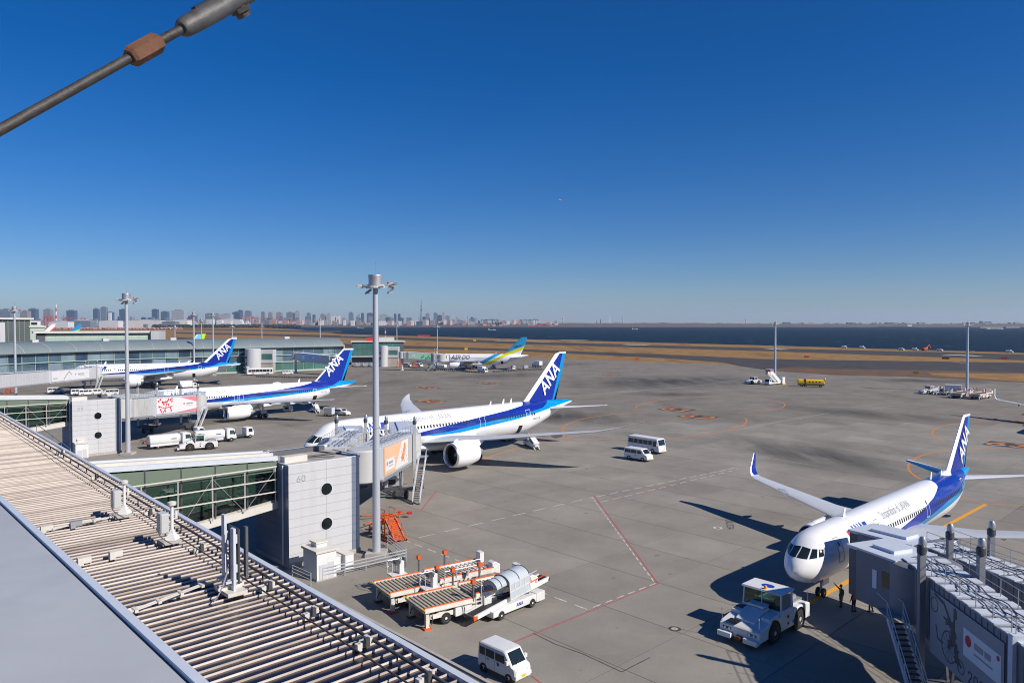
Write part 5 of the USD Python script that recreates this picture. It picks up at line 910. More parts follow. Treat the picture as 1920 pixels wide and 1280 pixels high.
for i in range(NI - 1):
    for z0, z1, mt in ((.62, 4.33, 'pier_glass_green'), (4.77, 7.53, 'pier_glass'), (7.82, 11.18, 'pier_glass')):
        a, b = pp(i, -.5, 0), pp(i + 1, -.5, 0); e = .05; q0, q1 = a + (b - a) * e, b - (b - a) * e; n_ = np.array([*out[i], 0]) * .08
        part(pier, 'pane', MB().hexa([q + k * n_ + [0, 0, z] for z in (z0, z1) for q, k in ((q0, 0), (q0, 1), (q1, 1), (q1, 0))]), mt if z0 < 2 else ('pier_glass', 'pier_glass_mid', 'pier_glass_mid', 'pier_glass_pale')[int(RNG.integers(4))], **W_)
for i in range(0, NI):
    part(pier, 'mullion', MB().beam(pp(i, -.35, .6), pp(i, -.35, 11.2), .16, .2), 'pale_green_wall', **W_)
    if i % 2: part(pier, 'roof_seam', MB().path([pp(i, o + .03, z + .05) for o, z in roof[1:6]], .07, 4), 'pale_metal', **W_)
for i in (12, 17, 22, 27, 32, 37): c = pp(i, -9, 15.2); part(pier, 'roof_plant', MB().box(c + [0, 0, .5], (2.4, 1.5, 1.1), math.atan2(tang[i][1], tang[i][0])), 'panel_white', **W_)
part(pier, 'end_gable', MB().prism(Polygon([tuple(pp(NI - 1, o, 0)[:2]) for o in (1.0, -10)] + [tuple((pp(NI - 1, o, 0) + np.array([*tang[-1], 0]) * .4)[:2]) for o in (-10, 1.0)]), 0, 12), 'panel_white', **W_)
def block(name, label, cat, u0, u1, d0, d1, z0, z1, mat, extra=(), skew=0.0):
    a, b = Dp(u0, 640, d0), Dp(u1, 640, d1); dv = (b - a) * [1, 1, 0]; L_ = np.linalg.norm(dv); dv /= L_; nv = np.array([-dv[1], dv[0], 0]); o = a * [1, 1, 0]
    t = thing(name, label, cat, o); q = lambda mb, s0, s1, y0, y1, za, zb: mb.hexa([o + dv * s + nv * y + [0, 0, z] for z in (za, zb) for s, y in ((s0, y0), (s1, y0), (s1, y1), (s0, y1))])
    t.q, t.L = q, L_; part(t, 'walls', q(MB(), 0, L_, 0, 16, z0, z1), mat, **W_); return t
# louvred block and green-walled block above the pier
t = block('louvred_block', 'tall louvred terminal block at the left edge with a pale flat roof', 'building', -30, 55, 330, 352, 0, 24.4, 'bridge_dark')
part(t, 'roof_slab', t.q(MB(), -1, t.L + 1.6, -1.2, 17, 24.4, 25.2), 'cream_metal', **W_)
for z in np.arange(12.5, 24.2, .9): part(t, 'louvre', t.q(MB(), .3, t.L - .3, -.35, -.02, z, z + .26), 'louvre_green', **W_)
for s in np.linspace(0, t.L, 9): part(t, 'fin_post', t.q(MB(), s - .15, s + .15, -.5, 0, 11, 24.4), 'louvre_green', **W_)
part(t, 'white_pier', t.q(MB(), t.L * .30, t.L * .43, -.6, -.5, 9, 23), 'panel_white', **W_)
t2 = block('louvred_block', 'lower annex with a boxy roof penthouse right of the louvred block', 'building', 56, 84, 352, 356, 0, 20.8, 'pale_green_wall'); part(t2, 'roof_slab', t2.q(MB(), -.4, t2.L + .6, -.6, 16.5, 20.8, 21.3), 'cream_metal', **W_); part(t2, 'penthouse', t2.q(MB(), .3, t2.L - 1, 4, 12, 21.3, 23.8), 'panel_white', **W_); part(t2, 'penthouse_window', t2.q(MB(), 1.2, t2.L - 2.4, 3.9, 4.0, 21.9, 23.1), 'dark_glass', **W_)
for z in np.arange(12, 20.5, 1.4): part(t2, 'wall_strip', t2.q(MB(), .1, t2.L - .1, -.06, -.01, z, z + 1.3), 'pale_green_wall', **W_)
t = block('green_walled_block', 'long low green-walled block with a white roof edge above the pier', 'building', 70, 283, 326, 352, 0, 18.2, 'pale_green_wall')
part(t, 'roof_edge', t.q(MB(), -1.5, t.L + 2.2, -1.6, 17, 18.2, 19.0), 'cream_metal', **W_); part(t, 'dark_end', t.q(MB(), -.1, 3.0, -.25, -.02, 12, 18.2), 'bridge_dark', **W_)
for s in np.arange(3.4, t.L - 3, 3.4):
    part(t, 'pane', t.q(MB(), s, s + 3.25, -.10, -.02, 14.0, 15.6), 'mint_glass', **W_); part(t, 'wall_panel', t.q(MB(), s, s + 3.3, -.08, -.02, 15.7, 18.1), 'pale_green_wall', **W_); part(t, 'sill', t.q(MB(), s, s + 3.3, -.3, -.02, 13.6, 13.9), 'cream_metal', **W_)
t = block('rooftop_box', 'white box on the pier roof right of the green-walled block', 'building', 283, 299, 350, 351, 12, 19.0, 'panel_white'); part(t, 'cap', t.q(MB(), -.15, t.L + .15, -.15, 16.2, 19.0, 19.2), 'cream_metal', **W_)
# gate blocks at the pier
for nm, u0, u1, d, zt, lab in (('gate_block', 440, 512, 348, 12.6, 'dark glazed gate block behind the nearer round drum'), ('gate_block', 660, 757, 404, 12.4, 'dark glazed block at the very end of the pier')):
    t = block(nm, lab, 'building', u0, u1, d, d + 6, 0, zt, 'bridge_dark'); part(t, 'roof_slab', t.q(MB(), -.6, t.L + .8, -.8, 17, zt, zt + .5), 'cream_metal', **W_)
    for s in np.arange(.4, t.L - 2.2, 2.6):
        for z0, z1 in ((5.2, 8.2), (8.5, 11.8)): part(t, 'pane', t.q(MB(), s, s + 2.4, -.08, -.02, z0, z1), 'pier_glass_green', **W_)
    part(t, 'canopy', t.q(MB(), -1.0, t.L * .8, -2.6, 0, 4.3, 4.8), 'panel_white', **W_)
    if u0 > 600: part(t, 'roof_plant', t.q(MB(), t.L * .52, t.L * .82, 2, 7, zt + .5, zt + 2.6), 'panel_white', **W_); part(t, 'warning_box', t.q(MB(), t.L * .28, t.L * .42, 2, 4, zt + .5, zt + 2.4), 'red_paint', **W_)
for u, d, r, zt, lab in ((474, 336, 3.5, 11.0, 'round white drum tower nearer on the pier, behind the buses'), (719, 388, 2.2, 10.8, 'round white drum tower at the end of the pier')):
    c = Dp(u, 640, d) * [1, 1, 0]; t = thing('drum_tower', lab, 'gate tower', c)
    part(t, 'drum', MB().rev([(r, 0), (r, zt), (r * .95, zt + .15), (.01, zt + .2)], 28), 'panel_white', 40)
    for z in np.arange(1.2, zt, 1.2): part(t, 'panel_joint', MB().rev([(r + .005, z), (r + .02, z + .02), (r + .005, z + .04)], 28), 'bridge_grey')
    part(t, 'wing_wall', MB().bb(r * .6, r + 5.5, .3, 5, 4.6, zt - .4), 'panel_white'); part(t, 'wing_glass', MB().bb(r + .4, r + 5.2, .2, .3, 6.2, zt - 2.2), 'pier_glass_green'); part(t, 'wing_base', MB().bb(r * .6, r + 5.3, .6, 4.6, 0, 4.6), 'roof_sand')
    for z in (4.4, 7.2): part(t, 'round_window', MB().rev([(.01, -.02), (.55, -.02), (.55, .03), (.01, .03)], 16, (-r * .55, -r * .86, z), 'y'), 'dark_glass')
# ------------------------------------------------------------ turnbuckle rod overhead at the upper left
def turnbuckle():
    a, b = Dp(-60, 277, 2.2), Dp(490, -28, 3.1); d = (b - a); Ln = np.linalg.norm(d); d /= Ln
    def at(u):                                              # the point of the axis above picture column u
        lo, hi = 0.0, Ln
        for _ in range(50):
            m_ = (lo + hi) / 2; q = a + d * m_; uu = 960 + FPX * q[0] / (q[1] * _c - (q[2] - EYE) * _s); lo, hi = (m_, hi) if uu < u else (lo, m_)
        return lo
    x = np.cross(d, [0, 0, 1.0]); x /= np.linalg.norm(x); y = np.cross(x, d)
    rev = lambda mb, prof, n=20, sq=1.0: mb.loft([[a + d * s + x * r * math.cos(q) + y * r * sq * math.sin(q) for q in np.arange(n) * 2 * math.pi / n + math.pi / n] for r, s in prof])
    t = thing('tension_rod', 'dark steel tension rod with a rusty coupling nut crossing the sky', 'tension rod', a); s1, s2, s3, s4 = at(243), at(298), at(340), at(440); W = dict(world=True)
    part(t, 'rod', rev(MB(), [(.0165, 0), (.0165, s1 + .01)]), 'weathered_steel', 40, **W)
    part(t, 'coupling_nut', rev(MB(), [(.030, s1), (.037, s1 + .012), (.037, s2 - .010), (.031, s2), (.020, s2 + .001), (.020, s2 - .02)], 6), 'rusty_steel', **W)
    part(t, 'threaded_rod', rev(MB(), [(.0165 + .0012 * (i % 2), s2 - .01 + i * .006) for i in range(int((s3 - s2 + .05) / .006))]), 'weathered_steel', 40, **W)
    f = part(t, 'fork_end', rev(MB(), [(.030, s3), (.0385, s3 + .014), (.041, s3 + .05), (.043, s3 + .12), (.044, s4 + .25)], 20, .92), 'zinc_steel', 40, **W)
    c = a + d * (s4 + .002) - y * .02; p_ = lambda r0, h0, h1, n: MB().loft([[c + x * r0 * math.cos(q) + d * r0 * math.sin(q) - y * h for q in np.arange(n) * 2 * math.pi / n] for h in (h0, h1)])
    part(f, 'pin', p_(.030, .0, .050, 16), 'weathered_steel', 40, **W); part(f, 'pin_nut', p_(.042, .012, .030, 6), 'weathered_steel', **W); part(f, 'slot', MB().hexa([a + d * s + x * p + y * q for q in (.028, .045) for s, p in ((s3 + .10, -.012), (s4 + .2, -.012), (s4 + .2, .012), (s3 + .10, .012))]), 'engine_dark', **W)
turnbuckle()
# ------------------------------------------------------------ vehicles (local frame: x forward, y left)
def hd(u0, v0, u1, v1, z=0.0): a, b = G(u0, v0, z), G(u1, v1, z); return math.atan2(b[1] - a[1], b[0] - a[0])
def wheels(t, xs, w, r, tw=.22, rim='rim_metal'):
    for x in xs:
        for s in (-1, 1): wheel(t, 'wheel', (x, s * (w / 2 - tw / 2 - .02), r), r, tw, rim)
def van(name, label, cat, loc, rz, prof, Wd, glass, wins, wheel_x, wr, skin='white_paint', group=None, lights=True, front=None, stripe=None, dark='dark_glass'):
    """prof: side outline (x, z); glass: the two outline points the windscreen spans; wins: side windows as (x0, x1, z0, z1)."""
    t = thing(name, label, cat, loc, rz, group); part(t, 'body', MB().side(prof, -Wd / 2, Wd / 2, .07), skin, 35)
    (xa, za), (xb, zb) = glass; n = np.array([zb - za, 0, xa - xb]); n /= np.linalg.norm(n); n = n if n[0] > 0 else -n; k = Wd / 2 - .14
    part(t, 'windscreen', MB().slab(*[np.array(q) + n * .004 for q in ((xa + (xb - xa) * .06, -k, za + (zb - za) * .06), (xa + (xb - xa) * .06, k, za + (zb - za) * .06), (xa + (xb - xa) * .92, k * .93, za + (zb - za) * .92), (xa + (xb - xa) * .92, -k * .93, za + (zb - za) * .92))], .015), dark)
    for (x0, x1, z0, z1) in wins:
        for s in (-1, 1): part(t, 'side_window', MB().bb(x0, x1, s * Wd / 2 - .004, s * (Wd / 2 + .012), z0, z1), dark)
    wheels(t, wheel_x, Wd, wr); xf = max(p[0] for p in prof); xr = min(p[0] for p in prof)
    for x in wheel_x:
        for s in (-1, 1): part(t, 'wheel_arch', MB().loft([[[x + (wr + .07) * math.cos(a) * k_, s * (Wd / 2 + o), wr + (wr + .07) * math.sin(a) * k_] for a in np.arange(16) * math.pi / 8] for o, k_ in ((-.05, 1), (.006, 1), (.006, .5), (-.05, .5))]), 'engine_dark')
    if lights:
        zl = front or .62
        for s in (-1, 1): part(t, 'headlight', MB().bb(xf - .06, xf + .012, s * (Wd / 2 - .36), s * (Wd / 2 - .12), zl, zl + .16), 'lamp_lens'); part(t, 'tail_light', MB().bb(xr - .012, xr + .05, s * (Wd / 2 - .24), s * (Wd / 2 - .10), zl + .1, zl + .4), 'red_paint'); part(t, 'mirror', MB().bb(xa - .35 if abs(xa) > 0 else 0, xa - .2, s * (Wd / 2 + .02), s * (Wd / 2 + .2), za + .08, za + .32), skin)
        part(t, 'bumper', MB().bb(xf - .10, xf + .05, -Wd / 2 + .02, Wd / 2 - .02, zl - .33, zl - .12), skin); part(t, 'number_plate', MB().bb(xf + .05, xf + .06, -.17, .17, zl - .30, zl - .15), 'yellow_paint'); part(t, 'rear_window', MB().bb(xr - .01, xr + .02, -Wd / 2 + .16, Wd / 2 - .16, za + .06, za + .5), dark)
    for x in [w[0] - .05 for w in wins[1:]]:
        for s in (-1, 1): part(t, 'door_seam', MB().bb(x - .008, x + .008, s * (Wd / 2 - .005), s * (Wd / 2 + .004), .42, wins[0][2] - .02), 'dark_steel')
    for x in [w[0] + .12 for w in wins[-2:]]:
        for s in (-1, 1): part(t, 'door_handle', MB().bb(x, x + .16, s * Wd / 2, s * (Wd / 2 + .03), wins[0][2] - .16, wins[0][2] - .12), 'dark_steel')
    for s in (-1, 1): part(t, 'sill_trim', MB().bb(min(wheel_x) + .4, max(wheel_x) - .4, s * (Wd / 2 - .01), s * (Wd / 2 + .01), .30, .36), 'dark_steel')
    part(t, 'wiper', MB().beam((xa + .03, -.3, za + .06), (xa - .10, .15, za + .28), .025), 'dark_steel')
    if stripe: part(t, 'emblem', MB().bb(stripe[0], stripe[0] + .55, Wd / 2 - .002, Wd / 2 + .008, stripe[1], stripe[1] + .14).bb(stripe[0] + .35, stripe[0] + .55, -Wd / 2 - .008, -Wd / 2 + .002, stripe[1], stripe[1] + .16), 'print_blue')
    return t
KEI = dict(prof=[(-1.68, .30), (-1.70, 1.0), (-1.62, 1.80), (-1.45, 1.89), (.62, 1.89), (.80, 1.84), (1.38, 1.06), (1.62, .98), (1.69, .80), (1.69, .30)], Wd=1.47, glass=((1.36, 1.10), (.80, 1.84)), wins=[(-1.5, -1.0, 1.12, 1.62), (-.92, -.15, 1.12, 1.62), (-.05, .75, 1.12, 1.60)], wheel_x=(-1.15, 1.12), wr=.27, front=.72)
HIACE = dict(prof=[(-2.32, .30), (-2.34, 1.0), (-2.28, 1.85), (-2.1, 1.97), (1.05, 1.97), (1.25, 1.9), (1.92, 1.18), (2.28, 1.02), (2.36, .8), (2.36, .30)], Wd=1.70, glass=((1.90, 1.22), (1.25, 1.9)), wins=[(-2.1, -1.05, 1.2, 1.72), (-.95, .25, 1.2, 1.72), (.4, 1.2, 1.2, 1.68)], wheel_x=(-1.3, 1.45), wr=.32, front=.68)
MINIBUS = dict(prof=[(-3.45, .38), (-3.48, 1.2), (-3.42, 2.5), (-3.25, 2.62), (2.9, 2.62), (3.1, 2.55), (3.42, 1.35), (3.5, .9), (3.48, .38)], Wd=2.05, glass=((3.40, 1.42), (3.10, 2.5)), wins=[(-3.2, -2.2, 1.45, 2.2), (-2.1, -1.1, 1.45, 2.2), (-1.0, 0, 1.45, 2.2), (.1, 1.1, 1.45, 2.2), (1.2, 2.0, 1.45, 2.2), (2.15, 2.95, 1.3, 2.2)], wheel_x=(-2.0, 2.1), wr=.40, front=.72)
BUS = dict(prof=[(-5.4, .35), (-5.45, 1.2), (-5.4, 2.9), (-5.2, 3.05), (5.2, 3.05), (5.36, 2.9), (5.45, 1.2), (5.42, .35)], Wd=2.5, glass=((5.44, 1.25), (5.37, 2.8)), wins=[(-4.9 + 1.5 * i, -3.5 + 1.5 * i, 1.35, 2.45) for i in range(6)] + [(4.3, 5.1, 1.2, 2.45)], wheel_x=(-3.0, 3.2), wr=.48, front=.6)
SEDAN = dict(prof=[(-2.1, .28), (-2.14, .95), (-1.95, 1.12), (-1.6, 1.60), (.2, 1.62), (.95, 1.08), (1.95, .90), (2.12, .66), (2.1, .28)], Wd=1.66, glass=((.93, 1.10), (.22, 1.6)), wins=[(-1.5, -.7, 1.1, 1.5), (-.6, .2, 1.1, 1.5)], wheel_x=(-1.3, 1.32), wr=.32, front=.62)
a, b = G(906.5, 1257), G(957, 1281); van('mini_van', 'small white van in the foreground beside the kerb', 'van', (a + b) / 2 + 0.66 * np.array([math.sin(hd(906.5, 1257, 957, 1281)) * -1, math.cos(hd(906.5, 1257, 957, 1281)), 0]), hd(906.5, 1257, 957, 1281), stripe=(-.25, .80), **KEI)
a, b = G(1179, 861), G(1203, 865); h_ = hd(1179, 861, 1203, 865); van('passenger_van', 'white van with dark windows parked in front of the minibus', 'van', (a + b) / 2 + .85 * np.array([-math.sin(h_), math.cos(h_), 0]), h_, stripe=(-.4, .85), **HIACE)
mb_ = van('minibus', 'white minibus with dark windows parked behind the white van', 'minibus', G(1212, 846), h_ - .04, **MINIBUS)

def tank_truck(name, label, loc, rz, L_=7.4, tank='white_paint', cabc='white_paint', group=None, roundness=1.0, dark_tank=False):
    t = thing(name, label, 'tank truck', loc, rz, group); f = L_ / 2
    part(t, 'chassis', MB().bb(-f, f - .2, -.45, .45, .55, .8), 'dark_steel')
    part(t, 'cab', MB().side([(f - 1.75, .6), (f - 1.75, 2.35), (f - 1.6, 2.5), (f - .55, 2.5), (f - .35, 2.4), (f - .04, 1.4), (f, .6)], -1.05, 1.05, .08), cabc, 35)
    n = np.array([1.0, 0, .31]); part(t, 'windscreen', MB().slab((f - .035, -.9, 1.45), (f - .035, .9, 1.45), (f - .32, .86, 2.32), (f - .32, -.86, 2.32), .02), 'dark_glass')
    for s in (-1, 1): part(t, 'side_window', MB().bb(f - 1.2, f - .45, s * 1.046, s * 1.06, 1.45, 2.2), 'green_glass'); part(t, 'mirror', MB().bb(f - .35, f - .22, s * 1.1, s * 1.3, 1.5, 2.0), 'dark_steel'); part(t, 'headlight', MB().bb(f - .02, f + .02, s * .6, s * .95, .75, .95), 'lamp_lens')
    part(t, 'exhaust_stack', MB().bb(f - 1.98, f - 1.86, .5, .75, .8, 2.5), 'dark_steel')
    S = [[[x, 1.15 * k * np.sign(math.cos(a)) * abs(math.cos(a)) ** .6, 1.62 + .86 * k * np.sign(math.sin(a)) * abs(math.sin(a)) ** .6] for a in np.arange(20) * math.pi / 10] for x, k in ((-f, .6), (-f + .12, .9), (-f + .3, 1), (f - 2.3, 1), (f - 2.1, .92), (f - 2.05, .6))]; part(t, 'tank', MB().loft(S), tank, 40)
    part(t, 'catwalk', MB().bb(-f + .8, f - 2.8, -.35, .35, 2.47, 2.54), 'dull_metal'); part(t, 'side_skirt', MB().bb(-f + .2, f - 2.4, -1.12, -1.02, .55, .95).bb(-f + .2, f - 2.4, 1.02, 1.12, .55, .95), tank); part(t, 'emblem', MB().bb(.0, .9, -1.165, -1.15, 1.6, 1.75), 'print_blue')
    wheels(t, (-f + 1.5, f - .95), 2.15, .45, .3); return t
def box_truck(name, label, loc, rz, L_=6.2, box_h=2.2, group=None, lift=0.0, boxc='white_paint', cat='truck'):
    t = thing(name, label, cat, loc, rz, group); f = L_ / 2
    part(t, 'chassis', MB().bb(-f, f - .2, -.42, .42, .5, .75), 'dark_steel'); part(t, 'cab', MB().side([(f - 1.6, .5), (f - 1.6, 2.05), (f - 1.45, 2.15), (f - .5, 2.15), (f - .3, 2.0), (f, 1.2), (f, .5)], -.95, .95, .07), 'white_paint', 35)
    part(t, 'windscreen', MB().slab((f + .0, -.8, 1.24), (f + .0, .8, 1.24), (f - .28, .76, 1.95), (f - .28, -.76, 1.95), .02), 'dark_glass')
    for s in (-1, 1): part(t, 'side_window', MB().bb(f - 1.15, f - .35, s * .945, s * .96, 1.25, 1.9), 'dark_glass'); part(t, 'headlight', MB().bb(f - .02, f + .02, s * .5, s * .85, .65, .85), 'lamp_lens')
    if box_h:
        part(t, 'cargo_box', MB().side([(-f, .8 + lift), (-f, .8 + box_h + lift), (f - 1.75, .8 + box_h + lift), (f - 1.75, .8 + lift)], -1.05, 1.05, .05), boxc); part(t, 'box_rim', MB().bb(-f - .03, f - 1.72, -1.08, 1.08, .76 + lift, .86 + lift), 'dull_metal')
        if lift:
            for s in (-.7, .7): part(t, 'scissor_leg', MB().beam((-f + .4, s, .8), (f - 2.4, s, .8 + lift), .12), 'dull_metal'); part(t, 'scissor_leg', MB().beam((-f + .4, s * .9, .8 + lift), (f - 2.4, s * .9, .8), .12), 'dull_metal')
    wheels(t, (-f + 1.3, f - .85), 1.95, .38, .26); return t
def tow_tractor(name, label, loc, rz, k=1.0, detail=True, rim='rim_metal', group=None):
    """A pushback tractor: raised cab amid low bodywork, front blocks with bumpers, big wheels under arches."""
    t = thing(name, label, 'tow tractor', loc, rz, group); f, w = 3.15 * k, 1.35 * k
    part(t, 'body', MB().side([(-f, .42 * k), (-f, 1.30 * k), (-f + .3 * k, 1.42 * k), (-.9 * k, 1.46 * k), (-.8 * k, 1.35 * k), (f - 1.4 * k, 1.35 * k), (f - .15 * k, 1.12 * k), (f, 1.0 * k), (f, .42 * k)], -w, w, .06 * k), 'white_paint', 35)
    part(t, 'hood', MB().side([(.75 * k, 1.3 * k), (.75 * k, 1.78 * k), (1.5 * k, 1.72 * k), (2.5 * k, 1.30 * k), (2.5 * k, 1.15 * k)], -.62 * k, .62 * k, .05 * k), 'white_paint', 30); part(t, 'hood_lid', MB().bb(.55 * k, 1.25 * k, -.60 * k, .50 * k, 1.78 * k, 1.90 * k), 'white_paint')
    for s in (-1, 1): part(t, 'side_locker', MB().side([(.8 * k, 1.3 * k), (.8 * k, 1.6 * k), (1.9 * k, 1.52 * k), (1.9 * k, 1.25 * k)], s * .98 * k - .32 * k, s * .98 * k + .32 * k, .04 * k), 'white_paint')
    c0, c1 = -.95 * k, .55 * k
    part(t, 'cab_base', MB().side([(c0, 1.3 * k), (c0, 1.62 * k), (c1, 1.62 * k), (c1 + .08 * k, 1.3 * k)], -w + .03, w - .03, .03), 'white_paint')
    for x in (c0 + .05 * k, c1 - .05 * k):
        for s in (-1, 1): part(t, 'cab_pillar', MB().beam((x, s * (w - .09 * k), 1.6 * k), (x - (.06 if x > 0 else -.02) * k, s * (w - .13 * k), 2.62 * k), .09 * k), 'white_paint')
    for s in (-1, 1): part(t, 'cab_window', MB().hexa([[c0 + .1 * k, s * (w - .10 * k), 1.64 * k], [c1 - .1 * k, s * (w - .10 * k), 1.64 * k], [c1 - .1 * k, s * (w - .12 * k) , 1.64 * k], [c0 + .1 * k, s * (w - .12 * k), 1.64 * k], [c0 + .1 * k, s * (w - .13 * k), 2.6 * k], [c1 - .16 * k, s * (w - .13 * k), 2.6 * k], [c1 - .16 * k, s * (w - .15 * k), 2.6 * k], [c0 + .1 * k, s * (w - .15 * k), 2.6 * k]]), 'link_glass')
    part(t, 'windscreen', MB().hexa([[x + dx, y, z] for z, x in ((1.64 * k, c1 - .02), (2.6 * k, c1 - .09 * k)) for dx, y in ((-.02, -w + .15 * k), (0, -w + .15 * k), (0, w - .15 * k), (-.02, w - .15 * k))]), 'link_glass'); part(t, 'rear_window', MB().bb(c0 + .02, c0 + .04, -w + .15 * k, w - .15 * k, 1.64 * k, 2.6 * k), 'link_glass'); part(t, 'centre_pillar', MB().beam((c1, 0, 1.62 * k), (c1 - .07 * k, 0, 2.62 * k), .06 * k), 'white_paint')
    part(t, 'cab_roof', MB().side([(c0 - .12 * k, 2.62 * k), (c0 - .10 * k, 2.72 * k), (c1 + .02 * k, 2.72 * k), (c1 + .08 * k, 2.62 * k)], -w - .02, w + .02, .05), 'white_paint')
    part(t, 'seat', MB().bb(-.75 * k, -.3 * k, .35 * k, .85 * k, 1.62 * k, 1.95 * k).bb(-.85 * k, -.7 * k, .35 * k, .85 * k, 1.9 * k, 2.35 * k), 'cloth_dark'); part(t, 'dashboard', MB().bb(.15 * k, .5 * k, -.9 * k, .9 * k, 1.62 * k, 1.85 * k), 'dark_steel')
    part(t, 'roof_emblem', MB().loft([[[-.25 * k + .30 * k * r * math.cos(a), .42 * k * r * math.sin(a), 2.725 * k + q] for a in np.arange(24) * math.pi / 12] for r, q in ((1, 0), (1, .01), (.3, .011))]), 'print_blue'); part(t, 'beacon', MB().rev([(.10 * k, 2.72 * k), (.10 * k, 2.86 * k), (.06 * k, 2.92 * k), (.01, 2.93 * k)], 12, (.35 * k, .15 * k, 0)), 'amber_lamp', 40)
    wz = .62 * k
    for x in (-1.75 * k, 1.45 * k):
        for s in (-1, 1):
            wh = wheel(t, 'wheel', (x, s * (w - .14 * k), wz), wz, .38 * k, rim); part(t, 'wheel_arch', MB().loft([[[x + r * math.cos(a), s * (w + o), wz + r * math.sin(a)] for a in np.linspace(-.25, math.pi + .25, 14)] + [[x + (r - .02) * math.cos(a), s * (w + o), wz + (r - .02) * math.sin(a)] for a in np.linspace(math.pi + .25, -.25, 14)] for r, o in ((.76 * k, -.3 * k), (.76 * k, .015))]), 'engine_dark'); part(t, 'arch_painted_shadow', MB().loft([[[x + .75 * k * r * math.cos(a), s * (w + .004), wz + .75 * k * r * math.sin(a)] for a in np.arange(20) * math.pi / 10] for r in (1, .2)]), 'engine_dark')  # black disc on the body side, painting the shadow inside the wheel arch
    for x0, s in ((f, -1), (f, 1)):
        part(t, 'bumper_block', MB().bb(x0, x0 + .34 * k, s * .42 * k, s * 1.30 * k, .34 * k, .62 * k), 'white_paint'); part(t, 'headlight', MB().bb(x0 - .02, x0 + .03, s * .55 * k, s * 1.1 * k, .74 * k, .88 * k), 'dark_glass')
        for y in (.65, .95): part(t, 'lamp', MB().rev([(.01, 0), (.07 * k, .01), (.07 * k, .05), (.01, .06)], 10, (x0 + .01, s * y * k, .81 * k), 'x'), 'lamp_lens')
    part(t, 'tow_hitch', MB().bb(f, f + .30 * k, -.2 * k, .2 * k, .36 * k, .56 * k).bb(-f - .3 * k, -f, -.2 * k, .2 * k, .4 * k, .6 * k), 'rusty_steel'); part(t, 'front_grille', MB().bb(f - .6 * k, f - .05 * k, -.9 * k, -.2 * k, 1.18 * k, 1.22 * k).bb(.95 * k, 1.5 * k, -1.25 * k, -.68 * k, 1.56 * k, 1.59 * k), 'engine_dark')
    for s in (-1, 1):
        part(t, 'guide_mast', MB().tube((f - .1, s * 1.22 * k, 1.0 * k), (f - .1, s * 1.22 * k, 1.75 * k), .022, 6).rev([(.01, 1.75 * k), (.05, 1.78 * k), (.05, 1.88 * k), (.01, 1.9 * k)], 8, (f - .1, s * 1.22 * k, 0)), 'dull_metal')
        for z in (1.1, .68): part(t, 'step_recess', MB().bb(-.35 * k, -.12 * k, s * w - .01, s * (w + .008), z * k, (z + .16) * k), 'engine_dark')
        m = meshkit.text_mesh('ANA', .22 * k, .01, bold=True); v = m.vertices; part(t, 'lettering', MB().add(np.stack([-.75 * k + s * -1 * (v[:, 0]) + (0 if s > 0 else -.0), s * (w + .006 + v[:, 2]), .62 * k + v[:, 1]], 1) if s > 0 else np.stack([-1.0 * k + v[:, 0], s * (w + .006 + v[:, 2]), .62 * k + v[:, 1]], 1), m.faces), 'print_blue'); part(t, 'marker_rod', MB().tube((-f + .1, s * 1.2 * k, 1.4 * k), (-f + .1, s * 1.2 * k, 2.0 * k), .025, 6), 'red_paint')
    part(t, 'rear_deck', MB().bb(-f + .2, -1.1 * k, -.9 * k, .9 * k, 1.44 * k, 1.56 * k).bb(-f + .5, -1.6 * k, -.3 * k, .6 * k, 1.56 * k, 1.75 * k), 'dull_metal'); return t
h_ = hd(1494, 1166, 1449, 1192); w0 = (G(1494, 1167) + G(1449, 1194)) / 2; tow_tractor('tow_tractor', 'white pushback tow tractor standing in front of the nose of the nearest airliner', w0 + 1.45 * np.array([math.sin(h_), -math.cos(h_), 0]) + 0.45 * np.array([math.cos(h_), math.sin(h_), 0]) + np.array([-0.1, -0.75, 0]), h_, 1.17)
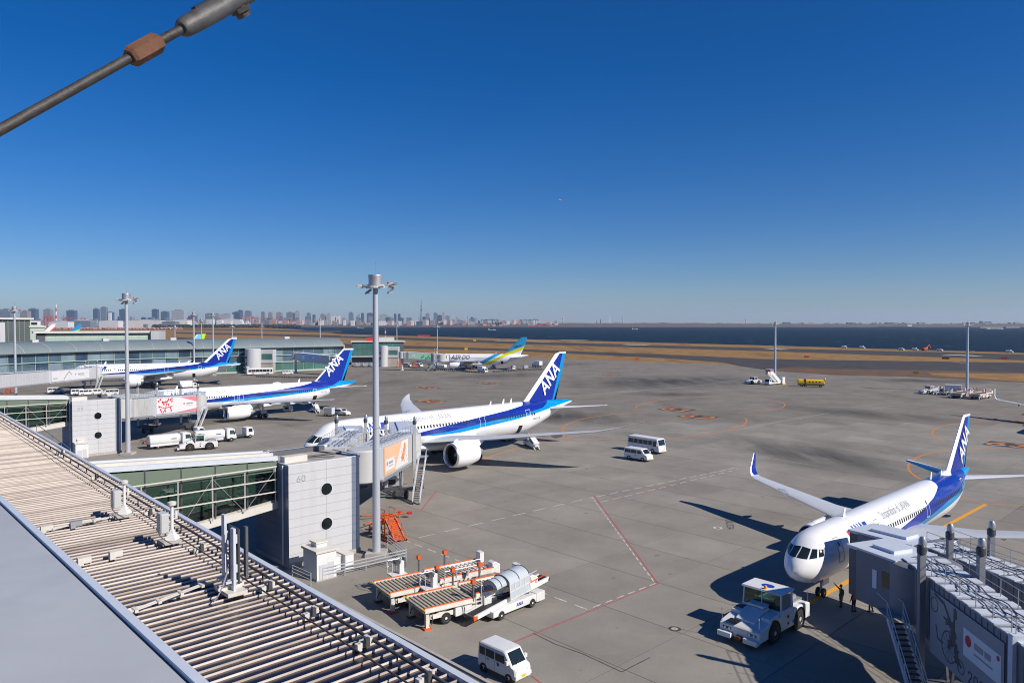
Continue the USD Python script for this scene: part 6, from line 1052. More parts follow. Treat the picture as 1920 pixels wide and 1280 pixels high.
# ------------------------------------------------------------ cargo loader
def cargo_loader(name, label, loc, rz, group=None, cover=False):
    t = thing(name, label, 'cargo loader', loc, rz, group)                      # x: from the low main deck to the bridge deck
    for s in (-1, 1):
        part(t, 'side_frame', MB().bb(-4.6, -.4, s * 1.55 - .12, s * 1.55 + .12, 1.30, 1.62), 'worn_white'); part(t, 'side_frame', MB().bb(-.2, 5.2, s * 1.38 - .11, s * 1.38 + .11, 1.45, 1.82), 'worn_white'); part(t, 'chassis_beam', MB().bb(-4.0, 4.6, s * 1.15 - .14, s * 1.15 + .14, .62, .98), 'worn_white')
        part(t, 'guide_rail', MB().bb(-4.6, -.4, s * 1.55 - .03, s * 1.55 + .03, 1.63, 1.70), 'orange_paint'); part(t, 'guide_rail', MB().bb(-.2, 5.0, s * 1.38 - .03, s * 1.38 + .03, 1.83, 1.90), 'orange_paint')
        for x in (-3.9, -1.2): part(t, 'lift_arm', MB().beam((x, s * 1.3, .8), (x + 1.9, s * 1.3, 1.4), .16), 'worn_white'); part(t, 'hose', MB().path([(x - .2 + .1 * math.sin(q * 3), s * 1.64, 1.3 - .9 * q) for q in np.linspace(0, 1, 8)], .035, 6), 'dark_steel')
        part(t, 'jack_leg', MB().bb(-4.45, -4.15, s * 1.35 - .12, s * 1.35 + .12, .06, 1.3), 'worn_white'); part(t, 'jack_foot', MB().bb(-4.6, -4.0, s * 1.35 - .22, s * 1.35 + .22, 0, .14), 'orange_paint' if s < 0 else 'dark_steel')
    part(t, 'tank_box', MB().bb(-2.0, -.6, -1.5, -.9, .5, 1.25), 'white_paint'); part(t, 'tank_box', MB().bb(.3, 1.6, -1.5, -.95, .5, 1.3), 'white_paint'); part(t, 'tank_box', MB().bb(2.4, 4.3, .4, 1.2, .55, 1.35), 'worn_white')
    part(t, 'deck', MB().bb(-4.6, -.4, -1.43, 1.43, 1.40, 1.52), 'deck_grey'); part(t, 'deck', MB().bb(-.2, 2.2, -1.27, 1.27, 1.55, 1.66), 'deck_grey')
    for x in np.arange(-4.45, -.5, .33): part(t, 'roller', MB().bb(x, x + .16, -1.40, 1.40, 1.52, 1.60), 'roller_tan')
    for x in np.arange(0, 2.2, .28): part(t, 'roller', MB().bb(x, x + .14, -1.25, 1.25, 1.66, 1.74), 'roller_tan')
    for x in np.arange(2.4, 5.0, .42): part(t, 'roller', MB().bb(x, x + .12, -1.25, 1.25, 1.66, 1.74), 'worn_white')
    for y in (-.45, .45): part(t, 'deck_rail', MB().bb(2.2, 5.1, y - .06, y + .06, 1.56, 1.66), 'worn_white')
    part(t, 'guide_rail', MB().bb(2.2, 5.0, -.04, .04, 1.75, 1.84), 'orange_paint')
    for y in (-1.0, 1.05): part(t, 'end_block', MB().side([(4.85, 1.4), (4.85, 2.2), (5.15, 2.3), (5.65, 2.0), (5.65, 1.2)], y - .38, y + .38, .05) if y < 0 else MB().bb(4.9, 5.3, y - .34, y + .34, 1.7, 2.55), 'white_paint')
    for x, s in ((-.55, -1), (-.55, 1), (1.9, 1)): part(t, 'lamp_post', MB().bb(x - .06, x + .06, s * 1.62 - .06, s * 1.62 + .06, 1.4, 2.75), 'bridge_dark'); part(t, 'warning_box', MB().bb(x - .15, x + .15, s * 1.62 - .15, s * 1.62 + .15, 2.72, 3.04), 'orange_paint')
    st = part(t, 'operator_platform', MB().bb(-2.9, -1.5, 1.7, 2.75, 1.55, 1.66), 'worn_white'); part(st, 'console', MB().side([(-2.15, 1.66), (-2.15, 2.55), (-1.95, 2.75), (-1.72, 2.7), (-1.72, 1.66)], 1.95, 2.45, .03), 'white_paint'); part(st, 'console_top', MB().bb(-2.5, -2.05, 1.95, 2.5, 2.5, 2.72), 'dark_steel'); part(st, 'platform_seat', MB().bb(-1.68, -1.55, 2.0, 2.5, 2.1, 2.9), 'bridge_dark')
    hr = MB()
    for x in (-2.9, -2.2, -1.5): hr.tube((x, 2.72, 1.6), (x, 2.72, 2.7), .03, 6)
    hr.tube((-2.9, 2.72, 2.7), (-1.5, 2.72, 2.7), .03, 6).tube((-2.9, 2.72, 2.2), (-1.5, 2.72, 2.2), .025, 6).tube((-2.9, 1.75, 1.6), (-2.9, 1.75, 2.7), .03, 6).tube((-2.9, 1.75, 2.7), (-2.9, 2.72, 2.7), .03, 6); part(st, 'handrail', hr, 'pale_metal')
    hr = MB()
    for z in (2.4, 2.85): hr.tube((.2, -1.55, z), (3.6, -1.55, z), .03, 6)
    for x in (.2, 1.3, 2.4, 3.6): hr.tube((x, -1.55, 1.7), (x, -1.55, 2.85), .03, 6)
    part(t, 'handrail', hr, 'pale_metal')
    if cover: part(t, 'cover_sheet', MB().hexa([[.9, -1.62, .35], [4.6, -1.60, .45], [4.6, -1.5, .45], [.9, -1.5, .35], [.9, -1.60, 1.25], [4.6, -1.58, 1.45], [4.6, -1.5, 1.45], [.9, -1.5, 1.25]]), 'navy_sheet'); part(t, 'hose_box', MB().bb(.3, .95, -1.85, -1.5, .75, 1.7), 'white_paint')
    wheels(t, (-2.7, 3.1), 2.7, .46, .34, 'white_paint'); part(t, 'front_lip', MB().bb(-4.74, -4.6, -1.5, 1.5, 1.40, 1.56), 'deck_grey')
    for s in (-1, 1): part(t, 'warning_edge', MB().bb(-4.76, -4.62, s * 1.5 - .28, s * 1.5 + .28, 1.565, 1.60), 'yellow_paint')
    for x in (-4.2, -3.3, -1.8, -.9): part(t, 'cross_member', MB().bb(x - .09, x + .09, -1.4, 1.4, .95, 1.15), 'worn_white')
    part(t, 'engine_box', MB().bb(-3.6, -1.6, -.9, .9, .45, 1.1), 'dark_steel'); part(t, 'lift_cylinder', MB().tube((-3.9, -.5, .6), (-1.5, -.5, 1.3), .09, 8).tube((-3.9, .5, .6), (-1.5, .5, 1.3), .09, 8), 'dull_metal')
    for s in (-1, 1):
        part(t, 'scissor_leg', MB().beam((-.2, s * 1.05, .75), (2.4, s * 1.05, 1.5), .13), 'worn_white'); part(t, 'scissor_leg', MB().beam((2.4, s * 1.0, .75), (-.2, s * 1.0, 1.5), .13), 'worn_white'); part(t, 'hose', MB().path([(-4.3 + .15 * math.sin(q * 5), s * 1.2, 1.35 - 1.0 * q) for q in np.linspace(0, 1, 8)], .04, 6), 'dark_steel')
    part(t, 'side_ladder', MB().bb(-.38, -.32, -1.72, -1.66, .5, 1.7).bb(.12, .18, -1.72, -1.66, .5, 1.7).bb(-.38, .18, -1.72, -1.66, .7, .75).bb(-.38, .18, -1.72, -1.66, 1.0, 1.05).bb(-.38, .18, -1.72, -1.66, 1.3, 1.35), 'worn_white')
    for x in (-3.8, -2.9, -2.0): part(t, 'roller_motor', MB().bb(x, x + .3, -.2, .2, 1.18, 1.4), 'orange_paint')
    return t
# loaders: deck heights measured at z 1.5
p0, p1 = G(713, 1104, 1.5), G(905, 1063, 1.5); c = (p0 + p1) / 2; h_ = math.atan2(*(p1 - p0)[[1, 0]])
cl = cargo_loader('cargo_loader', 'roller-deck cargo loader nearer the guard rail, the farther of two side by side', (c[0], c[1], 0), h_)
p0, p1 = G(778, 1132, 1.5), G(972, 1088, 1.5); c = (p0 + p1) / 2; h_ = math.atan2(*(p1 - p0)[[1, 0]])
cargo_loader('cargo_loader', 'roller-deck cargo loader with a dark blue sheet on its side, beside the canopied belt loader', (c[0], c[1], 0), h_, cover=True)
# ------------------------------------------------------------ belt loaders
def belt_loader(name, label, loc, rz, tilt=.10, canopy=False, k=1.0, skin='white_paint', group=None, length=8.4):
    t = thing(name, label, 'belt loader', loc, rz, group); f = length / 2 * k; ct, st_ = math.cos(tilt), math.sin(tilt); B = lambda s, y, z: (s * ct - z * st_, y, 1.05 * k + s * st_ + z * ct + .12)
    hx = lambda mb, s0, s1, y0, y1, z0, z1: mb.hexa([B(s, y, z) for z in (z0, z1) for s, y in ((s0, y0), (s1, y0), (s1, y1), (s0, y1))])
    part(t, 'chassis', MB().side([(-2.6 * k, .35), (-2.6 * k, .8 * k), (-1.2 * k, .95 * k), (2.9 * k, .95 * k), (3.1 * k, .7 * k), (3.1 * k, .35)], -.95 * k, .95 * k, .05), skin, 30); part(t, 'end_box', MB().bb(2.2 * k, 3.2 * k, -.98 * k, .98 * k, .30, 1.0 * k), skin)
    for s in (-1, 1): part(t, 'belt_side', hx(MB(), -f, f, s * .52 * k - .07, s * .52 * k + .07, -.18, .16), skin); part(t, 'guide_rail', hx(MB(), .4 * k, f - .2, s * .56 * k - .025, s * .56 * k + .025, .45, .50), 'orange_paint' if s < 0 else 'pale_metal')
    part(t, 'belt', hx(MB(), -f + .05, f - .05, -.46 * k, .46 * k, -.1, .06), 'black_belt'); part(t, 'belt_roller', MB().tube(B(f - .02, -.5 * k, -.02), B(f - .02, .5 * k, -.02), .12, 10).tube(B(-f + .02, -.5 * k, -.02), B(-f + .02, .5 * k, -.02), .12, 10), 'dark_steel', 40); part(t, 'bumper_tip', hx(MB(), -f - .14, -f + .25, -.62 * k, -.5 * k, -.16, .14), 'orange_paint'); part(t, 'bumper_tip', hx(MB(), f - .1, f + .12, -.6 * k, .6 * k, -.2, .0), 'dark_steel')
    for s in (-1.6, 1.9):
        for y in (-.4, .4): part(t, 'support', MB().beam((s * k, y, .8 * k), B(s * k * 1.05, y, -.15), .12), 'dull_metal')
    for x in np.linspace(.5 * k, f - .3, 4): part(t, 'rail_stay', MB().beam(B(x, -.56 * k, .1), B(x, -.56 * k, .48), .04), 'orange_paint')
    m = meshkit.text_mesh('ANA', .26 * k, .01, bold=True); v = m.vertices; part(t, 'lettering', MB().add(np.stack([-.1 * k + v[:, 0], -.955 * k - v[:, 2], .58 * k + v[:, 1]], 1), m.faces), 'print_blue')
    wheels(t, (-1.75 * k, 1.75 * k), 2.0 * k, .36 * k, .24, 'white_paint')
    if canopy:
        for x0, x1, r in ((-1.9, -.75, .78), (-.65, 1.6, .92)):
            arc = [(r * .92 * math.cos(a), 1.35 + .55 * math.sin(a)) for a in np.linspace(0, math.pi, 11)]; part(t, 'canopy', MB().loft([[B(x, y, z) for y, z in arc] + [B(x, y * .97, z - .04) for y, z in arc[::-1]] for x in (x0, x1)]), 'canopy_sheet', 40)
            for x in (x0, (x0 + x1) / 2, x1): part(t, 'canopy_hoop', MB().path([B(x, y * 1.01, z + .01) for y, z in arc], .03, 6), 'dark_steel', 40)
        fr = MB()
        for x in np.linspace(-.65, 1.6, 5): fr.beam(B(x, -.88, .1), B(x, -.88, 1.36), .05)
        for z in (.1, .72, 1.36): fr.beam(B(-.65, -.88, z), B(1.6, -.88, z), .05)
        part(t, 'side_frame', fr, 'white_paint'); part(t, 'side_screen', hx(MB(), -.65, 1.6, -.885, -.875, .12, 1.34), 'canopy_sheet')
        for x in (-1.85, -.7, 1.55): part(t, 'canopy_post', MB().beam(B(x, .84, .0), B(x, .84, 1.38), .06), 'white_paint')
    else:
        part(t, 'hood', hx(MB(), -f + .6, .3 * k, -.62 * k, .62 * k, .95, 1.02), skin)
        for x in (-f + .7, .2 * k):
            for y in (-.58, .58): part(t, 'hood_post', MB().beam(B(x, y * k, .1), B(x, y * k, .96), .05), 'pale_metal')
        part(t, 'driver_seat', MB().bb(1.2 * k, 1.7 * k, -.95 * k, -.55 * k, .95 * k, 1.5 * k), 'dark_steel'); part(t, 'steering_column', MB().beam((2.1 * k, -.75 * k, .95 * k), (1.9 * k, -.75 * k, 1.5 * k), .06), 'dark_steel')
    return t
h_ = hd(943, 1160, 996, 1138); c = (G(943, 1161) + G(996, 1139)) / 2; belt_loader('belt_loader', 'white belt loader with an arched translucent canopy, right of the cargo loaders', c + .95 * np.array([-math.sin(h_), math.cos(h_), 0]), h_, .105, True)
bl = belt_loader('belt_loader', 'belt loader with a white hood behind the wing of the airliner at tower 60', G(997, 838), hd(1010, 846, 975, 828), .30, False, .82)
again(bl, G(592, 772), hd(604, 780, 575, 762), 'belt loader raised to the tail of the airliner at tower 59', 'belt loader')
again(bl, G(345, 727), hd(330, 727, 360, 722), 'belt loader raised to the rear hold of the farthest blue-tailed airliner', 'belt loader')
again(bl, G(925, 690.5), hd(940, 691, 915, 687), 'belt loader at the rear of the airliner with the light blue and yellow tail', 'belt loader')
# ------------------------------------------------------------ trucks by tower 59
tk = tank_truck('tank_truck', 'white tank truck nearest the tow bars beside tower 59', G(318, 838), hd(283, 840, 352, 833)); again(tk, G(403, 829), hd(365, 831, 436, 825), 'white tank truck right of and behind the big-wheeled tow tractor', 'tank truck')
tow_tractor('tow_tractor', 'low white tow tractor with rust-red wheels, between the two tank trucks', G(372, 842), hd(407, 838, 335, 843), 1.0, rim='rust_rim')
bt = box_truck('flatbed_truck', 'white truck cab without a box, right of the tank trucks', G(448, 822), hd(435, 825, 460, 822), 5.4, 0); box_truck('flatbed_truck', 'white truck cab seen between the two tank trucks', G(356, 822), hd(340, 825, 366, 822), 5.4, 0)
van('service_car', 'small white car behind the tail of the airliner at tower 59', 'car', G(641, 778), hd(628, 778, 655, 780), **SEDAN)
def dolly_box(name, label, loc, rz, box=True, n=1, group=None):
    t = thing(name, label, 'baggage dolly', loc, rz, group)
    for i in range(n):
        x = -i * 3.1; part(t, 'bed', MB().bb(x - 1.3, x + 1.3, -.75, .75, .42, .54), 'dark_steel'); part(t, 'drawbar', MB().beam((x + 1.3, 0, .45), (x + 1.85, 0, .4), .07), 'dark_steel')
        for wx in (-.9, .9):
            for s in (-1, 1): part(t, 'wheel', MB().rev([(.05, -.06), (.19, -.06), (.2, 0), (.19, .06), (.05, .06)], 10, (x + wx, s * .62, .2), 'y'), 'black_rubber')
        if box: part(t, 'container', MB().side([(x - 1.1, .56), (x - 1.1, 2.1), (x + 1.1, 2.1), (x + 1.1, .56)], -.75, .75, .05), 'dull_metal'); part(t, 'container_frame', MB().bb(x - 1.14, x - 1.08, -.78, .78, .56, 2.14).bb(x + 1.08, x + 1.14, -.78, .78, .56, 2.14), 'pale_metal')
    return t
db = dolly_box('container_dolly', 'grey container on a dolly beside the small white car', G(617, 780), hd(600, 780, 628, 781))
dl = dolly_box('dolly_train', 'row of empty dark dollies on the apron behind the airliner at tower 59', G(598, 709), hd(502, 707, 598, 709), False, 10)
again(dl, G(262, 713.5), hd(190, 714, 262, 713), 'row of empty dark dollies beyond the farthest blue-tailed airliner', 'baggage dolly'); again(dl, G(893, 698.5), hd(851, 695, 893, 698), 'row of empty dark dollies left of the white box van', 'baggage dolly'); again(dl, G(1014, 693), hd(975, 694.5, 1014, 692.5), 'row of empty dark dollies behind the small tug with a container', 'baggage dolly')
# ------------------------------------------------------------ buses and vehicles by the pier
bs = van('apron_bus', 'white apron bus, nearest of those before the round drum tower', 'bus', G(487, 702.5), hd(462, 703.5, 511, 702), **BUS)
again(bs, G(514, 695.5), hd(492, 697, 540, 695), 'white apron bus, farther and to the right of the nearest bus', 'bus'); again(bs, G(463, 699), hd(452, 698, 468, 702.5), 'white apron bus seen from its end at the left of the buses', 'bus'); van('passenger_van', 'white van right of the apron buses', 'van', G(539, 702), hd(523, 703, 553, 702), **HIACE)
sv = van('service_van', 'white van parked behind tower 59, rightmost of the row', 'van', G(207, 741), hd(222, 741, 198, 742), **HIACE)
for u, v, lab in ((104, 737, 'white van alone left of the row behind tower 59'), (148, 740, 'white van at the left of the row behind tower 59'), (163, 741, 'white van second in the row behind tower 59'), (180, 740, 'white van third in the row behind tower 59')): again(sv, G(u, v), hd(200, 741, 222, 740) + .1, lab, 'van')
again(tk, G(825, 692), hd(836, 693, 813, 692), 'small white tank truck below the green-poster bridge', 'tank truck')
bxt = box_truck('box_van', 'white box van before the airliner with the light blue and yellow tail', G(905, 698.5), hd(893, 697, 922, 699.5), 6.0, 2.1); again(bt, G(968, 693.5), hd(984, 693, 958, 694), 'small white tug with a container in tow behind the box van', 'tug', name='baggage_tug'); again(db, G(985, 692.5), hd(998, 692, 975, 693), 'container on a dolly behind the small white tug', 'baggage dolly')
again(bxt, G(352, 729), hd(330, 731, 362, 729), 'white service truck beside the belt loader at the farthest blue-tailed airliner', 'truck'); again(bxt, G(837, 683), hd(848, 684, 826, 682), 'white service truck under the cab of the green-poster bridge', 'truck')
again(sv, G(717, 687), hd(725, 687, 709, 687), 'white van before the drum tower at the end of the pier', 'van'); again(bs, G(793, 679.5), hd(783, 679, 806, 680), 'apron bus half hidden under the green-poster bridge', 'bus'); again(sv, G(764, 688), hd(758, 688, 772, 688.5), 'white van among the orange steps at the end of the pier', 'van'); again(sv, G(786, 687.5), hd(780, 687, 794, 688), 'white van right of the orange steps at the end of the pier', 'van'); again(bxt, G(598, 775.5), hd(604, 778, 592, 774), 'white-hooded service truck under the tail of the airliner at tower 59', 'truck') if False else None
def catering(name, label, loc, rz): return box_truck(name, label, loc, rz, 6.6, 2.2, lift=1.6)
ca = box_truck('service_truck', 'white service truck with a raised box under the wing of the far airliner', G(880, 688), hd(868, 688, 894, 688.5), 6.2, 2.0, lift=.6); again(ca, G(1007, 689), hd(1013, 690, 1000, 689), 'white lift truck right of the tail with light blue and yellow', 'truck')
# carts in a cluster under the dark end of the pier
for i, (u, v) in enumerate(((664, 687), (671, 688), (678, 687), (685, 688), (692, 687), (699, 688))): again(db, G(u, v), hd(664, 687, 699, 687) + .3 * (i % 2), 'container dolly in the white cluster before the dark glazed end of the pier', 'baggage dolly', group='container dollies clustered before the end of the pier')
# ------------------------------------------------------------ right-hand middle distance
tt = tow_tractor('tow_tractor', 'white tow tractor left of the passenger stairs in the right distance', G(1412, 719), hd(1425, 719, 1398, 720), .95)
def stairs_truck(name, label, loc, rz):
    t = thing(name, label, 'passenger stairs', loc, rz); part(t, 'chassis', MB().side([(-3.4, .4), (-3.4, .9), (2.4, .9), (3.3, 1.1), (3.4, .4)], -1.05, 1.05, .05), 'white_paint'); part(t, 'cab', MB().side([(1.6, .9), (1.6, 2.1), (1.8, 2.2), (2.7, 2.2), (3.3, 1.2), (3.3, .9)], -1.0, 1.0, .05), 'white_paint'); part(t, 'windscreen', MB().slab((3.27, -.85, 1.24), (3.27, .85, 1.24), (2.74, .8, 2.12), (2.74, -.8, 2.12), .02), 'dark_glass')
    for s in (-1, 1): part(t, 'side_panel', MB().side([(-3.6, .6), (-3.6, 1.5), (1.2, 5.1), (2.6, 5.1), (2.6, 4.0), (1.2, 3.6), (-2.2, .9)], s * 1.0 - .04, s * 1.0 + .04), 'white_paint'); part(t, 'side_window', MB().bb(1.9, 2.7, s * .99, s * 1.01, 1.3, 2.0), 'dark_glass')
    for i in range(18): part(t, 'tread', MB().bb(-3.3 + .25 * i, -3.0 + .25 * i, -.95, .95, .62 + .18 * i, .66 + .18 * i), 'dull_metal')
    part(t, 'platform', MB().bb(1.2, 2.8, -1.0, 1.0, 3.85, 3.95), 'dull_metal'); part(t, 'canopy', MB().bb(.9, 2.9, -1.1, 1.1, 5.6, 5.75).bb(.9, .98, -1.1, 1.1, 5.0, 5.6), 'white_paint'); part(t, 'red_band', MB().bb(1.0, 2.92, -1.12, 1.12, 5.1, 5.4), 'red_paint'); wheels(t, (-2.2, 2.4), 2.0, .4, .26); return t
stairs_truck('passenger_stairs', 'white motorised passenger stairs at the foot of the right-hand mast', G(1448, 721), hd(1460, 720, 1434, 722))
g = G(1467, 720); t = thing('switch_cabinet', 'white cabinet on a yellow plinth right of the passenger stairs', 'cabinet', g, .6); part(t, 'box', MB().bb(-.75, .75, -.6, .6, .4, 2.6), 'white_paint'); part(t, 'lid', MB().bb(-.82, .82, -.66, .66, 2.6, 2.72), 'pale_metal'); part(t, 'plinth', MB().bb(-.95, .95, -.8, .8, 0, .4), 'yellow_paint')
t = thing('yellow_tanker', 'yellow tanker with portholes and a hose wheel in the right distance', 'tanker', G(1521, 725), hd(1500, 725, 1542, 726))
part(t, 'tank', MB().loft([[[x, 1.15 * k * np.sign(math.cos(a)) * abs(math.cos(a)) ** .6, 1.75 + .95 * k * np.sign(math.sin(a)) * abs(math.sin(a)) ** .6] for a in np.arange(20) * math.pi / 10] for x, k in ((-4.6, .75), (-4.4, .95), (-4.2, 1), (4.0, 1), (4.3, .9), (4.4, .6))]), 'yellow_paint', 40); part(t, 'chassis', MB().bb(-4.5, 4.3, -1.0, 1.0, .5, .9), 'dark_steel'); part(t, 'strap', MB().bb(-2.3, -1.8, -1.18, 1.18, .7, 2.75), 'dark_steel'); wheels(t, (-3.2, -2.0, 3.0), 2.2, .46, .3)
for x in (-.6, .5, 1.6, 2.7): part(t, 'porthole', MB().rev([(.01, -.01), (.26, -.01), (.26, .02), (.01, .02)], 12, (x, -1.16, 1.85), 'y'), 'engine_dark')
part(t, 'hose_wheel', MB().rev([(.55, -.12), (.8, -.12), (.8, .12), (.55, .12)], 20, (4.6, -.3, 2.5), 'x', caps=False), 'cream_metal')
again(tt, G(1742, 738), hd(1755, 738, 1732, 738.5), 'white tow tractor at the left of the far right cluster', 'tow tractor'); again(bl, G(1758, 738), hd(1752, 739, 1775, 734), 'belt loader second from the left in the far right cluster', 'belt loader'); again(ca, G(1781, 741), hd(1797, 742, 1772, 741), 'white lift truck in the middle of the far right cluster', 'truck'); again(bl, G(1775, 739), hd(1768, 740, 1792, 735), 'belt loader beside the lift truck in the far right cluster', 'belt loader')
again(cl, G(1803, 745), hd(1790, 747, 1822, 742), 'cargo loader beside the mast in the far right cluster', 'cargo loader'); again(cl, G(1838, 747), hd(1822, 749, 1856, 744), 'rightmost cargo loader of the far right cluster', 'cargo loader')
# ------------------------------------------------------------ orange steps and tow bars beside the mast
def steps_tower(name, label, loc, rz, H=3.1):
    t = thing(name, label, 'maintenance steps', loc, rz)
    part(t, 'platform', MB().bb(-.7, .5, -.7, .7, H, H + .10), 'orange_paint')
    fr = MB()
    for x in (-.65, .45):
        for y in (-.65, .65): fr.beam((x * 1.5, y * 1.3, .15), (x, y, H), .09)
    for z in (.8, 1.6, 2.4):
        k = 1 - z / H * .3
        fr.beam((-.85 * k, -.8 * k, z), (.6 * k, -.8 * k, z), .06).beam((-.85 * k, .8 * k, z), (.6 * k, .8 * k, z), .06).beam((-.85 * k, -.8 * k, z), (-.85 * k, .8 * k, z), .06)
    for s in (-1, 1): fr.beam((-.9, s * .82, .2), (.5, s * .68, 2.4), .06).beam((.6, s * .82, .2), (-.7, s * .68, 2.4), .06)
    part(t, 'frame', fr, 'orange_paint'); sx = .6 + H * .8
    for s in (-1, 1): part(t, 'stringer', MB().beam((.5, s * .6, H), (sx, s * .62, .15), .10, .2), 'orange_paint')
    for i in range(1, 12): q = i / 12; part(t, 'tread', MB().bb(.5 + (sx - .5) * q - .14, .5 + (sx - .5) * q + .14, -.58, .58, H - (H - .15) * q - .03, H - (H - .15) * q + .03), 'orange_paint')
    hr = MB()
    for s in (-1, 1):
        hr.tube((.5, s * .62, H + 1.0), (sx, s * .62, 1.15), .035, 6).tube((-.65, s * .65, H + 1.0), (.5, s * .62, H + 1.0), .035, 6)
        for x in (-.65, .4): hr.tube((x, s * .65, H), (x, s * .65, H + 1.0), .035, 6)
        for q in (.3, .65, 1): hr.tube((.5 + (sx - .5) * q, s * .62, H - (H - .15) * q), (.5 + (sx - .5) * q, s * .62, H - (H - .15) * q + 1.0), .03, 6)
    part(t, 'handrail', hr, 'orange_paint'); part(t, 'base_frame', MB().bb(-1.1, sx + .1, -.95, -.83, .12, .24).bb(-1.1, sx + .1, .83, .95, .12, .24).bb(-1.1, -.98, -.95, .95, .12, .24), 'orange_paint')
    for x in (-.9, sx - .2):
        for y in (-.9, .9): part(t, 'castor', MB().rev([(.02, -.05), (.12, -.05), (.12, .05), (.02, .05)], 10, (x, y, .12), 'y'), 'black_rubber')
    return t
steps_tower('maintenance_steps', 'bright orange maintenance steps behind the foot of the tallest mast', G(727, 1008), hd(712, 1000, 755, 1016), 2.1)
def tow_bar(name, label, loc, rz, L_=5.2):
    t = thing(name, label, 'tow bar', loc, rz); part(t, 'bar', MB().tube((-L_ / 2, 0, .42), (L_ / 2, 0, .55), .075, 10), 'orange_paint', 40); part(t, 'head', MB().bb(L_ / 2, L_ / 2 + .5, -.22, .22, .42, .7), 'red_paint'); part(t, 'hitch_eye', MB().rev([(.06, -.04), (.14, -.04), (.14, .04), (.06, .04)], 14, (-L_ / 2 - .1, 0, .42)), 'dark_steel'); part(t, 'axle', MB().bb(-.3, -.2, -.6, .6, .25, .38).beam((-.25, .3, .3), (.6, 0, .5), .06).beam((-.25, -.3, .3), (.6, 0, .5), .06), 'red_paint')
    for s in (-1, 1): part(t, 'wheel', MB().rev([(.04, -.06), (.24, -.06), (.25, 0), (.24, .06), (.04, .06)], 12, (-.25, s * .62, .25), 'y'), 'black_rubber')
    return t
tw = tow_bar('tow_bar', 'orange tow bar behind the tallest mast, nearest the stairs of the jet bridge', G(722, 972), hd(690, 968, 760, 965)); again(tw, G(716, 980), hd(690, 985, 752, 966), 'orange tow bar crossing another behind the tallest mast', 'tow bar'); again(tw, G(705, 992), hd(685, 1010, 722, 975), 'orange tow bar lying beside the orange maintenance steps', 'tow bar'); again(tw, G(290, 826), hd(270, 830, 310, 820), 'orange tow bar left of the tank trucks by tower 59', 'tow bar'); again(tw, G(276, 832), hd(262, 828, 292, 836), 'orange tow bar nearest tower 59', 'tow bar')
st = steps_tower('maintenance_steps', 'orange maintenance steps at the end of the pier', G(748, 688), .4, 2.6); again(st, G(777, 689), 2.2, 'low orange maintenance steps right of the others at the end of the pier', 'maintenance steps'); again(st, G(14, 738), .2, 'orange maintenance steps at the left edge below the white jet bridge', 'maintenance steps')
def gpu(name, label, loc, rz, c='white_paint'):
    t = thing(name, label, 'ground power unit', loc, rz); part(t, 'housing', MB().side([(-1.2, .4), (-1.2, 1.5), (-1.0, 1.65), (1.0, 1.65), (1.2, 1.4), (1.2, .4)], -.75, .75, .06), c); part(t, 'grille', MB().bb(-.9, .1, -.765, -.75, .7, 1.4), 'engine_dark'); part(t, 'drawbar', MB().beam((1.2, 0, .4), (2.0, 0, .35), .08), 'dark_steel'); wheels(t, (-.75, .75), 1.4, .28, .2); return t
gp = gpu('ground_power_unit', 'ground power unit under the stairs of the orange-poster bridge', G(737, 915), .5, 'dull_metal'); again(gp, G(744, 905), 1.9, 'second ground power unit under the orange-poster bridge', 'ground power unit'); again(gp, G(1075, 800) * 0 + G(950, 826), .3, 'ground power unit in shade under the wing of the airliner at tower 60', 'ground power unit'); again(gp, G(540, 772), .4, 'ground power unit under the wing of the airliner at tower 59', 'ground power unit')
# ------------------------------------------------------------ airfield signs and far vehicles at the shore
def field_sign(label, u, v, mat, w=3.0, h=1.3): g = G(u, v); t = thing('airfield_sign', label, 'sign', g, math.atan2(g[0], g[1]) * -1); part(t, 'board', MB().bb(-w / 2, w / 2, -.15, .15, .35, .35 + h), mat); part(t, 'leg', MB().bb(-w * .3 - .06, -w * .3 + .06, -.06, .06, -.1, .35), 'dull_metal'); part(t, 'leg', MB().bb(w * .3 - .06, w * .3 + .06, -.06, .06, -.1, .35), 'dull_metal')
field_sign('yellow airfield sign on the dark verge at the right', 1717, 702, 'yellow_paint', 2.2, 1.2); field_sign('orange airfield sign on the grass right of the blue tail', 1194, 675.5, 'orange_paint', 2.8, 1.3); field_sign('yellow airfield sign beyond the fuselage of the far airliner', 874, 656.5, 'yellow_paint', 2.6, 1.6); field_sign('dark red airfield sign on the grass left of the right-hand mast', 1512, 670.5, 'red_paint', 3.0, .9); field_sign('red airfield sign before the shore at the far right', 1883, 674, 'orange_paint', 3.2, 1.2); field_sign('brown airfield sign on the grass left of the far right mast', 1773, 674, 'rusty_steel', 4.0, 1.0); field_sign('yellow airfield sign on the far grass left of the light blue tail', 890, 639.5, 'yellow_paint', 3.5, 1.6); field_sign('red and white runway barrier right of the tallest mast', 795, 630.5, 'red_paint', 22, 2.0)
for u, v, lab in ((1690, 656.5, 'white car on the shore road, left of the orange digger'), (1762, 658, 'white car on the shore road, right of the orange digger')): again(sv, G(u, v), hd(1600, 652, 1700, 655), lab, 'van')
for u, v, lab in ((1583, 652.5, 'dark works truck on the shore road, leftmost of the row'), (1617, 653.2, 'dark works truck on the shore road, second of the row'), (1716, 657, 'white works truck on the shore road, beside the orange digger'), (1893, 661.5, 'works truck on the shore road at the far right')): again(bxt, G(u, v), hd(1600, 652, 1700, 655), lab, 'truck', scale=.8)
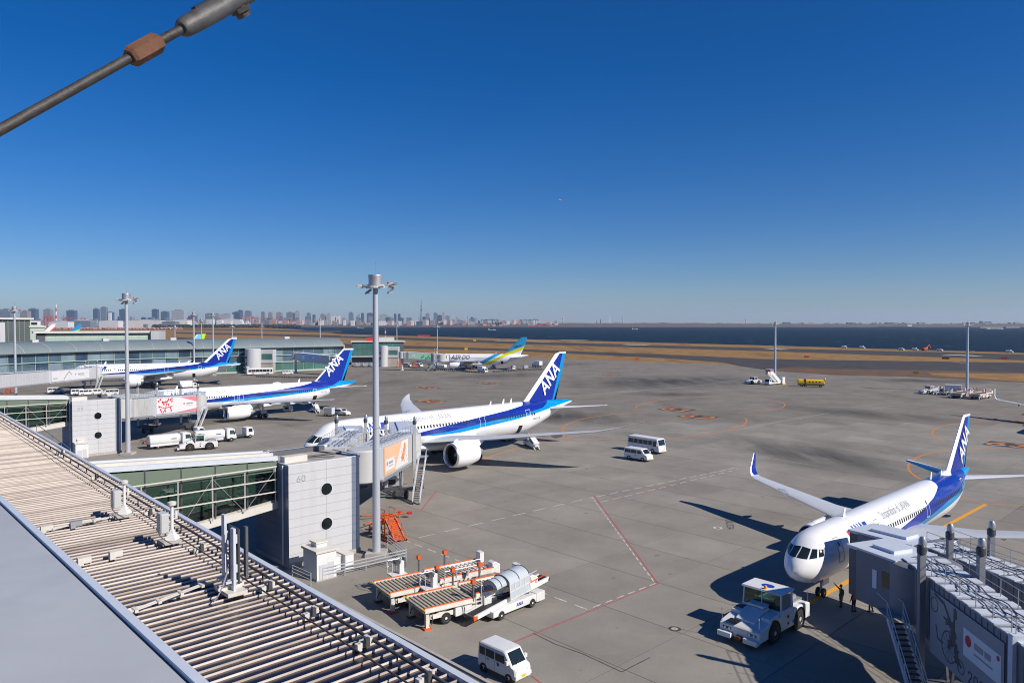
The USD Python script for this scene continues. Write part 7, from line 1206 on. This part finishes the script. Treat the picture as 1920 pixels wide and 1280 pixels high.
t = thing('digger', 'orange digger on the shore road beyond the runway', 'digger', G(1734, 657), .3); part(t, 'body', MB().side([(-1.8, 1), (-1.8, 2.4), (.6, 2.6), (.7, 3.4), (1.8, 3.4), (2, 1)], -1.3, 1.3, .1), 'orange_paint'); part(t, 'track', MB().bb(-2.2, 2.2, -1.5, -.8, 0, .95), 'dark_steel'); part(t, 'track', MB().bb(-2.2, 2.2, .8, 1.5, 0, .95), 'dark_steel'); part(t, 'arm', MB().beam((1.8, 0, 2), (4.6, 0, 5.2), .5).beam((4.6, 0, 5.2), (6.2, 0, 2.0), .4), 'orange_paint')
# red and white marker mast beyond the end of the pier
g = G(723, 645); t = thing('marker_mast', 'red and white banded lattice mast beyond the end of the pier', 'mast', g)
for i in range(6): part(t, 'band', MB().beam((-.5, -.5, 3 * i), (-.4, -.4, 3 * i + 3), .3).beam((.5, -.5, 3 * i), (.4, -.4, 3 * i + 3), .3).beam((0, .6, 3 * i), (0, .5, 3 * i + 3), .3).beam((-.5, -.5, 3 * i), (.4, -.4, 3 * i + 3), .15).beam((.5, -.5, 3 * i), (0, .5, 3 * i + 3), .15), 'red_paint' if i % 2 else 'white_paint')
# ------------------------------------------------------------ people
def limb_mesh(chain, res=.035, k=1.0, smooth=6):
    """chain: list of (joint a, radius a, joint b, radius b); hulls of spheres joined and smoothed."""
    out = m3.Manifold()
    for a, ra, b, rb in chain: out += m3.Manifold.batch_hull([m3.Manifold.sphere(ra * k, 12).translate(tuple(a)), m3.Manifold.sphere(rb * k, 12).translate(tuple(b))])
    out = out.refine_to_length(res); m = out.to_mesh(); t = trimesh.Trimesh(m.vert_properties[:, :3], m.tri_verts, process=True); trimesh.smoothing.filter_taubin(t, iterations=smooth); return t
def person(label, loc, rz, arms, stride=.0, top='cloth_dark', legs='cloth_dark', vest=None, helmet='white_paint', lean=0.0):
    """arms: (elbow, hand) of the left and the right arm, x forward, y left, z up."""
    t = thing('person', label, 'person', loc, rz); V = lambda *q: np.array(q); hip = .92; pel = V(0, 0, hip); sh = V(lean, 0, 1.42); neck = V(lean, 0, 1.50); head = V(lean + .02, 0, 1.64)
    ch = [(pel + V(0, .07, 0), .12, pel + V(0, -.07, 0), .12), (pel, .14, V(lean * .5, 0, 1.15), .13), (V(lean * .5, 0, 1.15), .13, sh + V(0, 0, -.08), .14), (sh + V(0, .16, -.02), .06, sh + V(0, -.16, -.02), .06), (neck, .055, head, .055), (head + V(0, 0, -.03), .085, head + V(.01, 0, .05), .098), (head + V(.08, 0, -.04), .03, head + V(.105, 0, -.015), .016), (head + V(0, .095, -.01), .02, head + V(0, .1, .02), .02), (head + V(0, -.095, -.01), .02, head + V(0, -.1, .02), .02)]
    A, Lg = [], []
    for s, (el, ha) in zip((1, -1), arms):
        el, ha = V(*el), V(*ha); S = sh + V(0, s * .19, -.02); A += [(S, .062, el, .048), (el, .047, ha, .036)]; d = (ha - el) / np.linalg.norm(ha - el); sd = np.cross(d, V(0, 0, 1.0)) if abs(d[2]) < .9 else V(0, 1.0, 0); sd /= np.linalg.norm(sd)
        ch += [(ha, .034, ha + d * .085, .033)]
        for q, ln in ((-.028, .07), (-.009, .085), (.010, .08), (.028, .062)): ch.append((ha + d * .085 + sd * q, .0095, ha + d * (.085 + ln) + sd * q * 1.1 + V(.012, 0, -.012), .0085))
        ch.append((ha + d * .03 + sd * .035, .011, ha + d * .085 + sd * .066, .0095))
    for s in (1, -1):
        hp = V(0, s * .09, hip - .04); kn = V(s * stride * .5 + .03, s * .10, .49); an = V(s * stride, s * .10, .09); Lg += [(hp, .095, kn, .063), (kn, .063, an, .045)]; ch += [(hp, .085, kn, .055), (kn, .055, an, .040), (an + V(-.05, 0, -.05), .038, an + V(.15, 0, -.055), .032)]
    b = part(t, 'body', limb_mesh(ch + [(a, r * .8, c_, q * .8) for a, r, c_, q in A], .03), 'skin', 60)
    part(b, 'trousers', limb_mesh(Lg + [(pel + V(0, .07, -.02), .125, pel + V(0, -.07, -.02), .125)], .035, 1.07), legs, 60)
    part(b, 'jacket', limb_mesh(A + [(pel + V(0, .06, .02), .128, pel + V(0, -.06, .02), .128), (pel, .14, V(lean * .5, 0, 1.15), .13), (V(lean * .5, 0, 1.15), .13, sh + V(0, 0, -.08), .14), (sh + V(0, .16, -.02), .065, sh + V(0, -.16, -.02), .065)], .035, 1.09), top, 60)
    for s in (1, -1): an = V(s * stride, s * .10, .09); part(b, 'shoe', limb_mesh([(an + V(-.05, 0, -.045), .048, an + V(.15, 0, -.055), .042), (an, .05, an + V(0, 0, .04), .05)], .03), 'black_rubber', 60)
    if vest: part(b, 'vest', limb_mesh([(pel + V(0, .07, .12), .128, pel + V(0, -.07, .12), .128), (pel + V(0, 0, .15), .15, sh + V(0, 0, -.08), .15), (sh + V(0, .11, -.02), .07, sh + V(0, -.11, -.02), .07)], .035, 1.13), vest, 60)
    if helmet:
        part(b, 'helmet', MB().rev([(.112, -.01), (.118, .03), (.105, .085), (.07, .125), (.01, .14)], 16, head + V(0, 0, .03)), helmet, 50); part(b, 'helmet_peak', MB().bb(head[0] + .05, head[0] + .165, -.075, .075, head[2] + .02, head[2] + .035), helmet)
    else: part(b, 'hair', MB().rev([(.104, -.04), (.113, .03), (.10, .08), (.06, .118), (.01, .125)], 16, head + V(-.012, 0, .02)), 'black_rubber', 50)
    for s in (1, -1): part(b, 'eye', MB().box(head + V(.098, s * .034, .012), (.008, .02, .011)), 'engine_dark')
    part(b, 'mouth', MB().box(head + V(.092, 0, -.065), (.008, .045, .008)), 'vest_red'); return t
down = lambda s, x=.02: ((x, s * .26, 1.14), (x + .08, s * .27, .90))
person('person in dark clothes and helmet raising an arm beside the nose wheel', G(1577, 1137), math.radians(200), (down(1), ((.10, -.30, 1.52), (.25, -.42, 1.72))), .05, 'cloth_olive', 'cloth_olive', helmet='bridge_dark')
person('person in an orange-red vest standing near the cab of the jet bridge', G(1601, 1146), math.radians(120), (down(1), down(-1)), .04, 'cloth_dark', 'cloth_dark', 'vest_red', 'white_paint')
person('person in red vest half hidden behind the jet bridge cab', G(1633, 1146), math.radians(150), (((.2, .24, 1.2), (.42, .2, 1.1)), down(-1)), .12, 'cloth_dark', 'cloth_dark', 'vest_red', 'white_paint')
person('person in a bright blue jacket walking past the stairs of the jet bridge', G(791, 915), math.radians(150), (((.14, .25, 1.16), (.30, .22, 1.0)), ((-.14, -.25, 1.16), (-.12, -.25, .92))), .22, 'cloth_blue', 'cloth_dark', helmet=None)
person('person in blue far off beside the row of empty dollies', G(851, 699), math.radians(250), (down(1), down(-1)), .08, 'cloth_blue', 'cloth_dark', helmet='white_paint')
# ------------------------------------------------------------ aircraft beyond the terminal roofs, and one in the sky
livery('livery_plain', L7, [([(0, 1.0), (L7, 1.0)], WHT)]); slanted('fin_red', [(38.8, 1.0, 1.5, 5.5, (0.62, 0.10, 0.10))], WHT); slanted('fin_pale_blue', [(40, 1.0, -9, 3.5, (0.16, .44, .62)), (40, 1.0, 6, 9, (.62, .66, .05))], (.45, .62, .70)); slanted('fin_lime', [(40, 1.0, -30, 30, (0.40, 0.62, 0.03))], (0.4, .6, .05))
plain = dict(P767, skin='livery_plain', texts=[], blocks=[], door_skin=lambda d: 'print_grey', domes=()); plain.pop('fin_text')
for (u, d, hdg, fs, lab) in ((103, 1000, 198, 'fin_red', 'far white airliner with a reddish tail beyond the green-walled block'), (152, 900, 192, 'fin_pale', 'far white airliner with a light blue and yellow tail beyond the green-walled block'), (372, 470, 240, 'fin_pale_blue', 'airliner of which only a pale blue tail tip shows over the pier roof'), (380, 486, 240, 'fin_lime', 'airliner of which only a lime green tail tip shows over the pier roof')):
    p = Dp(u, 640, d); h_ = math.radians(hdg); aircraft('airliner', lab, (p[0] + math.cos(h_) * (75 if d > 800 else 52), p[1] + math.sin(h_) * (75 if d > 800 else 52)), h_, dict(plain, fin_skin=fs), scale=1.4 if d > 800 else None)
p = Dp(1049, 376, 2900); f_ = again(plane_61, p, math.radians(78), 'distant airliner, a bright speck high in the blue sky', 'airliner')

# ------------------------------------------------------------ far shore: land, trees, city
def ridge(name, us, tops, d0, depth, mat, label=None, kind='structure'):
    U = np.linspace(us[0], us[-1], 260); Z = np.interp(U, us, tops); rows = []
    for k, (dd, zz) in enumerate(((0, -2.6), (0, .12), (.05, .45), (.16, .8), (.4, 1.0), (1.0, .35))):
        row = []
        for i, u in enumerate(U):
            d = d0 + depth * dd; x = (u - 960) / FPX * d0; zt = EYE + (607 - Z[i]) / FPX * d0; n = meshkit.fbm(np.array([x / 90, dd * 9, 3.0]), 4) if k > 1 else .5; row.append([x * (1 + dd * depth / d0 * .9), d, -2.6 if k == 0 else max(.8, zt * zz * (.75 + .5 * n))])
        rows.append(row)
    R_ = np.array(rows); m, k = R_.shape[:2]; i, j = np.meshgrid(np.arange(m - 1), np.arange(k - 1), indexing='ij'); q = np.stack([i * k + j, i * k + j + 1, (i + 1) * k + j + 1, (i + 1) * k + j], -1).reshape(-1, 4); return single(name, MB().add(R_.reshape(-1, 3), q), mat, kind=kind, label=label, smooth=True)
ground_mat('shore_earth', (0.07, 0.055, 0.045), (0.12, 0.085, 0.07), (0.17, 0.125, 0.10), streak=.4, fine=.02)
ridge('far_shore', [480, 540, 700, 900, 1040, 1060, 1080, 1120, 1180, 1240, 1300, 1400, 1450, 1700, 1990], [606.5, 606.5, 606.5, 605.8, 605.8, 604.4, 603.8, 605.4, 604.9, 604.6, 605, 606.2, 606.8, 607.2, 607.0], 5600, 5000, 'shore_earth')
sheet('city_plain', [(-14000, 9000, 0), (14000, 9000, 0), (14000, 26000, 0), (-14000, 26000, 0)], 1.0, 'shore_earth', thick=4)
sheet('city_plain', [(-14000, 3900, 0), (-2300, 3900, 0), (-2150, 5600, 0), (-2300, 9000, 0), (-14000, 9000, 0)], .9, 'shore_earth', thick=4)
def facade(name, wall, glass, bw, rh, fill=.6):
    _mats[name] = usdkit.material(stage, LOOK(name), {'t': ('texture_coordinate', {}), 'x': ('separate_xyz', {}), 'a': ('math', {'math_type': 'add'}), 'c': ('combine_xyz', {}), 'b': ('brick_texture', {'offset': 0.0, 'scale': 1.0, 'brick_width': bw, 'row_height': rh, 'mortar_size': min(bw, rh) * (1 - fill) * .5, 'color1': glass, 'color2': tuple(np.array(glass) * 1.6), 'mortar': wall}), 'p': ('principled_bsdf', {'roughness': 0.5})},
                                  [('t.object', 'x.vector'), ('x.x', 'a.value1'), ('x.y', 'a.value2'), ('a.value', 'c.x'), ('x.z', 'c.y'), ('c.vector', 'b.vector'), ('b.color', 'p.base_color')], surface='p.BSDF')
facade('tower_blue', (.07, .11, .18), (.035, .06, .10), 7, 4.2); facade('tower_grey', (.20, .24, .29), (.08, .10, .13), 8, 4.0); facade('tower_pale', (.44, .45, .46), (.16, .18, .21), 8, 4.0); facade('tower_tan', (.32, .29, .28), (.12, .12, .13), 8, 4.0); paint('shed_white', (.62, .62, .62), .5, var=.08, scale=.02); paint('shed_pink', (.40, .24, .21), .6, var=.2, scale=.02)  # bluish glass of tower_blue and tower_grey, made bluer for part of the haze
paint('crane_red', (.50, .07, .06), .5); paint('crane_blue', (.06, .11, .18), .5); paint('tree_dark', (.028, .038, .022), .9, var=.3, scale=.05); paint('tree_pale', (.055, .065, .035), .9, var=.3, scale=.05)  # the second tree colour is a paler green
def tower(u0, u1, vt, d, mat, label, group=None, cat='building', top=True, name='city_tower', vb=None):
    a, b = Dp(u0, 640, d), Dp(u1, 640, d); w = b[0] - a[0]; H = EYE + (607 - vt) / FPX * d; t = thing(name, label, cat, ((a[0] + b[0]) / 2, d, 0), 0, group); dp = min(max(w * .8, 14), 60)
    part(t, 'walls', MB().bb(-w / 2, w / 2, 0, dp, -1, H), mat)
    if top: part(t, 'roof_plant', MB().bb(-w * .28, w * .2, dp * .25, dp * .75, H, H + max(3, H * .05)), 'tower_grey')
    else: part(t, 'roof', MB().side([(-w / 2, H), (0, H + w * .03), (w / 2, H)], -.3, dp), 'shed_white')
    return t
named = [(54, 67, 579, 7000, 'tower_blue', 'dark blue-grey tower at the far left of the skyline'), (0, 20, 580, 6500, 'tower_grey', 'broad grey block at the left edge of the skyline'), (38, 52, 583, 6500, 'tower_tan', 'tan block just right of the leftmost light mast head'), (82, 95, 580, 8000, 'tower_tan', 'tan tower with stepped top left of the red lattice crane'), (125, 140, 582, 8000, 'tower_blue', 'wide blue block left of a pair of slim towers'), (175, 184, 579, 7200, 'tower_blue', 'dark blue tower left of a taller pale one'), (189, 199, 576, 8500, 'tower_grey', 'tall grey-blue tower left of the mast by tower 59'),
         (201, 211, 585, 6500, 'tower_blue', 'low dark block beside a white ventilation tower'), (224, 236, 580, 7200, 'tower_blue', 'dark tower just left of the mast by tower 59'), (285, 295, 580, 7000, 'tower_blue', 'dark tower with a white building in front of it'), (302, 314, 584, 8500, 'tower_blue', 'blue tower right of the dark tower'), (322, 345, 582, 6800, 'tower_pale', 'broad pale tower block with a slab roof, left half of the skyline'), (353, 366, 592, 7200, 'tower_blue', 'low blue block behind a light mast'), (385, 398, 588, 6200, 'tower_grey', 'grey block behind the pair of light masts'), (402, 410, 588, 7000, 'tower_tan', 'slim tan tower right of the pair of masts'), (413, 433, 589, 5900, 'tower_pale', 'pale housing block with red cranes before it'),
         (436, 450, 585, 6400, 'tower_blue', 'slanted dark blue tower among the red cranes'), (446, 454, 582, 8800, 'tower_blue', 'blue tower standing behind the slanted one'), (459, 470, 583, 8200, 'tower_grey', 'pair-like grey tower right of the slanted one'), (490, 496, 585, 8200, 'tower_grey', 'slim grey tower, first of three spaced ones'), (503, 510, 586, 8200, 'tower_tan', 'slim tan tower, second of three spaced ones'), (518, 528, 586, 8200, 'tower_tan', 'slim tan tower, third of three spaced ones'), (537, 550, 586, 7600, 'tower_grey', 'grey tower left of a taller twin-faced one'), (553, 562, 584, 7600, 'tower_pale', 'pale twin-faced tower left of the slim mast'), (575, 582, 587, 8000, 'tower_grey', 'grey tower just left of the slim mast'),
         (586, 591, 590, 8000, 'tower_blue', 'narrow dark tower at the slim mast'), (601, 609, 589, 7600, 'tower_tan', 'tan tower right of the slim mast'), (612, 620, 588, 7600, 'tower_pale', 'pale tower, left of two white blocks'), (621, 628, 592, 6600, 'shed_white', 'white block, left of a pair'), (630, 637, 592, 6600, 'shed_white', 'white block, right of a pair'), (654, 662, 586, 7600, 'tower_grey', 'tall grey tower left of the tallest mast'), (669, 676, 590, 7600, 'tower_pale', 'pale tower nearer the tallest mast'), (677, 682, 587, 8800, 'tower_blue', 'blue tower touching the tallest mast from the left'), (688, 699, 587, 8800, 'tower_blue', 'blue block behind the tallest mast'),
         (711, 729, 590, 8200, 'tower_pale', 'wide pale arched hall right of the tallest mast'), (739, 743, 588.5, 7800, 'tower_blue', 'left of two slim dark towers right of the tallest mast'), (746, 751, 588.5, 7800, 'tower_blue', 'right of two slim dark towers right of the tallest mast'), (792, 798, 594, 7200, 'tower_blue', 'short dark tower right of the broadcasting tower'), (780.5, 791.5, 602.5, 5650, 'crane_blue', 'squat dark block on the water edge below the broadcasting tower'), (797.5, 805, 588, 7400, 'tower_tan', 'tan tower right of the broadcasting tower'), (813, 820, 587, 7000, 'tower_grey', 'left of three joined grey towers'), (820.5, 828, 591, 7000, 'tower_blue', 'middle and lowest of three joined grey towers'), (828.5, 834, 586.5, 7000, 'tower_pale', 'right of three joined grey towers'), (835, 843, 592, 7400, 'tower_tan', 'brown block right of the three joined towers'),
         (1838, 1843, 607 - 5, 8000, 'tower_blue', 'small dark tower left of a pair at the far right'), (1848, 1853, 603, 9000, 'tower_blue', 'left of a pair of towers at the far right of the horizon'), (1854, 1859, 603, 9000, 'tower_blue', 'right of a pair of towers at the far right of the horizon'), (1908, 1918, 607 - 1, 8500, 'tower_blue', 'low dark block at the right edge of the horizon'), (203, 208, 586, 5200, 'shed_white', 'slim white ventilation tower on a hump-backed base')]
for u0, u1, vt, d, mt, lab in named: tower(u0, u1, vt, d, mt, lab)
r = np.random.default_rng(21)
TONE = {'tower_grey': 'grey', 'tower_pale': 'pale', 'tower_blue': 'dark blue', 'tower_tan': 'tan', 'shed_white': 'white', 'shed_pink': 'reddish'}
def zone(u): return next(n for lim, n in ((70, 'above the louvred block'), (240, 'left of the mast by tower 59'), (365, 'behind the green-walled block'), (480, 'behind the tree belt'), (600, 'left of the slim pier mast'), (705, 'left of the tallest mast'), (790, 'right of the tallest mast'), (905, 'right of the broadcasting tower'), (1060, 'at the blue cranes'), (1455, 'left of the passenger stairs mast'), (1814, 'between the right-hand masts'), (9999, 'right of the far right mast')) if u < lim)
for k in range(190):                                         # lower buildings of the city, which nothing tells apart
    u = r.uniform(-20, 900); w = r.uniform(2.2, 8); tower(u, u + w, r.uniform(593, 605), r.uniform(5900, 9500), (mt := ('tower_grey', 'tower_pale', 'tower_blue', 'tower_tan')[int(r.integers(4))]), f'low {TONE[mt]} building of the hazy city {zone(u)}', f'low {TONE[mt]} buildings of the hazy city {zone(u)}')
for k in range(85):
    u = r.uniform(-30, 520); w = r.uniform(4, 17); tower(u, u + w, r.uniform(598.5, 608), r.uniform(4200, 6400), (mt := ('shed_white', 'shed_white', 'tower_pale', 'tower_grey', 'shed_pink', 'tower_tan')[int(r.integers(6))]), f'low {TONE[mt]} shed of the far airport edge {zone(u)}', f'low {TONE[mt]} sheds of the far airport edge {zone(u)}', top=False, name='far_shed')
for k in range(110):
    u = r.uniform(520, 1040); w = r.uniform(3, 9); tower(u, u + w, r.uniform(599.5, 605.5), 5750 + r.uniform(0, 400), (mt := ('shed_white', 'tower_pale', 'shed_pink', 'tower_tan')[int(r.integers(4))]), f'low {TONE[mt]} waterfront building across the water {zone(u)}', f'low {TONE[mt]} waterfront buildings across the water {zone(u)}', top=False, name='waterfront_building')
for k in range(46):
    u = r.uniform(1330, 1920); w = r.uniform(4, 13); tower(u, u + w, r.uniform(603.8, 606.5), 7000 + r.uniform(0, 2500), (mt := ('tower_pale', 'tower_blue', 'tower_tan')[int(r.integers(3))]), f'low {TONE[mt]} block on the far shore {zone(u)}', f'low {TONE[mt]} blocks on the far shore {zone(u)}', top=False, name='waterfront_building')
for u0, u1, vt, d, lab in ((92, 128, 603.5, 4300, 'white hangar with a pitched roof left of the mast by tower 59'), (128, 170, 601, 4400, 'tall white hangar with a dark gable'), (186, 222, 601.5, 4600, 'hump-backed white hall behind the ventilation tower'), (238, 302, 601.0, 4300, 'white terminal hall right of the mast by tower 59'), (303, 328, 602.5, 4200, 'dark open hangar right of the white hall'), (328, 352, 600, 4400, 'white tank-like hall left of the trees'), (408, 450, 599, 5000, 'pale hall among the red cranes')): tower(u0, u1, vt, d, 'shed_white' if 'dark' not in lab else 'tower_grey', lab, top=False, name='hangar')
# broadcasting tower, chimneys, turbines
d = 9500; x0 = Dp(790, 640, d)[0]; Hs = EYE + (607 - 560) / FPX * d; t = thing('broadcasting_tower', 'very tall needle-like broadcasting tower on the skyline', 'tower', (x0, d, 0)); part(t, 'shaft', MB().rev([(15, 0), (11, Hs * .25), (8, Hs * .5), (6.5, Hs * .72), (5.5, Hs * .78)], 12), 'tower_grey', 40); part(t, 'deck', MB().rev([(6, Hs * .54), (12, Hs * .58), (10.5, Hs * .61), (6, Hs * .62)], 14), 'tower_blue', 40); part(t, 'deck', MB().rev([(5, Hs * .69), (9.5, Hs * .71), (8, Hs * .73), (5, Hs * .74)], 14), 'tower_blue', 40); part(t, 'antenna', MB().rev([(4, Hs * .78), (3, Hs * .92), (1.6, Hs)], 8), 'tower_grey')
for u, vt, rr, mt, lab in ((1055, 592.5, 6, 'red', 'red and white banded chimney beyond the landfill'), (1143, 591.5, 5, 'white_paint', 'tall white pole of the taller wind turbine'), (1168, 593, 4, 'tower_pale', 'faint slim pole right of the wind turbine'), (1126, 599, 6, 'tower_blue', 'short dark chimney left of the wind turbine'), (1118, 600.5, 4, 'tower_blue', 'short thin dark chimney, leftmost of a group'), (1398, 596.5, 5, 'red', 'red and white chimney on the right horizon'), (1045, 601, 3, 'white_paint', 'short white pole at the container yard'), (878, 592, 7, 'tower_pale', 'pale chimney between the city and the cranes'), (106, 570, 9, 'red', 'red and white lattice mast at the left of the skyline')):
    d = 7200; x0 = Dp(u, 640, d)[0]; H = EYE + (607 - vt) / FPX * d; t = thing('chimney', lab, 'chimney', (x0, d, 0))
    for i in range(6): part(t, 'segment', MB().rev([(rr * (1 - .06 * i), H * i / 6 - (2 if i == 0 else 0)), (rr * (1 - .06 * (i + 1)), H * (i + 1) / 6)], 10), ('crane_red' if i % 2 == 0 else 'white_paint') if mt == 'red' else mt, 40)
def gantry(u, vt, d, w, mat, label, boom=-1, group=None, name='gantry_crane', th=1.0):
    x0 = Dp(u, 640, d)[0]; H = EYE + (607 - vt) / FPX * d; t = thing(name, label, 'crane', (x0, d, 0), 0, group); s = w / 2
    for x in (-s, s):
        for y in (0, 16): part(t, 'leg', MB().beam((x, y, 0), (x, y, H * .74), 4.2 * th), mat)
        part(t, 'cross_beam', MB().beam((x, 0, H * .35), (x, 16, H * .72), 1.6 * th), mat)
    part(t, 'portal_beam', MB().beam((-s, 0, H * .38), (s, 0, H * .38), 3.4 * th), mat); part(t, 'boom', MB().beam((-boom * s * 1.3, 8, H * .78), (boom * s * 2.2, 8, H * .78), 5.5 * th, 5 * th), mat); part(t, 'a_frame', MB().beam((-boom * s, 8, H * .74), (boom * s * .4, 8, H), 1.6).beam((boom * s, 8, H * .74), (boom * s * .4, 8, H), 1.6), mat); part(t, 'stay', MB().beam((boom * s * .4, 8, H), (boom * s * 2.1, 8, H * .79), 1.4), mat); part(t, 'machine_house', MB().bb(-boom * s * 1.4 - 6, -boom * s * 1.4 + 6, 3, 13, H * .76, H * .88), mat)
for i, (u, vt) in enumerate(((918, 596), (928, 597), (982, 597), (1000, 596.5))): gantry(u, vt, 5750, 38, 'crane_blue', ('dark blue gantry crane, leftmost on the far quay', 'dark blue gantry crane, second from the left on the far quay', 'dark blue gantry crane, third on the far quay', 'dark blue gantry crane, rightmost on the far quay')[i], 1)
for i, (u, vt) in enumerate(((862, 598), (890, 595), (905, 597), (945, 600))): gantry(u, vt, 5900, 20, 'tower_grey', ('grey quay crane, leftmost across the water', 'tall grey quay crane below the pale chimney', 'grey quay crane left of the dark blue cranes', 'low grey quay crane among the dark blue ones')[i], 1 if i % 2 else -1)
for i, u in enumerate((85, 96, 120, 135, 155, 362, 415, 428, 446, 458, 470, 480, 492, 508, 520, 532, 545)): gantry(u, 590 + (i * 37 % 9), 5300 + 60 * i, 24, 'crane_red', f'red harbour crane, boom to the {"right" if i % 2 else "left"}, {zone(u)}', 1 if i % 2 else -1, f'red harbour cranes with boom to the {"right" if i % 2 else "left"}, {zone(u)}', th=.55)
# container stacks and ships
for k in range(64):
    u = r.uniform(855, 1050); d = 5640 + r.uniform(0, 260); x0 = Dp(u, 640, d)[0]; nn = int(r.integers(1, 5)); wz = ('left of the blue cranes', 'below the blue cranes', 'right of the blue cranes')[0 if u < 910 else 1 if u < 1005 else 2]; hz_ = ('single layer', 'two-high stack', 'three-high stack', 'four-high stack')[nn - 1]; t = thing('container_stack', f'{hz_} of coloured containers on the quay {wz}', 'containers', (x0, d, 0), 0, f'{hz_} containers on the quay {wz}')
    for j in range(nn): part(t, 'container', MB().bb(-14 + .2 * j, 14 - .2 * j, 0, 8, 3 + 5.5 * j, 3 + 5.5 * j + 5.3), ('crane_red', 'orange_paint', 'shed_white', 'crane_blue', 'rusty_steel')[int(r.integers(5))])
def ship(u, v, L_, label, hull='crane_blue', up='shed_white', group=None):
    g = G(u, v, -2.2); t = thing('ship', label, 'ship', g, 0 if L_ > 0 else math.pi); l = abs(L_) / 2; kk = 1.0 if l > 40 else .38; sc_ = UsdGeom.Xformable(t.prim).AddScaleOp().Set(Gf.Vec3f(1, kk, kk)); part(t, 'hull', MB().loft([[[x, w, z] for w, z in ((-b, h0), (b, h0), (b * .8, 0), (-b * .8, 0))] for x, b, h0 in ((-l, 5, 6), (-l * .8, 8, 6), (l * .7, 8, 6), (l, 1, 8))]), hull); part(t, 'deckhouse', MB().bb(-l * .85, -l * .6, -6, 6, 6, 16), up); part(t, 'funnel', MB().bb(-l * .82, -l * .75, -2, 2, 16, 20), 'crane_red'); part(t, 'mast', MB().beam((l * .5, 0, 6), (l * .5, 0, 16), .8), up)
ship(786, 610.5, 90, 'dark cargo ship before the broadcasting tower'); ship(1680, 613.5, -260, 'long dark ship low on the right horizon'); ship(1590, 612.5, 60, 'white vessel left of the long dark ship', 'shed_white'); ship(676, 615, 40, 'small white boat on the water left of the tallest mast', 'shed_white'); ship(922, 618.8, 30, 'small white boat on the open water', 'shed_white'); ship(1865, 617, 80, 'low pale vessel at the far right of the water', 'shed_white'); ship(1190, 617.6, 26, 'motor boat drawing a pale wake on the water', 'shed_white')
for u0, u1, v, lab in ((1548, 1580, 613, 'pale breakwater left of the white vessel'), (1600, 1668, 613, 'long pale breakwater left of the long dark ship'), (1838, 1880, 615, 'pale breakwater at the far right'), (1886, 1912, 614.5, 'short pale breakwater beside the right edge')): a, b = G(u0, v, -2.2), G(u1, v, -2.2); t = thing('breakwater', lab, 'breakwater', a); part(t, 'wall', MB().bb(0, b[0] - a[0], 0, 14, -1, 7), 'concrete_light'); part(t, 'cap', MB().bb(-1, b[0] - a[0] + 1, -1, 15, 7, 8), 'concrete_light')
# a dark belt of trees on the far shore at the left: crowns joined, read as one mass
def belt(u0, u1, d, hmax, seed):
    q = np.random.default_rng(seed); m = MB(); n = int((u1 - u0) * 1.6)
    for _ in range(n):
        u = q.uniform(u0, u1); dd = d + q.uniform(0, 60); p = Dp(u, 640, dd); s = trimesh.creation.icosphere(1, 1.0); hh = q.uniform(.5, 1) * hmax; v = s.vertices * [hh * .8, hh * .7, hh * .55] * (1 + .25 * q.standard_normal((len(s.vertices), 1))); m.add(v + [p[0], dd, hh * .5], s.faces)
    return m
single('tree_belt', belt(290, 560, 4200, 19, 4), 'tree_dark', 'dark belt of trees along the far edge of the airfield', 'trees', kind='stuff'); single('tree_belt', belt(20, 340, 3000, 8, 5), 'shed_pink', 'reddish hedge and fence line beyond the far airfield', 'hedge', kind='stuff'); single('tree_belt', belt(1290, 1990, 9500, 24, 6), 'tree_pale', 'far wooded shore on the right horizon', 'trees', kind='stuff')

# ------------------------------------------------------------ haze
usdkit.material(stage, LOOK('air'), {'v': ('principled_volume', {'color': HAZE_COL, 'density': HAZE_D, 'anisotropy': 0.2})}, volume='v.volume')
if HAZE_D > 0:
    single('haze', MB().bb(-16000, 16000, -600, 27000, -4.5, 372), None, kind='stuff', label='pale blue haze over the bay and city', cat='haze'); UsdShade.MaterialBindingAPI.Apply(stage.GetPrimAtPath('/World/haze')).Bind(UsdShade.Material.Get(stage, LOOK('air')))
